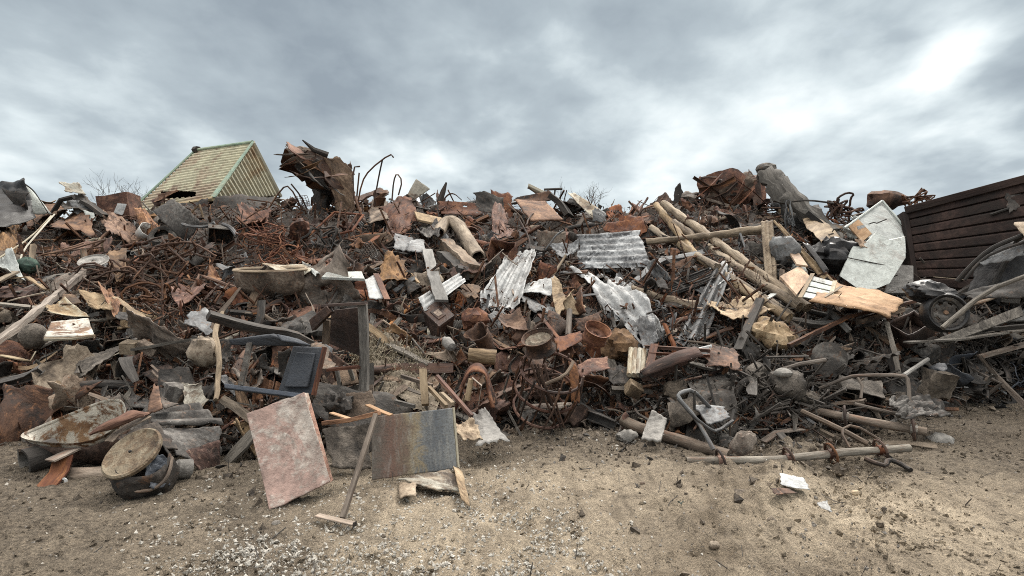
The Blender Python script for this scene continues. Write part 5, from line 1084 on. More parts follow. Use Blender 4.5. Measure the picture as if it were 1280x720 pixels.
# --- by the foot of the heap, left: basin, bucket, drum, crushed box
def basin():
    c = W(100, 531, 4.95); up = np.array([-.1, -.5, .85]); up /= np.linalg.norm(up)
    n = 40; prof = [(1.0, .0), (1.03, .02), (.97, -.02), (.9, -.12), (.75, -.26), (.45, -.32), (.001, -.33)]
    x = np.array([1, .12, .14]); x = x - up * (x @ up); x /= np.linalg.norm(x); y = np.cross(up, x)
    V = []
    for i in range(n):
        t = i / n * 2 * math.pi; lx = .36 * math.cos(t) + (.08 * math.cos(t) if math.cos(t) < 0 else 0); ly = .23 * math.sin(t) * (1 + .25 * math.cos(t))
        for r, z in prof: V.append(c + x * lx * r + y * ly * r + up * (z * 1.05 + .03 * math.sin(2 * t)))
    m = len(prof); fs = [(i * m + j, ((i + 1) % n) * m + j, ((i + 1) % n) * m + j + 1, i * m + j + 1) for i in range(n) for j in range(m - 1)]
    V = np.array(V); G = (V - c) 
    spout = sweep(dense([W(112, 541, 4.7), W(146, 527, 4.76), W(166, 519, 4.86), W(184, 516, 5.0)], .03), circ(.06, 12, .7), True, [.25, 1, 1.1, .3], True, .4, .014, 3)
    out = np.array([c + x * (.36 * math.cos(t) + (.08 * math.cos(t) if math.cos(t) < 0 else 0)) * r + y * .23 * math.sin(t) * (1 + .25 * math.cos(t)) * r + up * (z * 1.05 + .03 * math.sin(2 * t)) for t in np.arange(n) / n * 2 * math.pi for r, z in [(1.01, -.04), (.94, -.15), (.79, -.28), (.47, -.345), (.001, -.36)]])
    of = [(i * 5 + j, ((i + 1) % n) * 5 + j, ((i + 1) % n) * 5 + j + 1, i * 5 + j + 1) for i in range(n) for j in range(4)]
    thing('rusted_wheelbarrow_tray', 'upturned enamel basin with peeling white and rust at the foot of the heap', 'basin', [('bowl', (V, fs, G), M['enamel'], dict(solid=.014)), ('outer_shell', (out, of, out - c), M['rust_dark'], dict(solid=.006)), ('folded_lip', spout, M['rust_red'])], 'the peeling enamel basin')
basin()
thing('grey_pipe_stub', 'short grey pipe stub with an open end under the enamel basin', 'pipe', [('pipe', tube(dense([W(29, 578, 4.75), W(70, 564, 4.95)], .05), .115, 18, hollow=True, rough=.01), M['soot'])], 'the grey pipe stub')
one('ground_pipe', 'thick grey-brown pipe lying level on the dirt left of the round-lidded drum', 'pipe', tube(dense([W(74, 594, 4.72), W(140, 593, 4.7)], .08), .062, 12, rough=.006), 'rust_grey', 'the level pipe by the drum')
one('rusty_flat_strap', 'rust-red perforated strap lying on the dirt under the pipe', 'strap', bar(dense([W(52, 615, 4.4), W(74, 590, 4.62), W(80, 570, 4.7)], .06), 'flat', .07), 'rust_red', 'the rust-red strap')
one('rusty_flat_strap', 'grey flat strap with rounded end leaning on the rust-red strap', 'strap', bar(dense([W(62, 576, 4.6), W(96, 560, 4.8)], .06), 'flat', .055), 'rust_grey', None)
one('grey_trough_board', 'narrow muddy trough lying between enamel basin and level pipe', 'trough', bar(dense([P((84, 580, .12)), P((142, 562, .12))], .1), 'channel', .075), 'mud', None)
def drum():
    c = W(180, 592, 4.3); ax = np.array([-.25, -.42, .87]); ax /= np.linalg.norm(ax)
    body = lathe([(.001, -.13), (.15, -.13), (.19, -.09), (.205, 0), (.195, .1), (.185, .13)], 40, .2, 5)
    lidc = W(166, 567, 4.22)
    lid = lathe([(.001, .012), (.03, .014), (.17, .006), (.185, .012), (.198, .022), (.208, .014), (.205, -.008), (.19, -.012)], 40)
    axl = np.array([-.18, -.62, .76])
    mesh = [('grille_bar', tube([W(136 + k * 4, 588 + k * .6, 4.14), W(146 + k * 4, 607 + k * .3, 4.1)], .004, 5), M['soot']) for k in range(7)]
    thing('round_lidded_drum', 'crushed dark drum with a rust-yellow round lid lying on the dirt', 'drum', [('body', put(body, c, [.12, -.3, .9]), M['char'], dict(solid=.01)), ('lid', put(lid, lidc, axl), M['lid_rust'], dict(solid=.008, subs=[('knob', put(lathe([(.001, .014), (.009, .012), (.012, 0)], 10), lidc + np.array([-.005, -.02, .02]), axl), M['char'])])),
          ('torn_skin', quad4([W(180, 572, 4.15), W(206, 566, 4.25), W(212, 604, 4.25), W(186, 612, 4.1)], 18, 20, .2, .1, 8, 115), M['slate'], dict(solid=.01)), ('hoop', tube([W(215, 572, 4.35), W(212, 590, 4.2), W(202, 606, 4.15), W(182, 615, 4.1), W(150, 612, 4.1)], .012, 6, smooth=1), M['rust_grey'])] + mesh, 'the round-lidded drum')
drum()
thing('crushed_brown_box', 'crushed rust-brown appliance shell behind the round-lidded drum', 'appliance shell', [
      ('top_skin', quad4([W(190, 512, 5.4), W(246, 504, 5.5), W(280, 532, 5.1), W(190, 530, 5.0)], 30, 24, .05, .03, 4, 116, ('v', 2.5, .025), 0, .1), M['soot'], dict(solid=.012)),
      ('front_skin', quad4([W(192, 530, 5.0), W(277, 532, 5.05), W(274, 584, 4.95), W(222, 572, 4.75)], 30, 22, .12, .05, 5, 117, None, 0, .1), M['soot'], dict(solid=.012)),
      ('lower_skin', quad4([W(226, 566, 4.8), W(276, 550, 5.0), W(274, 588, 4.95), W(250, 588, 4.8)], 16, 14, .12, .06, 6, 118), M['rust_red'], dict(solid=.012)),
      ('crumpled_flap', quad4([W(148, 548, 4.75), W(196, 528, 4.9), W(222, 560, 4.7), W(160, 556, 4.6)], 20, 14, .14, .08, 5, 119, None, 0, .15), M['rust_grey'], dict(solid=.012)),
      ('fin', quad4([W(192, 480, 5.3), W(198, 484, 5.3), W(204, 512, 5.1), W(184, 518, 5.1)], 8, 14, .1, .05, 4, 120), M['rust_orange'], dict(solid=.014)),
      ('folded_edge', quad4([W(196, 486, 5.3), W(206, 500, 5.25), W(222, 506, 5.3), W(204, 512, 5.1)], 8, 10, .1, .05, 4, 121), M['rust_grey'], dict(solid=.012)),
      ('side_strip', bar([W(136, 552, 4.7), W(150, 538, 4.8), W(186, 520, 5.0)], 'flat', .04, smooth=1), M['rust_grey'])], 'the crushed brown shell')
one('small_motor_block', 'small grey motor wedged between drum and crushed brown shell', 'motor', put(lathe([(.001, .1), (.05, .1), (.06, .05), (.075, .04), (.075, -.06), (.03, -.07)], 14, .1), W(228, 586, 4.55), [-.6, -.6, .2]), 'concrete', None)
one('white_cup_ring', 'small white plastic ring lying at the end of the level pipe', 'ring', put(lathe([(.012, -.012), (.026, -.012), (.03, 0), (.026, .012), (.012, .012)], 16), W(79, 602, 4.55), [.3, -.9, .3]), 'paper', None)
# --- pink panel, hoe, blue panel
def panels():
    a = [W(309, 518, 4.42), W(381, 491, 4.46), W(413, 603, 4.16), W(337, 638, 3.98)]
    side = slab([a[1], a[1] + np.array([.01, .05, -.01]), a[2] + np.array([.006, .05, .0]), a[2]], .006)
    thing('pink_metal_panel', 'pink peeling metal door panel propped on one corner on the gravel', 'panel', [('face_sheet', quad4(a, 44, 56, .012, .008, 5, 201), M['pink'], dict(solid=.02, bevel=.004)), ('side_flange', side, M['pink'], dict(bevel=.002)), ('bottom_flange', slab([a[3] + [0, .045, 0], a[2] + [0, .045, 0], a[2] + [.03, .13, -.01], a[3] + [.02, .12, .0]], .006), M['rust_grey'])], 'the pink panel')
    b = [W(465, 521, 4.62), W(565, 510, 4.72), W(571, 585, 4.6), W(465, 600, 4.46)]
    thing('blue_rust_panel', 'grey-blue panel with a rusty left half propped up on the dirt', 'panel', [('face_sheet', quad4(b, 44, 44, .012, .006, 4, 202), M['blue_rust'], dict(solid=.026, bevel=.005)), ('edge_strip', tube([b[1] + [.008, .02, 0], b[2] + [.008, .02, 0]], .014, 6), M['cream'])], 'the grey-blue panel')
panels()
def hoe():
    Yb = 1.57 * F / (652 - HY)
    thing('rusty_steel_scraper', 'rusty long-handled steel scraper lying between pink and grey-blue panels', 'scraper', [('handle', bar([W(470, 518, 4.35), W(428, 648, Yb + .04)], 'square', .0175), M['rust_grey'], dict(bevel=.004)), ('blade', bar([W(396, 644, Yb + .06), W(443, 655, Yb - .05)], 'plank', .026), M['rust_grey'], dict(bevel=.004, subs=[('end_plug', bar([W(443, 655, Yb - .052), W(444, 655.3, Yb - .055)], 'square', .015), M['char'])])), ('crossbar', bar([W(474, 516, 4.36), W(438, 525, 4.5), W(404, 529, 4.7)], 'square', .017), M['rust_orange'], dict(bevel=.003))], 'the long-handled scraper')
hoe()
sheetq('crumpled_cream_sheet', 'crumpled cream sheet piece lying under the grey-blue panel', [(498, 597, 4.4), (560, 585, 4.5), (587, 614, 4.25), (545, 612, 4.2)], 'cream', 'the crumpled cream sheet', nu=26, nv=18, crump=.13, rag=.03, nc=6, seed=122, solid=.012)
sheetq('crumpled_cream_sheet', 'small cream folded end of sheet at the left of the crumpled cream one', [(499, 600, 4.36), (520, 606, 4.3), (520, 622, 4.25), (500, 620, 4.28)], 'tan', None, nu=10, nv=10, crump=.14, rag=.04, nc=4, seed=123)
sheetq('crumpled_cream_sheet', 'tan vertical strip hanging at the right end of the crumpled cream sheet', [(566, 584, 4.5), (578, 590, 4.45), (588, 632, 4.12), (576, 622, 4.2)], 'tan', None, nu=8, nv=16, crump=.1, rag=.03, nc=4, seed=124)
one('orange_stick', 'bright orange splintered stick above the scraper crossbar', 'stick', bar([W(459, 506, 4.6), W(476, 514, 4.5), W(489, 519, 4.45)], 'plank', .022), 'ply', 'the orange stick')
one('orange_stick', 'short orange stick touching the scraper crossbar from the left', 'stick', bar([W(414, 516, 4.7), W(436, 523, 4.58)], 'plank', .02), 'ply', None)
sheetq('grey_tarp_panel', 'dirty grey-brown sheet standing behind the scraper handle', [(404, 536, 4.85), (462, 526, 4.9), (462, 585, 4.75), (418, 590, 4.7)], 'mud', 'the grey-brown sheet behind the scraper', nu=20, nv=18, crump=.1, rag=.05, nc=6, seed=125)
one('cracked_wood_panel', 'brown cracked veneer board standing behind the scraper crossbar', 'board', quad4([(416, 492, 5.0), (466, 490, 5.0), (470, 520, 4.9), (410, 524, 4.9)], 20, 12, .08, .05, 4, 126), 'wood', None, solid=.014)
one('black_round_hood', 'black crumpled hood lying behind the pink panel', 'hood', put(lump([.12, .11, .1], .6, 2.4, 24, 26, 16), W(424, 505, 4.9)), 'char', None)
one('splintered_white_post', 'short pale splintered post standing behind the grey-blue panel', 'post', bar(dense([W(529, 462, 5.2), W(531, 506, 5.05)], .08), 'square', .03, rough=.006), 'wood_pale', 'the pale splintered post')
for i, (pts, lb) in enumerate([([(536, 484, 5.2), (558, 508, 4.95)], 'pale broken stick right beside the splintered post'), ([(546, 470, 5.4), (590, 520, 5.0)], 'long dark reddish stick running behind the grey-blue panel corner'), ([(502, 470, 5.5), (540, 482, 5.3)], 'thin stick lying left of the splintered post'), ([(552, 492, 5.2), (566, 505, 5.0)], 'short pale wedge of wood beside the red fender arch'), ([(494, 502, 5.0), (518, 508, 4.9)], 'flat grey stick just above the grey-blue panel')]):
    one('broken_stick', lb, 'stick', bar([W(*p) for p in pts], 'square', .016), ['wood_pale', 'rust_red', 'wood', 'wood_pale', 'wood_grey'][i], None)
for i, (c, lb, mt) in enumerate([([(588, 514, 5.4), (606, 512, 5.4), (632, 545, 5.1), (600, 560, 5.0)], 'pale shredded sheet fanned out right of the grey-blue panel', 'concrete'), ([(566, 528, 5.2), (590, 520, 5.3), (604, 552, 5.05), (578, 556, 5.0)], 'tan shredded scraps beside the pale fanned sheet', 'tan')]):
    sheetq('shredded_sheet', lb, c, mt, 'the pale fanned sheet' if i == 0 else None, nu=22, nv=16, crump=.2, rag=.12, nc=9, seed=127 + i)
# --- red fender, cage, rims
def fender():
    Y = 5.9; q = lambda x, y, d=0: W(x, y, Y + d)
    arch = [q(574, 506), q(580, 478), q(590, 462), q(602, 462), q(612, 482), q(616, 504)]
    ap = dense(chaikin(arch, 2), .04); dp = np.linspace(-.2, .22, 9); gr = np.random.default_rng(3)
    V = np.array([[p + np.array([0, d, 0]) + (p - q(594, 490)) * (.05 * math.cos(d * 8) + .1 * abs(math.sin(d * 13))) for d in dp] for p in ap]); V = V.reshape(-1, 3) + .03 * np.stack([fbm(V.reshape(-1, 3) * 6 + 5 * k, 3) for k in range(3)], -1)
    s = (V, gridf(len(ap), 9), V.copy())
    thing('red_fender_arch', 'red-brown rusted fender arch standing open at the foot of the heap', 'fender', [('arch', s, M['rust_red'], dict(solid=.012)), ('prop', tube([q(584, 500, -.3), q(589, 474, -.3)], .028, 8), M['tan']), ('strut', bar([q(590, 472, -.3), q(602, 482, -.3), q(598, 506, -.3)], 'flat', .03), M['rust_grey'])], 'the red fender arch')
fender()
def cage():
    Y = 6.1; c = W(684, 482, Y); ps = []
    ax = np.array([.2, -.5, .84]); ax /= np.linalg.norm(ax); x = np.array([1., 0, 0]); x = x - ax * (x @ ax); x /= np.linalg.norm(x); y = np.cross(ax, x)
    ring = lambda k, r: [c + ax * k + x * r * math.cos(t) + y * r * math.sin(t) for t in np.linspace(0, 2 * math.pi, 26)]
    for k, r in ((-.32, .3), (-.05, .34), (.2, .33)): ps.append(('hoop', tube(ring(k, r), .016, 6), M['rust_red']))
    for i in range(16):
        t = i / 16 * 2 * math.pi; e = .04 * math.sin(i * 2.7)
        ps.append(('bar', tube([c + ax * -.36 + x * (.3 + e) * math.cos(t) + y * (.3 + e) * math.sin(t), c + x * (.35 + e) * math.cos(t + .1) + y * (.35 + e) * math.sin(t + .1), c + ax * .26 + x * .33 * math.cos(t + .15) + y * .33 * math.sin(t + .15)], .011, 6), M['rust_dark']))
    for i, (x0, x1) in enumerate([(664, 690), (672, 696), (680, 700), (668, 686)]):
        ps.append(('long_tine', tube([W(x0, 455, Y - .36), W(x1, 520 if i < 3 else 500, Y - .28), W(x1 + 5, 534 if i < 3 else 510, Y - .2)], .012, 6), M['rust_dark']))
    ps.append(('bent_handle', tube([W(682, 480, 5.7), W(706, 470, 5.7), W(714, 458, 5.75), W(716, 452, 5.8)], .018, 8, smooth=1), M['rust_grey']))
    ps.append(('side_plate', quad4([W(712, 452, 6.0), W(722, 458, 6.05), W(724, 505, 5.9), W(716, 500, 5.9)], 10, 16, .12, .06, 5, 130), M['rust_dark'], dict(solid=.012)))
    ps.append(('base_plate', quad4([W(652, 512, 5.9), W(700, 510, 5.8), W(716, 504, 5.9), W(664, 504, 6.1)], 12, 8, .06, .05, 4, 131), M['rust_grey'], dict(solid=.012)))
    thing('rusty_rod_cage', 'round cage of bent rusty rods standing at the foot of the heap', 'cage', ps, 'the round rod cage')
cage()
wires('nest of rusty rods filling the inside of the round rod cage', 684, 482, 6.1, .26, .24, 60, 60, 'rust_dark', .012)
thing('rusty_steel_rim_drum', 'rusty dished car rim lying tilted on top of the round rod cage', 'car rim', [('barrel', put(lathe([(.16, .085), (.17, .09), (.153, .07), (.136, .02), (.136, -.035), (.163, -.075), (.17, -.07)], 30, .05), W(674, 430, 6.0), [-.25, -.42, .87]), M['rust_dark'], dict(solid=.01)), ('dish', put(lathe([(.14, .05), (.115, .04), (.08, .06), (.04, .035), (.001, .035)], 26), W(674, 430, 6.0), [-.25, -.42, .87]), M['lid_rust'], dict(solid=.008))], 'the tilted car rim')
thing('rusty_steel_rim_drum', 'red-brown car rim lying flat right of the tilted one', 'car rim', [('barrel', put(lathe([(.15, .075), (.16, .08), (.138, .045), (.132, -.045), (.15, -.075)], 28, .05), W(745, 418, 6.7), [.25, -.5, .83]), M['rust_red'], dict(solid=.01)), ('dish', put(lathe([(.136, .0), (.1, -.01), (.06, .015), (.022, 0)], 24), W(745, 418, 6.7), [.25, -.5, .83]), M['rust_red'], dict(solid=.008))], 'the flat red-brown rim')
one('broken_funnel', 'grey crushed flared metal funnel lying left of the tilted car rim', 'funnel', put(lathe([(.15, .14), (.135, .11), (.1, .02), (.09, -.08), (.085, -.16)], 26, .4, 3), (604, 424, .55), [-.35, -.5, .75]), 'rust_dark', 'the crushed metal funnel', solid=.01)
one('fat_tan_log', 'short fat tan pipe lying level under the crushed metal funnel', 'pipe', tube(dense([P((586, 443, .5)), P((620, 447, .5))], .05), .085, 12, rough=.012), 'tan', 'the short fat tan pipe')
sheetq('red_metal_flap', 'red and grey metal flap lying between the two car rims', [(692, 424, .6), (726, 414, .55), (730, 424, .6), (700, 438, .7)], 'rust_red', None, nu=18, nv=10, crump=.1, rag=.05, nc=4, seed=132)
sheetq('rusty_trough', 'open rust-brown trough just right of the round rod cage', [(718, 456, 6.2), (758, 444, 6.3), (762, 458, 6.1), (726, 474, 6.0)], 'rust_red', None, nu=20, nv=12, crump=.14, rag=.04, nc=5, seed=133)
one('white_ball_float', 'pale round bottle end left of the fat tan pipe', 'bottle', put(lathe([(.001, .1), (.05, .085), (.065, .03), (.065, -.06), (.03, -.1), (.03, -.14)], 16), (561, 430, .6), [.4, -.7, -.3]), 'concrete', None)
sheetq('copper_torn_sheet', 'torn copper-brown sheet above the tilted car rim', [(622, 392, .5), (648, 394, .5), (662, 414, .5), (628, 412, .5)], 'rust_orange', None, nu=18, nv=14, crump=.2, rag=.1, nc=7, seed=134)
one('rusty_gear_lump', 'dark rusted ribbed lump left above the crushed metal funnel', 'lump', put(lump([.17, .15, .15], .3, 4, 31, 24, 14), (594, 400, .4)), 'rust_red', None)
one('rusty_bar', 'straight rusty bar slanting down to the flat red-brown rim', 'bar', bar([(676, 392, .5), (702, 424, .5)], 'angle', .03), 'rust_red', None)
one('rusty_bar', 'short upright rust-brown pipe below the twisted tan sheet end', 'pipe', tube([P((712, 388, .5)), P((710, 420, .5))], .04, 8), 'rust_grey', None)
# --- white ribs, trough, bed frame
rb = []
for k in range(4):
    x = 787 + k * 5.6; rb.append(('rib', tube([P((x + 1.5, 436 + k * .4, .5)), P((x - .5, 469 - k * .1, .5))], .03, 8), M['cream']))
rb.append(('back_plate', slab([P((786, 436, .46)), P((809, 438, .46)), P((806, 470, .46)), P((784, 470, .46))], .02), M['cream'])); thing('white_radiator', 'small off-white ribbed radiator standing in the middle of the lower heap', 'radiator', rb, 'the off-white ribbed radiator')
thing('curved_rusty_trough', 'rust-brown curved half-pipe lying right of the off-white ribbed radiator', 'trough', [('shell', sweep(dense([P((804, 474, .5)), P((836, 464, .55)), P((874, 448, .55))], .06), np.array([[math.cos(a) * .15, math.sin(a) * .15] for a in np.linspace(2.6, 5.7, 9)]), False, [.6, 1, 1.1, .9], False, .3, .012, 5), M['rust_red'], dict(solid=.012)), ('inner_pipe', tube([P((800, 470, .5)), P((836, 456, .5))], .03, 8), M['soot'])], 'the rusty half-pipe')
bf = [('rail', bar([P((806, 431, .6)), P((888, 436, .6))], 'angle', .022), M['rust_red']), ('rail', bar([P((812, 440, .6)), P((888, 443, .6))], 'angle', .018), M['rust_red']), ('upright', bar([P((818, 430, .6)), P((810, 466, .6))], 'flat', .045), M['rust_red'])]
thing('rusty_bed_frame_section', 'thin rusty bed rails lying level above the rusty half-pipe', 'bed rails', bf, 'the thin bed rails')
sheetq('white_glossy_strip', 'glossy white and grey strips of sheet behind the thin bed rails', [(830, 446, .5), (888, 432, .5), (886, 442, .5), (826, 456, .5)], 'silver', None, nu=20, nv=12, crump=.05, rag=.05, nc=3, seed=135, corr=('v', 2, .015))
one('brown_crumpled_bundle', 'crumpled brown-tan bundle left of the off-white ribbed radiator', 'bundle', put(lump([.2, .17, .18], .5, 2.5, 33, 24, 15), (774, 434, .4)), 'ochre', 'the brown-tan bundle')
sheetq('dark_brown_cloth', 'dark brown crumpled cloth heaped right of the rusty half-pipe', [(886, 430, .5), (922, 436, .5), (926, 464, .5), (882, 458, .45)], 'rust_dark', None, nu=26, nv=20, crump=.14, rag=.1, nc=8, seed=136)
one('broken_tan_block', 'broken tan block below the off-white ribbed radiator', 'block', put(crushed(.16, .12, .14, .08, R, 5, folds=0), (792, 487, .3), [.5, -.4, .8]), 'tan', None)
sheetq('black_folded_sheet', 'black folded rubber sheet left of the ribbed radiator', [(760, 458, .4), (786, 460, .4), (794, 482, .35), (764, 478, .35)], 'char', None, nu=18, nv=14, crump=.14, rag=.08, nc=6, seed=137)
# --- walker frame, pipes on the ground at the right
def walker():
    Y = 5.45; q = lambda x, y, d=0: W(x, y, Y + d)
    ps = [('tube_frame', tube([q(892, 562, -.25), q(870, 522, -.05), q(846, 496), q(852, 490, .05), q(866, 487, .1), q(886, 508, .25), q(890, 512, .3)], .02, 10, smooth=1), M['galv']),
          ('tube_frame', tube([q(847, 498, -.05), q(866, 520, -.1), q(886, 536, -.1), q(896, 540, -.1), q(916, 526, .1)], .016, 8, smooth=1), M['galv']), ('cross_tube', tube([q(868, 488, .1), q(868, 512, .15)], .014, 8), M['soot']),
          ('seat', quad4([q(866, 508, .25), q(904, 510, .3), q(912, 524, .1), q(884, 530, .0)], 18, 14, .09, .05, 6, 138), M['galv'], dict(solid=.016)), ('leg', tube([q(918, 512, .2), q(914, 526, .12)], .018, 8), M['soot'])]
    thing('bent_chair_frame', 'bent grey tubular chair frame with sheet seat at the foot of the heap', 'chair frame', ps, 'the tubular chair frame')
walker()
one('brown_ground_pipe', 'brown pipe lying on the ground under the tubular chair frame', 'pipe', tube(dense([W(779, 526, 6.1), W(800, 535, 5.9), W(912, 570, 5.2)], .1), .058, 12, rough=.006), 'rust_grey', 'the brown ground pipe')
one('pipe_elbow_hook', 'rusty hooked elbow at the upper end of the brown ground pipe', 'elbow', tube([W(781, 527, 6.05), W(781, 520, 6.05), W(784, 517, 6.05)], .03, 8), 'rust_red', None)
sheetq('crushed_grey_can', 'crushed pale grey can folded over the brown ground pipe', [(814, 514, 5.6), (833, 524, 5.6), (824, 554, 5.3), (803, 547, 5.35)], 'concrete', 'the crushed pale can', nu=16, nv=20, crump=.14, rag=.03, nc=5, seed=139, solid=.03)
one('white_foam_rubble', 'whitish lump of plastic on the ground left of the crushed pale can', 'lump', put(lump([.1, .08, .06], .4, 2.5, 35, 18, 10), W(783, 545, 5.75)), 'concrete', None)
one('flat_red_stone', 'flat reddish stone slab standing beside the tubular chair frame', 'stone', put(lump([.11, .05, .17], .3, 1.8, 36, 20, 12), W(928, 558, 5.25), [.45, -.2, 1]), 'rust_grey', 'the flat reddish stone')
def ringpole(pts, r, rings, label, mark, mats):
    p = [W(*t) for t in pts]; ax = p[-1] - p[0]; ax /= np.linalg.norm(ax)
    ps = [('tube', tube(dense(p, .08), r, 12, hollow=True, rough=.003), M[mats[0]])]
    L = np.array(p)
    for t in rings:
        c = p[0] + (p[-1] - p[0]) * t if len(p) == 2 else np.array([np.interp(t, np.linspace(0, 1, len(p)), L[:, k]) for k in range(3)])
        u = np.cross(ax, [0, 0, 1]); u /= np.linalg.norm(u); v = np.cross(ax, u)
        ring = [c + (u * math.cos(a) + v * math.sin(a)) * r * 2.5 + ax * .02 * math.sin(a) for a in np.linspace(0, 2 * math.pi, 25)]
        ps.append(('coupling_ring', tube(ring, r * .34, 6), M['rust_dark'], dict(subs=[('collar', tube([c - ax * .03, c + ax * .03], r * 1.25, 12), M[mats[1]])] + [('web', tube([c + (u * math.cos(a) + v * math.sin(a)) * r, c + (u * math.cos(a) + v * math.sin(a)) * r * 2.1], r * .22, 5), M['rust_dark']) for a in (.6, 2.2, 3.8, 5.3)])))
    thing('scaffold_pole', label, 'scaffold pole', ps, mark)
ringpole([(858, 576, 5.05), (970, 575, 5.0), (1050, 566, 5.1), (1137, 560, 5.15)], .035, [.13, .4, .62, .86], 'pale scaffold pole with four rusty rings lying on open ground', 'the four-ring scaffold pole', ('pole_metal', 'rust_red'))
ringpole([(994, 508, 6.2), (1080, 526, 5.85), (1158, 540, 5.6)], .042, [.37, .9], 'grey scaffold pole with two rings lying against the heap behind the four-ring one', 'the two-ring scaffold pole', ('rust_grey', 'pole_metal'))
one('round_dark_plate', 'round dark steel disc standing upright in the brown soil', 'disc', put(lathe([(.001, .01), (.18, .006), (.195, 0), (.19, -.012), (.001, -.01)], 32, .04, 2), W(1037, 449, 6.5), [-.15, -1, .15]), 'soot', 'the upright dark disc')
one('rusty_rod', 'rusty rod leaning against the front of the upright dark disc', 'rod', tube([W(972, 464, 6.3), W(1000, 455, 6.28), W(1032, 450, 6.3)], .024, 8), 'rust_grey', None)
one('soil_clod_ball', 'ball of brown root-bound soil left below the upright dark disc', 'clod', put(lump([.19, .17, .18], .18, 5, 37, 28, 18), W(984, 482, 6.15)), 'mud', 'the root-bound soil ball')
one('pale_stone_cap', 'pale flat stone lying on top of the root-bound soil ball', 'stone', put(lump([.09, .07, .05], .2, 2, 38), W(979, 466, 6.05)), 'concrete', None)
def tframe():
    q = lambda x, y, Y: W(x, y, Y)
    ps = [('tube', tube([q(1024, 486, 6.3), q(1060, 471, 6.25), q(1080, 469, 6.2), q(1130, 469, 6.1), q(1136, 475, 6.05), q(1137, 515, 5.9), q(1130, 520, 5.9), q(1068, 505, 6.0)], .02, 8, smooth=1), M['rust_grey']), ('brace', tube([q(1072, 472, 6.2), q(1078, 482, 6.15), q(1076, 498, 6.1)], .016, 8), M['rust_grey']), ('strut', tube([q(1130, 469, 6.12), q(1160, 449, 6.4)], .022, 8), M['concrete'])]
    thing('bent_tube_frame', 'bent square loop of grey tube standing above the two-ring pole', 'tube frame', ps, 'the grey tube loop')
tframe()
one('crushed_grey_sack', 'crushed wrinkled grey sack lying right of the grey tube loop', 'sack', quad4([W(1112, 494, 5.95), W(1160, 496, 6.05), W(1192, 520, 5.7), W(1120, 522, 5.6)], 44, 30, .09, .06, 8, 150, None, 0, 1.4), 'soot', 'the wrinkled grey sack', solid=.02)
one('grey_field_stone', 'smooth grey stone on the ground at the end of the two-ring pole', 'stone', put(lump([.13, .1, .08], .2, 1.8, 41, 24, 14), W(1176, 552, 5.7)), 'concrete', 'the smooth grey stone')
one('grey_concrete_lump', 'rough grey concrete chunk standing above the wrinkled grey sack', 'concrete', put(crushed(.26, .2, .28, .14, R, 8, folds=0), W(1172, 480, 6.2), [.2, -.1, 1]), 'mud', None)
one('v_shaped_bracket', 'grey V-shaped bracket lying left of the two-ring pole', 'bracket', bar([W(954, 552, 5.6), W(972, 540, 5.65), W(1002, 536, 5.8)], 'flat', .045), 'rust_grey', 'the grey V-shaped bracket')
one('v_shaped_bracket', 'short flat grey bar hanging from the grey V-shaped bracket', 'bar', bar([W(974, 541, 5.6), W(991, 559, 5.45)], 'flat', .045), 'soot', None)
rod('thin pole lying on the ground below the two-ring pole', [(1002, 514, 5.9), (1048, 535, 5.6), (1085, 555, 5.4)], 'rust_grey', .026, None, None, 'thin_ground_pole', 'pole')
rod('hooked rusty wire leaning over the four-ring pole', [(1062, 560, 5.25), (1050, 538, 5.4), (1066, 530, 5.5), (1100, 550, 5.4)], 'rust_grey', .014, None, None, 'loose_wire', 'wire')
one('black_rubber_cords', 'bunch of short black ribbed hoses on the ground under the four-ring pole', 'hose', tube([W(1082, 573, 5.0), W(1100, 580, 4.9), W(1108, 583, 4.85), W(1110, 574, 4.95), W(1126, 580, 4.9), W(1138, 588, 4.8)], .022, 8, smooth=1, rough=.008), 'char', None)
for i, (c, lb, mt, nm) in enumerate([([(975, 593, 4.8), (1004, 600, 4.7), (1013, 611, 4.55), (976, 607, 4.62)], 'crumpled white paper sheet lying on the open dirt', 'paper', 'white_paper_scrap'), ([(1021, 628, 4.14), (1034, 626, 4.16), (1040, 639, 4.02), (1026, 637, 4.04)], 'small silvery crumpled wrapper lying alone on the dirt', 'silver', 'foil_wrapper'), ([(962, 610, 4.5), (985, 610, 4.5), (996, 617, 4.4), (970, 618, 4.4)], 'dark brown rag on the dirt below the white paper sheet', 'rust_dark', 'brown_rag')]):
    sheetq(nm, lb, c, mt, ['the white paper sheet', None, None][i], cat='litter', nu=14, nv=10, crump=.1, rag=.06, nc=5, seed=140 + i, solid=.003)
rod('thin stick lying beside the white paper sheet', [(995, 583, 4.95), (1014, 603, 4.6)], 'twig', .012, None, None, 'thin_stick', 'stick')
for i, (x, y, s, lb) in enumerate([(893, 684, .035, 'fist-sized tan stone alone on the sand at the front'), (1069, 618, .03, 'small brown stone on the dirt right of the silvery wrapper'), (803, 606, .022, 'yellowish flat stone on the dirt right of a dead tuft'), (345, 657, .03, 'small grey stone on the dark soil left below the pink panel')]):
    Y = hit(x, y); one('loose_stone', lb, 'stone', put(lump([s, s * .8, s * .7], .25, 2, 50 + i, 14, 9), W(x, y, Y) + [0, 0, s * .4]), ['tan', 'tan', 'ochre', 'stone'][i], None)
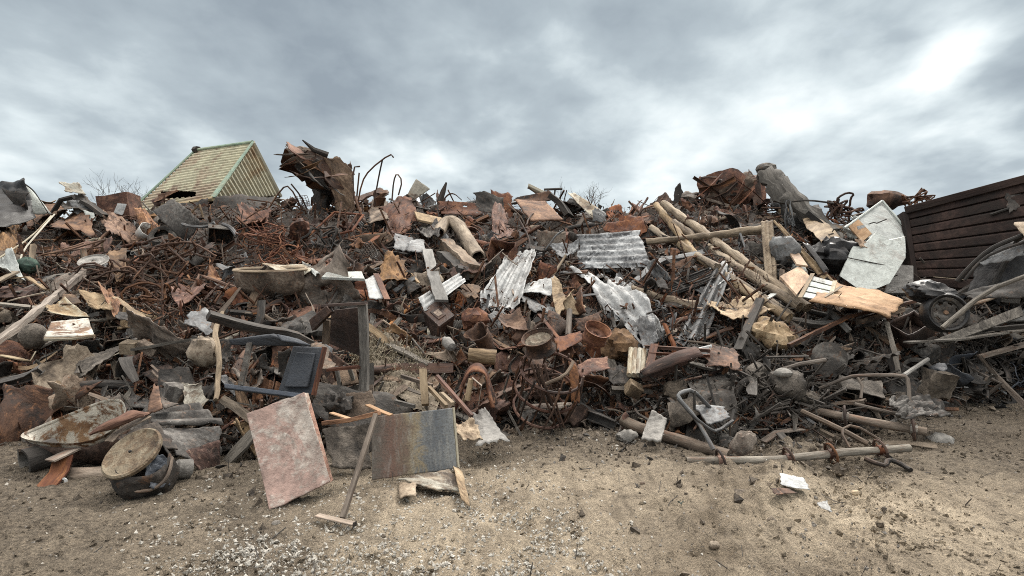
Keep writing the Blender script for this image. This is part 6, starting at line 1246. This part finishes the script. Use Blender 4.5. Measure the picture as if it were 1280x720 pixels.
for i, (x, y, lb) in enumerate([(850, 631, 'tiny green sprig growing alone on the sand in front'), (797, 611, 'small dead grey tuft lying on the dirt')]):
    g = np.random.default_rng(i + 70); Y = hit(x, y); b = W(x, y, Y); vs = []
    for k in range(9):
        a = g.uniform(0, 6.28); d = np.array([math.cos(a) * .6, math.sin(a) * .6, g.uniform(.3, 1)]) * g.uniform(.03, .06); vs.append(sweep(np.array([b, b + d * .6, b + d + [0, 0, -.008]]), SEC['flat'](.006), True, [.5, 1, .2]))
    one('weed_sprig', lb, 'weed', join(*vs), ['green', 'twig'][i], None)

for i, (pts, r, mt, lb) in enumerate([([(986, 432, .5), (1060, 396, .6), (1146, 376, .6)], .022, 'rust_dark', 'long dark rod slanting across the front of the orange plywood'), ([(1074, 402, .6), (1128, 386, .6)], .035, 'rust_grey', 'short thick rusty bar under the right end of the orange plywood'),
      ([(1108, 402, .55), (1118, 440, .5), (1124, 470, .4)], .03, 'wood_grey', 'upright grey stick hanging below the orange plywood'), ([(1036, 388, .55), (1062, 414, .5)], .028, 'concrete', 'pale short rod under the orange plywood'),
      ([(1168, 346, .5), (1206, 350, .5), (1250, 344, .4)], .026, 'wood_pale', 'pale lath lying at the foot of the dark ribbed container'), ([(1190, 372, .5), (1224, 352, .5)], .03, 'char', 'dark lath crossing the pale one by the container foot'),
      ([(1030, 372, 1.0), (1052, 358, 1.0)], .02, 'wood_pale', 'thin pale strip lying on the orange plywood'), ([(1160, 388, .5), (1184, 424, .5)], .02, 'char', 'black strut beside the half-buried car wheel')]):
    one('loose_lath', lb, 'lath', bar(dense([P(t) for t in pts], .1), 'plank' if 'wood' in mt else 'square', r, rough=.006, seed=i), mt, None)
for i, (c, mt, lb) in enumerate([([(8, 268, .5), (30, 280, .5), (16, 330, .5), (-10, 320, .5)], 'ochre', 'steep brown sheet at the left edge under the black plastic cover'), ([(170, 262, .6), (196, 270, .6), (200, 290, .6), (176, 288, .6)], 'rust_orange', 'bright rusted sheet under the low corner of the shed roof'),
      ([(300, 262, .5), (338, 268, .5), (330, 286, .5), (296, 280, .5)], 'rust_red', 'rusted sheet under the shed gable'), ([(560, 328, .5), (610, 318, .5), (604, 340, .5), (566, 350, .5)], 'rust_red', 'rusted sheet behind the foot of the elbow pipe'),
      ([(480, 330, .5), (506, 322, .5), (512, 346, .5), (470, 352, .5)], 'ochre', 'large ochre rusted sheet right of the pale cracked pane'), ([(720, 400, .5), (752, 390, .5), (748, 408, .5), (722, 412, .5)], 'rust_dark', 'dark rusted sheet above the flat red-brown rim'),
      ([(612, 270, .5), (640, 266, .5), (646, 292, .5), (616, 296, .5)], 'rust_red', 'red-brown sheet hanging below the dark grey crumpled bonnet'), ([(756, 280, .5), (812, 276, .5), (806, 292, .5), (760, 294, .5)], 'rust_red', 'red-brown sheet just above the burnt corrugated sheet')]):
    sheetq('rusted_sheet_piece', lb, c, mt, None, nu=26, nv=20, crump=.18, rag=.1, nc=10, seed=160 + i)

sheetq('dark_gable_sheet', 'dark bent sheet wedged along the lower edge of the shed gable', [W(266, 251, 13.3), W(346, 243, 14.6), W(348, 276, 13.2), W(258, 278, 12.8)], 'char', None, nu=30, nv=14, crump=.1, rag=.06, nc=7, seed=190)  # added black filler, stands for the shaded recess where sky showed through
sheetq('dark_gable_sheet', 'dark sheet standing in shadow under the eave of the shed roof', [W(180, 268, 14.6), W(262, 254, 13.4), W(262, 282, 12.7), W(184, 286, 13.0)], 'char', None, nu=30, nv=14, crump=.1, rag=.06, nc=7, seed=191)  # second added filler, its black stands for shade below the eave
# ------------------------------------------------------------------ the rest of the scrap: each piece a thing of its own
bpy.context.view_layer.update()
HEROES = {o.name for o in SC.objects}
HERO_ROOTS = {r.name for r, *_ in THINGS}
GW, GH = 512, 288
N_SCRAP = 2700
def see():
    """which object each of a grid of sight lines meets first (the ground and the loose debris left out)"""
    from mathutils.bvhtree import BVHTree
    dg = bpy.context.evaluated_depsgraph_get(); vs, fs, owner, o0 = [], [], [], 0
    for o in SC.objects:
        if o.type != 'MESH' or o.get('kind') == 'stuff' or o.name == 'ground': continue
        me = o.data; n = len(me.vertices); co = np.empty(n * 3, np.float32); me.vertices.foreach_get('co', co)
        q = co.reshape(-1, 3) + np.array(o.matrix_world.translation, np.float32); vs.append(q)
        f = [tuple(i + o0 for i in p.vertices) for p in me.polygons]; fs += f; owner += [o.name] * len(f); o0 += n
    tree = BVHTree.FromPolygons(np.concatenate(vs).tolist(), fs); org = Vector((0, 0, CAMZ)); out = {}
    for j in range(int(GH * .22), int(GH * .93)):
        for i in range(GW):
            h = tree.ray_cast(org, Vector((((i + .5) * 1280 / GW - CX) / F, 1, -((j + .5) * 720 / GH - HY) / F)))
            if h[2] is not None: out[(i, j)] = owner[h[2]]
    return out
ALONE = see()

ZONES = [  # centre, spread, weights of material
    ((60, 300), (150, 60), 'rust_red 4 rust_orange 3.5 rust_grey 3 rust_dark 3 tan 2 ochre 3 soot 1 cream .6'),
    ((40, 385), (130, 45), 'tan 3 rust_grey 4 mud 2 wood_grey 2 rust_red 2 cream .8 ochre 1 soot 1'),
    ((140, 470), (170, 50), 'soot 4 mud 2.5 char 2 rust_grey 5 rust_dark 3 rust_red 2.5 wood_grey 1 galv .8 tan .6'),
    ((250, 320), (130, 60), 'rust_dark 6 rust_red 4 char 3 soot 2 rust_grey 1.5 galv .5'),
    ((330, 390), (90, 50), 'rust_grey 4 rust_red 3 soot 3 cream 1 galv 1 rust_dark 3 wood 1'),
    ((460, 300), (120, 50), 'char 3 rust_dark 4 rust_red 4 soot 4 galv 2 rust_grey 3 ochre 1.2 rust_orange 1'),
    ((500, 430), (90, 60), 'wood 3 wood_grey 3 mud 2 rust_dark 2 tan 1.5 wood_dark 1.5 soot 1'),
    ((640, 285), (160, 40), 'rust_dark 4 rust_red 5 rust_orange 1.6 char 2 soot 2.5 rust_grey 3 galv 1'),
    ((660, 410), (120, 60), 'rust_dark 4 rust_red 4 rust_grey 4 char 2 galv 2 soot 2.5 ochre .8 tan .6'),
    ((800, 380), (90, 60), 'char 4 rust_dark 3 soot 4 galv 2.5 rust_red 2 tan 1 rust_grey 2'),
    ((780, 500), (90, 35), 'mud 4 soot 3 rust_dark 2 char 3 rust_grey 2'),
    ((900, 260), (90, 40), 'rust_dark 5 rust_red 6 rust_grey 2 char 1'),
    ((960, 490), (130, 50), 'mud 5 char 4 soot 3 wood_grey 1.5 rust_grey 1.5 rust_dark 3'),
    ((1090, 430), (90, 40), 'wood_grey 4 wood 3 soot 3 char 2 tan 1 rust_grey 2'),
    ((1010, 310), (70, 50), 'galv 2 soot 2 tan 2 board_white .7 char 3 wood 1 rust_dark 2'),
    ((1240, 430), (110, 70), 'char 5 soot 4 slate 2 plastic_black 3 wood_grey 2 rust_grey 1'),
]
def choose(px, py, g):
    w = np.array([math.exp(-(((px - c[0]) / s[0]) ** 2 + ((py - c[1]) / s[1]) ** 2)) + 1e-9 for c, s, _ in ZONES])
    t = ZONES[g.choice(len(ZONES), p=w / w.sum())][2].split(); ks, ws = t[::2], np.array([float(x) for x in t[1::2]])
    return str(g.choice(ks, p=ws / ws.sum()))
WOODY = {'wood', 'wood_grey', 'wood_pale', 'wood_dark'}
def kinked(L, n, k, g):
    d = np.array([1., 0, 0]); p = np.zeros(3); out = [p]
    for i in range(n):
        p = p + d * L / n * g.uniform(.5, 1.5); out.append(p); d = d + g.normal(size=3) * k; d /= np.linalg.norm(d)
    o = np.array(out); return o - o.mean(0)

# every maker: (name, category, word for the label, parts) for a piece about s metres long
def mk_sheet(s, g, m):
    f = int(g.integers(1, 4)); return ['bent', 'folded', 'crumpled'][f - 1] + '_sheet_scrap', 'sheet metal', ['bent', 'folded', 'crumpled'][f - 1] + ' sheet scrap', [('sheet', sheet(s * g.uniform(.8, 1.3), s * g.uniform(.45, .9), g, 18, 14, g.uniform(.05, .14), g.uniform(.03, .14), f), m, dict(solid=.009))]
def mk_curved(s, g, m):
    V, f, G = sheet(s * 1.1, s * .6, g, 18, 12, .03, .07, 0); V = bend(V, np.array([-s * .5, 0, 0]), np.array([1., g.uniform(-.3, .3), 0]), np.array([0, 0, 1.]), g.choice([-1, 1]) * g.uniform(1, 2.6), s * 1.1)
    return 'curved_shell_scrap', 'sheet metal', 'curved shell piece', [('sheet', (V, f, G), m, dict(solid=.01))]
def mk_corr(s, g, m): return 'corrugated_scrap', 'sheet metal', 'corrugated scrap', [('sheet', sheet(s * 1.1, s * .6, g, 48, 12, .03, .08, int(g.integers(0, 2)), (g.integers(4, 8), .02)), m, dict(solid=.007))]
def mk_strip(s, g, m): return 'twisted_metal_strip', 'strip', 'twisted strip', [('strip', sweep(dense(chaikin(kinked(s * 1.7, 5, .45, g), 2), .05), SEC['flat'](s * g.uniform(.05, .1)), True, [.5, 1, .9, .3], True, g.uniform(-3, 3), .008), m)]
def mk_pipe(s, g, m): return 'bent_pipe', 'pipe', 'bent pipe', [('pipe', tube(dense(chaikin(kinked(s * 1.8, 4, .25, g), 1), .06), g.uniform(.022, .05), 10, None, 0, .004, 1, None, True), m)]
def mk_rod(s, g, m): return 'thin_steel_rod', 'rod', 'thin rod', [('rod', tube(chaikin(kinked(s * 2.6, 6, .22, g), 2), g.uniform(.009, .017), 6), m)]
def mk_bar(s, g, m):
    k = str(g.choice(['angle', 'channel', 'ibeam', 'square'])); return {'angle': 'angle_iron', 'channel': 'channel_iron', 'ibeam': 'steel_beam', 'square': 'square_tube'}[k], 'steel bar', {'angle': 'angle iron', 'channel': 'channel iron', 'ibeam': 'ribbed beam', 'square': 'square tube'}[k], [('bar', sweep(dense(chaikin(kinked(s * 1.7, 4, .2, g), 1), .08), SEC[k](g.uniform(.02, .05)), True, None, True, g.uniform(-.6, .6), .005), m)]
def mk_plank(s, g, m): return 'broken_plank', 'plank', 'broken plank', [('plank', sweep(dense(kinked(s * 1.7, 3, .04, g), .06), SEC['plank'](g.uniform(.03, .075)), True, [g.uniform(.2, 1), 1, 1, g.uniform(.2, 1)], True, 0, .008, s * 9), m)]
def mk_box(s, g, m): return 'crushed_metal_case', 'case', 'crushed case', [('case', crushed(s * .8, s * .6, s * .5, .13, g, 7, ((int(g.integers(3)), float(g.choice([-.5, .5]))),), 1), m, dict(solid=.01))]
def mk_can(s, g, m): return 'dented_metal_can', 'can', 'dented can', [('can', lathe([(.001, -s * .35), (s * .25, -s * .35), (s * .27, -s * .3), (s * .25, -s * .1), (s * .27, 0), (s * .25, s * .15), (s * .28, s * .33)], 26, .5, g.uniform(0, 50)), m, dict(solid=.008))]
def mk_lump(s, g, m): return 'rusty_casting', 'casting', 'heavy casting', [('casting', lump([s * .35, s * .28, s * .25], .38, 2.4, g.uniform(0, 99), 20, 12), m), ('boss', put(lathe([(.001, s * .16), (s * .1, s * .15), (s * .12, s * .04), (s * .13, -s * .1)], 12), g.normal(size=3) * s * .12 + [0, 0, s * .2], g.normal(size=3) + [0, 0, 1.2]), m), ('flange', put(lathe([(s * .08, s * .03), (s * .19, s * .03), (s * .19, -s * .02), (s * .08, -s * .02)], 16), g.normal(size=3) * s * .12 - [s * .2, 0, 0], g.normal(size=3)), m)]
def mk_rim(s, g, m): return 'flattened_hoop_ring', 'ring', 'dented ring', [('ring', lathe([(s * .3, -s * .1), (s * .38, -s * .12), (s * .35, 0), (s * .38, s * .1), (s * .3, s * .12)], 26, .16, g.uniform(0, 50)), m, dict(solid=.009))]
def mk_coil(s, g, m):
    t = np.linspace(0, 2 * math.pi * 6, 90); r = s * .13; p = np.stack([np.cos(t) * r, np.sin(t) * r, t / t[-1] * s * .8 - s * .4], -1)
    return 'coil_spring', 'spring', 'coil spring', [('coil', tube(bend(p, np.zeros(3), np.array([0, 0, 1.]), np.array([1., 0, 0]), .6, s * .4), s * .022 + .003, 6), m)]
def mk_wire(s, g, m): return 'wire_tangle', 'wire', 'wire tangle', [('wire', tangle(int(g.integers(22, 44)), s * .5, s * .4, s * .3, g.uniform(.006, .012), int(g.integers(1e6))), m)]
def mk_torn(s, g, m):
    a = crushed(s * .9, s * .5, s * .35, .2, g, 8, ((2, -.5), (0, .5)), 2); return 'torn_machine_cover', 'machine cover', 'torn cover', [('cover', a, m, dict(solid=.011)), ('loose_strip', sweep(dense(chaikin(kinked(s, 4, .4, g), 2), .05) + [0, 0, s * .1], SEC['flat'](s * .05), True, None, True, 1.0), m)]
def mk_stone(s, g, m): return 'muddy_lump', 'lump', 'earthy lump', [('lump', lump([s * .32, s * .28, s * .22], .32, 2.8, g.uniform(0, 99), 22, 14), m)]
def mk_frame(s, g, m):
    w, h = s * g.uniform(.7, 1.2), s * g.uniform(.4, .8); r = g.uniform(.012, .024); j = lambda: g.normal(size=3) * s * .09
    c = [np.array([-w, -h, 0]) / 2 + j(), np.array([w, -h, 0]) / 2 + j(), np.array([w, h, 0]) / 2 + j(), np.array([-w, h, 0]) / 2 + j()]
    loop = dense(np.array(c + [c[0]]), .1); ps = [('outer_loop', tube(loop, r, 6, None, 0, .006, s * 7), m)]
    for t in g.uniform(.2, .8, int(g.integers(1, 4))): ps.append(('crossbar', tube(dense(np.array([c[0] * (1 - t) + c[1] * t, c[3] * (1 - t) + c[2] * t + j()]), .1), r * .8, 6, None, 0, .008, t), m))
    return 'bent_tube_frame', 'frame', 'bent frame', ps
def mk_grille(s, g, m):
    V, gs = None, []; n = int(g.integers(6, 10)); w, h = s * .9, s * .6
    bow = lambda p: p + np.array([0, 0, 1.]) * (s * .25 * (p[0] / s) ** 2 * 3 + s * .12 * math.sin(p[1] / s * 4 + s * 30))
    for k in range(n): y = (k / (n - 1) - .5) * h; gs.append(tube(np.array([bow(np.array([x, y, 0])) for x in np.linspace(-w / 2, w / 2, 7)]), .006, 5))
    for k in range(n + 2): x = (k / (n + 1) - .5) * w; gs.append(tube(np.array([bow(np.array([x, y, .008])) for y in np.linspace(-h / 2, h / 2, 6)]), .006, 5))
    return 'wire_grille', 'grille', 'warped wire grille', [('grille', join(*gs), m)]
def mk_shell(s, g, m):
    V, f, G = sheet(s * 1.2, s * .8, g, 26, 20, .06, .06, int(g.integers(1, 3))); u = G[:, 0] / (s * 1.2); v = G[:, 1] / (s * .8)
    f = [q for q in f if not (.25 < u[q[0]] < .7 and .4 < v[q[0]] < .85)]
    return 'window_opening_shell', 'sheet metal', 'shell with a cut-out', [('sheet', (V, f, G), m, dict(solid=.02))]
def mk_duct(s, g, m): return 'crushed_duct_pipe', 'duct', 'crushed duct', [('duct', tube(dense(chaikin(kinked(s * 1.3, 3, .2, g), 1), .05), s * g.uniform(.1, .18), 14, [g.uniform(.6, 1), 1, g.uniform(.5, 1), 1.1], 0, s * .05, g.uniform(0, 60), None, True), m)]
METALK = [(mk_sheet, 9), (mk_curved, 2), (mk_corr, .9), (mk_strip, 4), (mk_pipe, 1.8), (mk_rod, 3.2), (mk_bar, 3.6), (mk_box, .8), (mk_can, .08), (mk_lump, .55), (mk_rim, .2), (mk_coil, .3), (mk_wire, 1.3), (mk_torn, 3), (mk_frame, 2.2), (mk_grille, .4), (mk_shell, 2), (mk_duct, .12)]
SOFT = [(mk_stone, .5), (mk_strip, 2.4), (mk_bar, 2), (mk_rod, 1), (mk_torn, 1.2), (mk_box, 1)]
WOODK = [(mk_plank, 5), (mk_rod, .0)]

def scatter(n, seed, lift, lo, hi):
    g = np.random.default_rng(seed); done = 0; made = []
    while done < n:
        px = g.uniform(-150, 1430); py = g.uniform(ip(CREST, px) - 5, ip(BASE, px) + (26 if g.random() < .1 and px > 620 else 6)); Y = hit(px, py)
        if g.random() > (Y / 13.5) ** 1.6 or (px > 1150 and py < 340): continue
        near = np.clip((py - 400) / 150, 0, 1)
        s = float(np.clip(g.lognormal(math.log(.31 if g.random() < .86 else .7), .4), lo, hi)) * (1 - .3 * near)
        mk = choose(px, py, g)
        table = WOODK if mk in WOODY else SOFT if mk in ('mud',) else METALK
        ws = np.array([w for _, w in table]); fn = table[g.choice(len(table), p=ws / ws.sum())][0]
        name, cat, word, parts = fn(s, g, M[mk])
        # lie with the slope, tilted at random
        nrm = np.array([0, -.5, .85]) + g.normal(size=3) * (.5 if fn is not mk_plank else .3); nrm /= np.linalg.norm(nrm)
        x = np.array([1., 0, 0]) * math.cos(g.uniform(0, 6.28)) + np.array([0, .5, .5]) * math.sin(g.uniform(0, 6.28)); x = x - nrm * (x @ nrm); x /= np.linalg.norm(x); y = np.cross(nrm, x)
        c = W(px, py, Y - lift * g.uniform(-.3, 1)); RM = np.stack([x, y, nrm])
        parts = [(p[0], (p[1][0] @ RM + c, p[1][1], p[1][2]), *p[2:]) for p in parts]
        low = min((p[1][0][:, 2] - surf(p[1][0][:, 0], p[1][0][:, 1])).min() for p in parts)
        up = -.12 - low if low < -.12 else (.06 - low if low > .06 and False else 0)
        parts = [(p[0], (p[1][0] + [0, 0, up], p[1][1], p[1][2]), *p[2:]) for p in parts]
        tip = np.concatenate([p[1][0] for p in parts]); tq = np.stack(proj(tip.T), -1)
        if (tq[:, 1] - ip(CREST, tq[:, 0])).min() < -19: continue
        r = thing(name, '-', cat, parts, None, None); allp = np.concatenate([p[1][0] for p in parts]); q = np.array([proj(v) for v in allp[:: max(1, len(allp) // 60)]])
        d = q - q.mean(0); ev, evec = np.linalg.eigh(d.T @ d); a = math.degrees(math.atan2(-evec[1, 1], evec[0, 1])) % 180; asp = math.sqrt(ev[1] / max(ev[0], 1e-6))
        pose = '' if asp < 1.6 else 'lying level' if a < 20 or a > 160 else 'slanting up to the right' if a < 70 else 'upright' if a < 110 else 'slanting up to the left'
        made.append(dict(root=r, mat=mk, word=word, pose=pose, x=q[:, 0].mean(), y=q[:, 1].mean(), size=np.ptp(q, 0).max(), s=s)); done += 1
    return made

def family(o): return [o] + [c for c in o.children_recursive]
def drop(rec):
    for o in family(rec['root']): bpy.data.objects.remove(o, do_unlink=True)
SCRAP = scatter(N_SCRAP, 21, .22, .16, 1.15)
THINGS[:] = [t for t in THINGS if t[0].name in HERO_ROOTS]
for rnd in range(2):
    bpy.context.view_layer.update(); NOW = see(); own = {}
    for rec in SCRAP:
        for o in family(rec['root']): own[o.name] = rec
        rec['seen'] = rec['over'] = 0; rec['cx'] = rec['cy'] = 0
    for k, nm in NOW.items():
        rec = own.get(nm)
        if rec is None: continue
        rec['seen'] += 1; rec['cx'] += k[0]; rec['cy'] += k[1]
        h = ALONE.get(k)
        if h is not None and bpy.data.objects[h].get('kind') != 'structure': rec['over'] += 1
    keep = []
    for rec in SCRAP:
        if rec['over'] > 4 + .12 * rec['seen'] or rec['seen'] < (2, 5)[rnd] and abs(rec['x'] - 640) < 640: drop(rec)
        else: keep.append(rec)
    SCRAP = keep

# ------------------------------------------------------------------ say which one each piece is
MARKS = [(m, x, y) for r, m, x, y in THINGS if m and 0 < x < 1280]
def side(dx, dy, d):
    near = 'close ' if d < 28 else ''
    if abs(dx) > 2 * abs(dy): return near + ('right of' if dx > 0 else 'left of')
    if abs(dy) > 2 * abs(dx): return ('just ' if d < 28 else '') + ('below' if dy > 0 else 'above')
    return ('below and ' if dy > 0 else 'above and ') + ('right of' if dx > 0 else 'left of')
def rel(rec, k):
    x, y = rec['px']; o = sorted(MARKS, key=lambda m: (m[1] - x) ** 2 + (m[2] - y) ** 2)[k]
    return side(x - o[1], y - o[2], math.hypot(x - o[1], y - o[2])) + ' ' + o[0]
groups = {}
for rec in SCRAP:
    rec['px'] = (rec['cx'] / rec['seen'] * 1280 / GW, rec['cy'] / rec['seen'] * 720 / GH) if rec['seen'] else (rec['x'], rec['y'])
    big = 'large' if rec['size'] > 62 else 'small' if rec['size'] < 26 else ''
    rec['lab'] = [' '.join(t for t in (big, COLWORD[rec['mat']], rec['word'], rec['pose']) if t) + ', ' + rel(rec, k) for k in range(4)]
    groups.setdefault(rec['word'], []).append(rec)
used = {r['label'] for r, *_ in THINGS if r.get('label')}
def fits(t): return len(t.replace('-', ' ').split()) <= 16
for rec in sorted(SCRAP, key=lambda r: -r['seen']):
    base = rec['lab'][0]; t = base
    if t in used or not fits(t):
        opts = [l for l in rec['lab'][1:]] + [l.replace(' ' + rec['pose'], '') if rec['pose'] else l for l in rec['lab']] + [base.replace(rel(rec, 0), w + rel(rec, 0)) for w in ('the higher one, ', 'the lower one, ', 'farther ', 'half hidden, ', 'nearer the crest, ', 'deeper in, ')]
        t = next((o for o in opts if o not in used and fits(o)), None)
        if t is None:
            t = ' '.join(x for x in (COLWORD[rec['mat']], rec['word'], rel(rec, 1)) if x)
            k = 0
            while t in used: k += 1; t = ' '.join((['tiny', 'dented', 'dull', 'worn', 'ragged'][k % 5], COLWORD[rec['mat']], rec['word'], rel(rec, k % 8)))
    used.add(t); rec['root']['label'] = t; rec['root']['group'] = rec['word'] + ' pieces in the scrap heap'
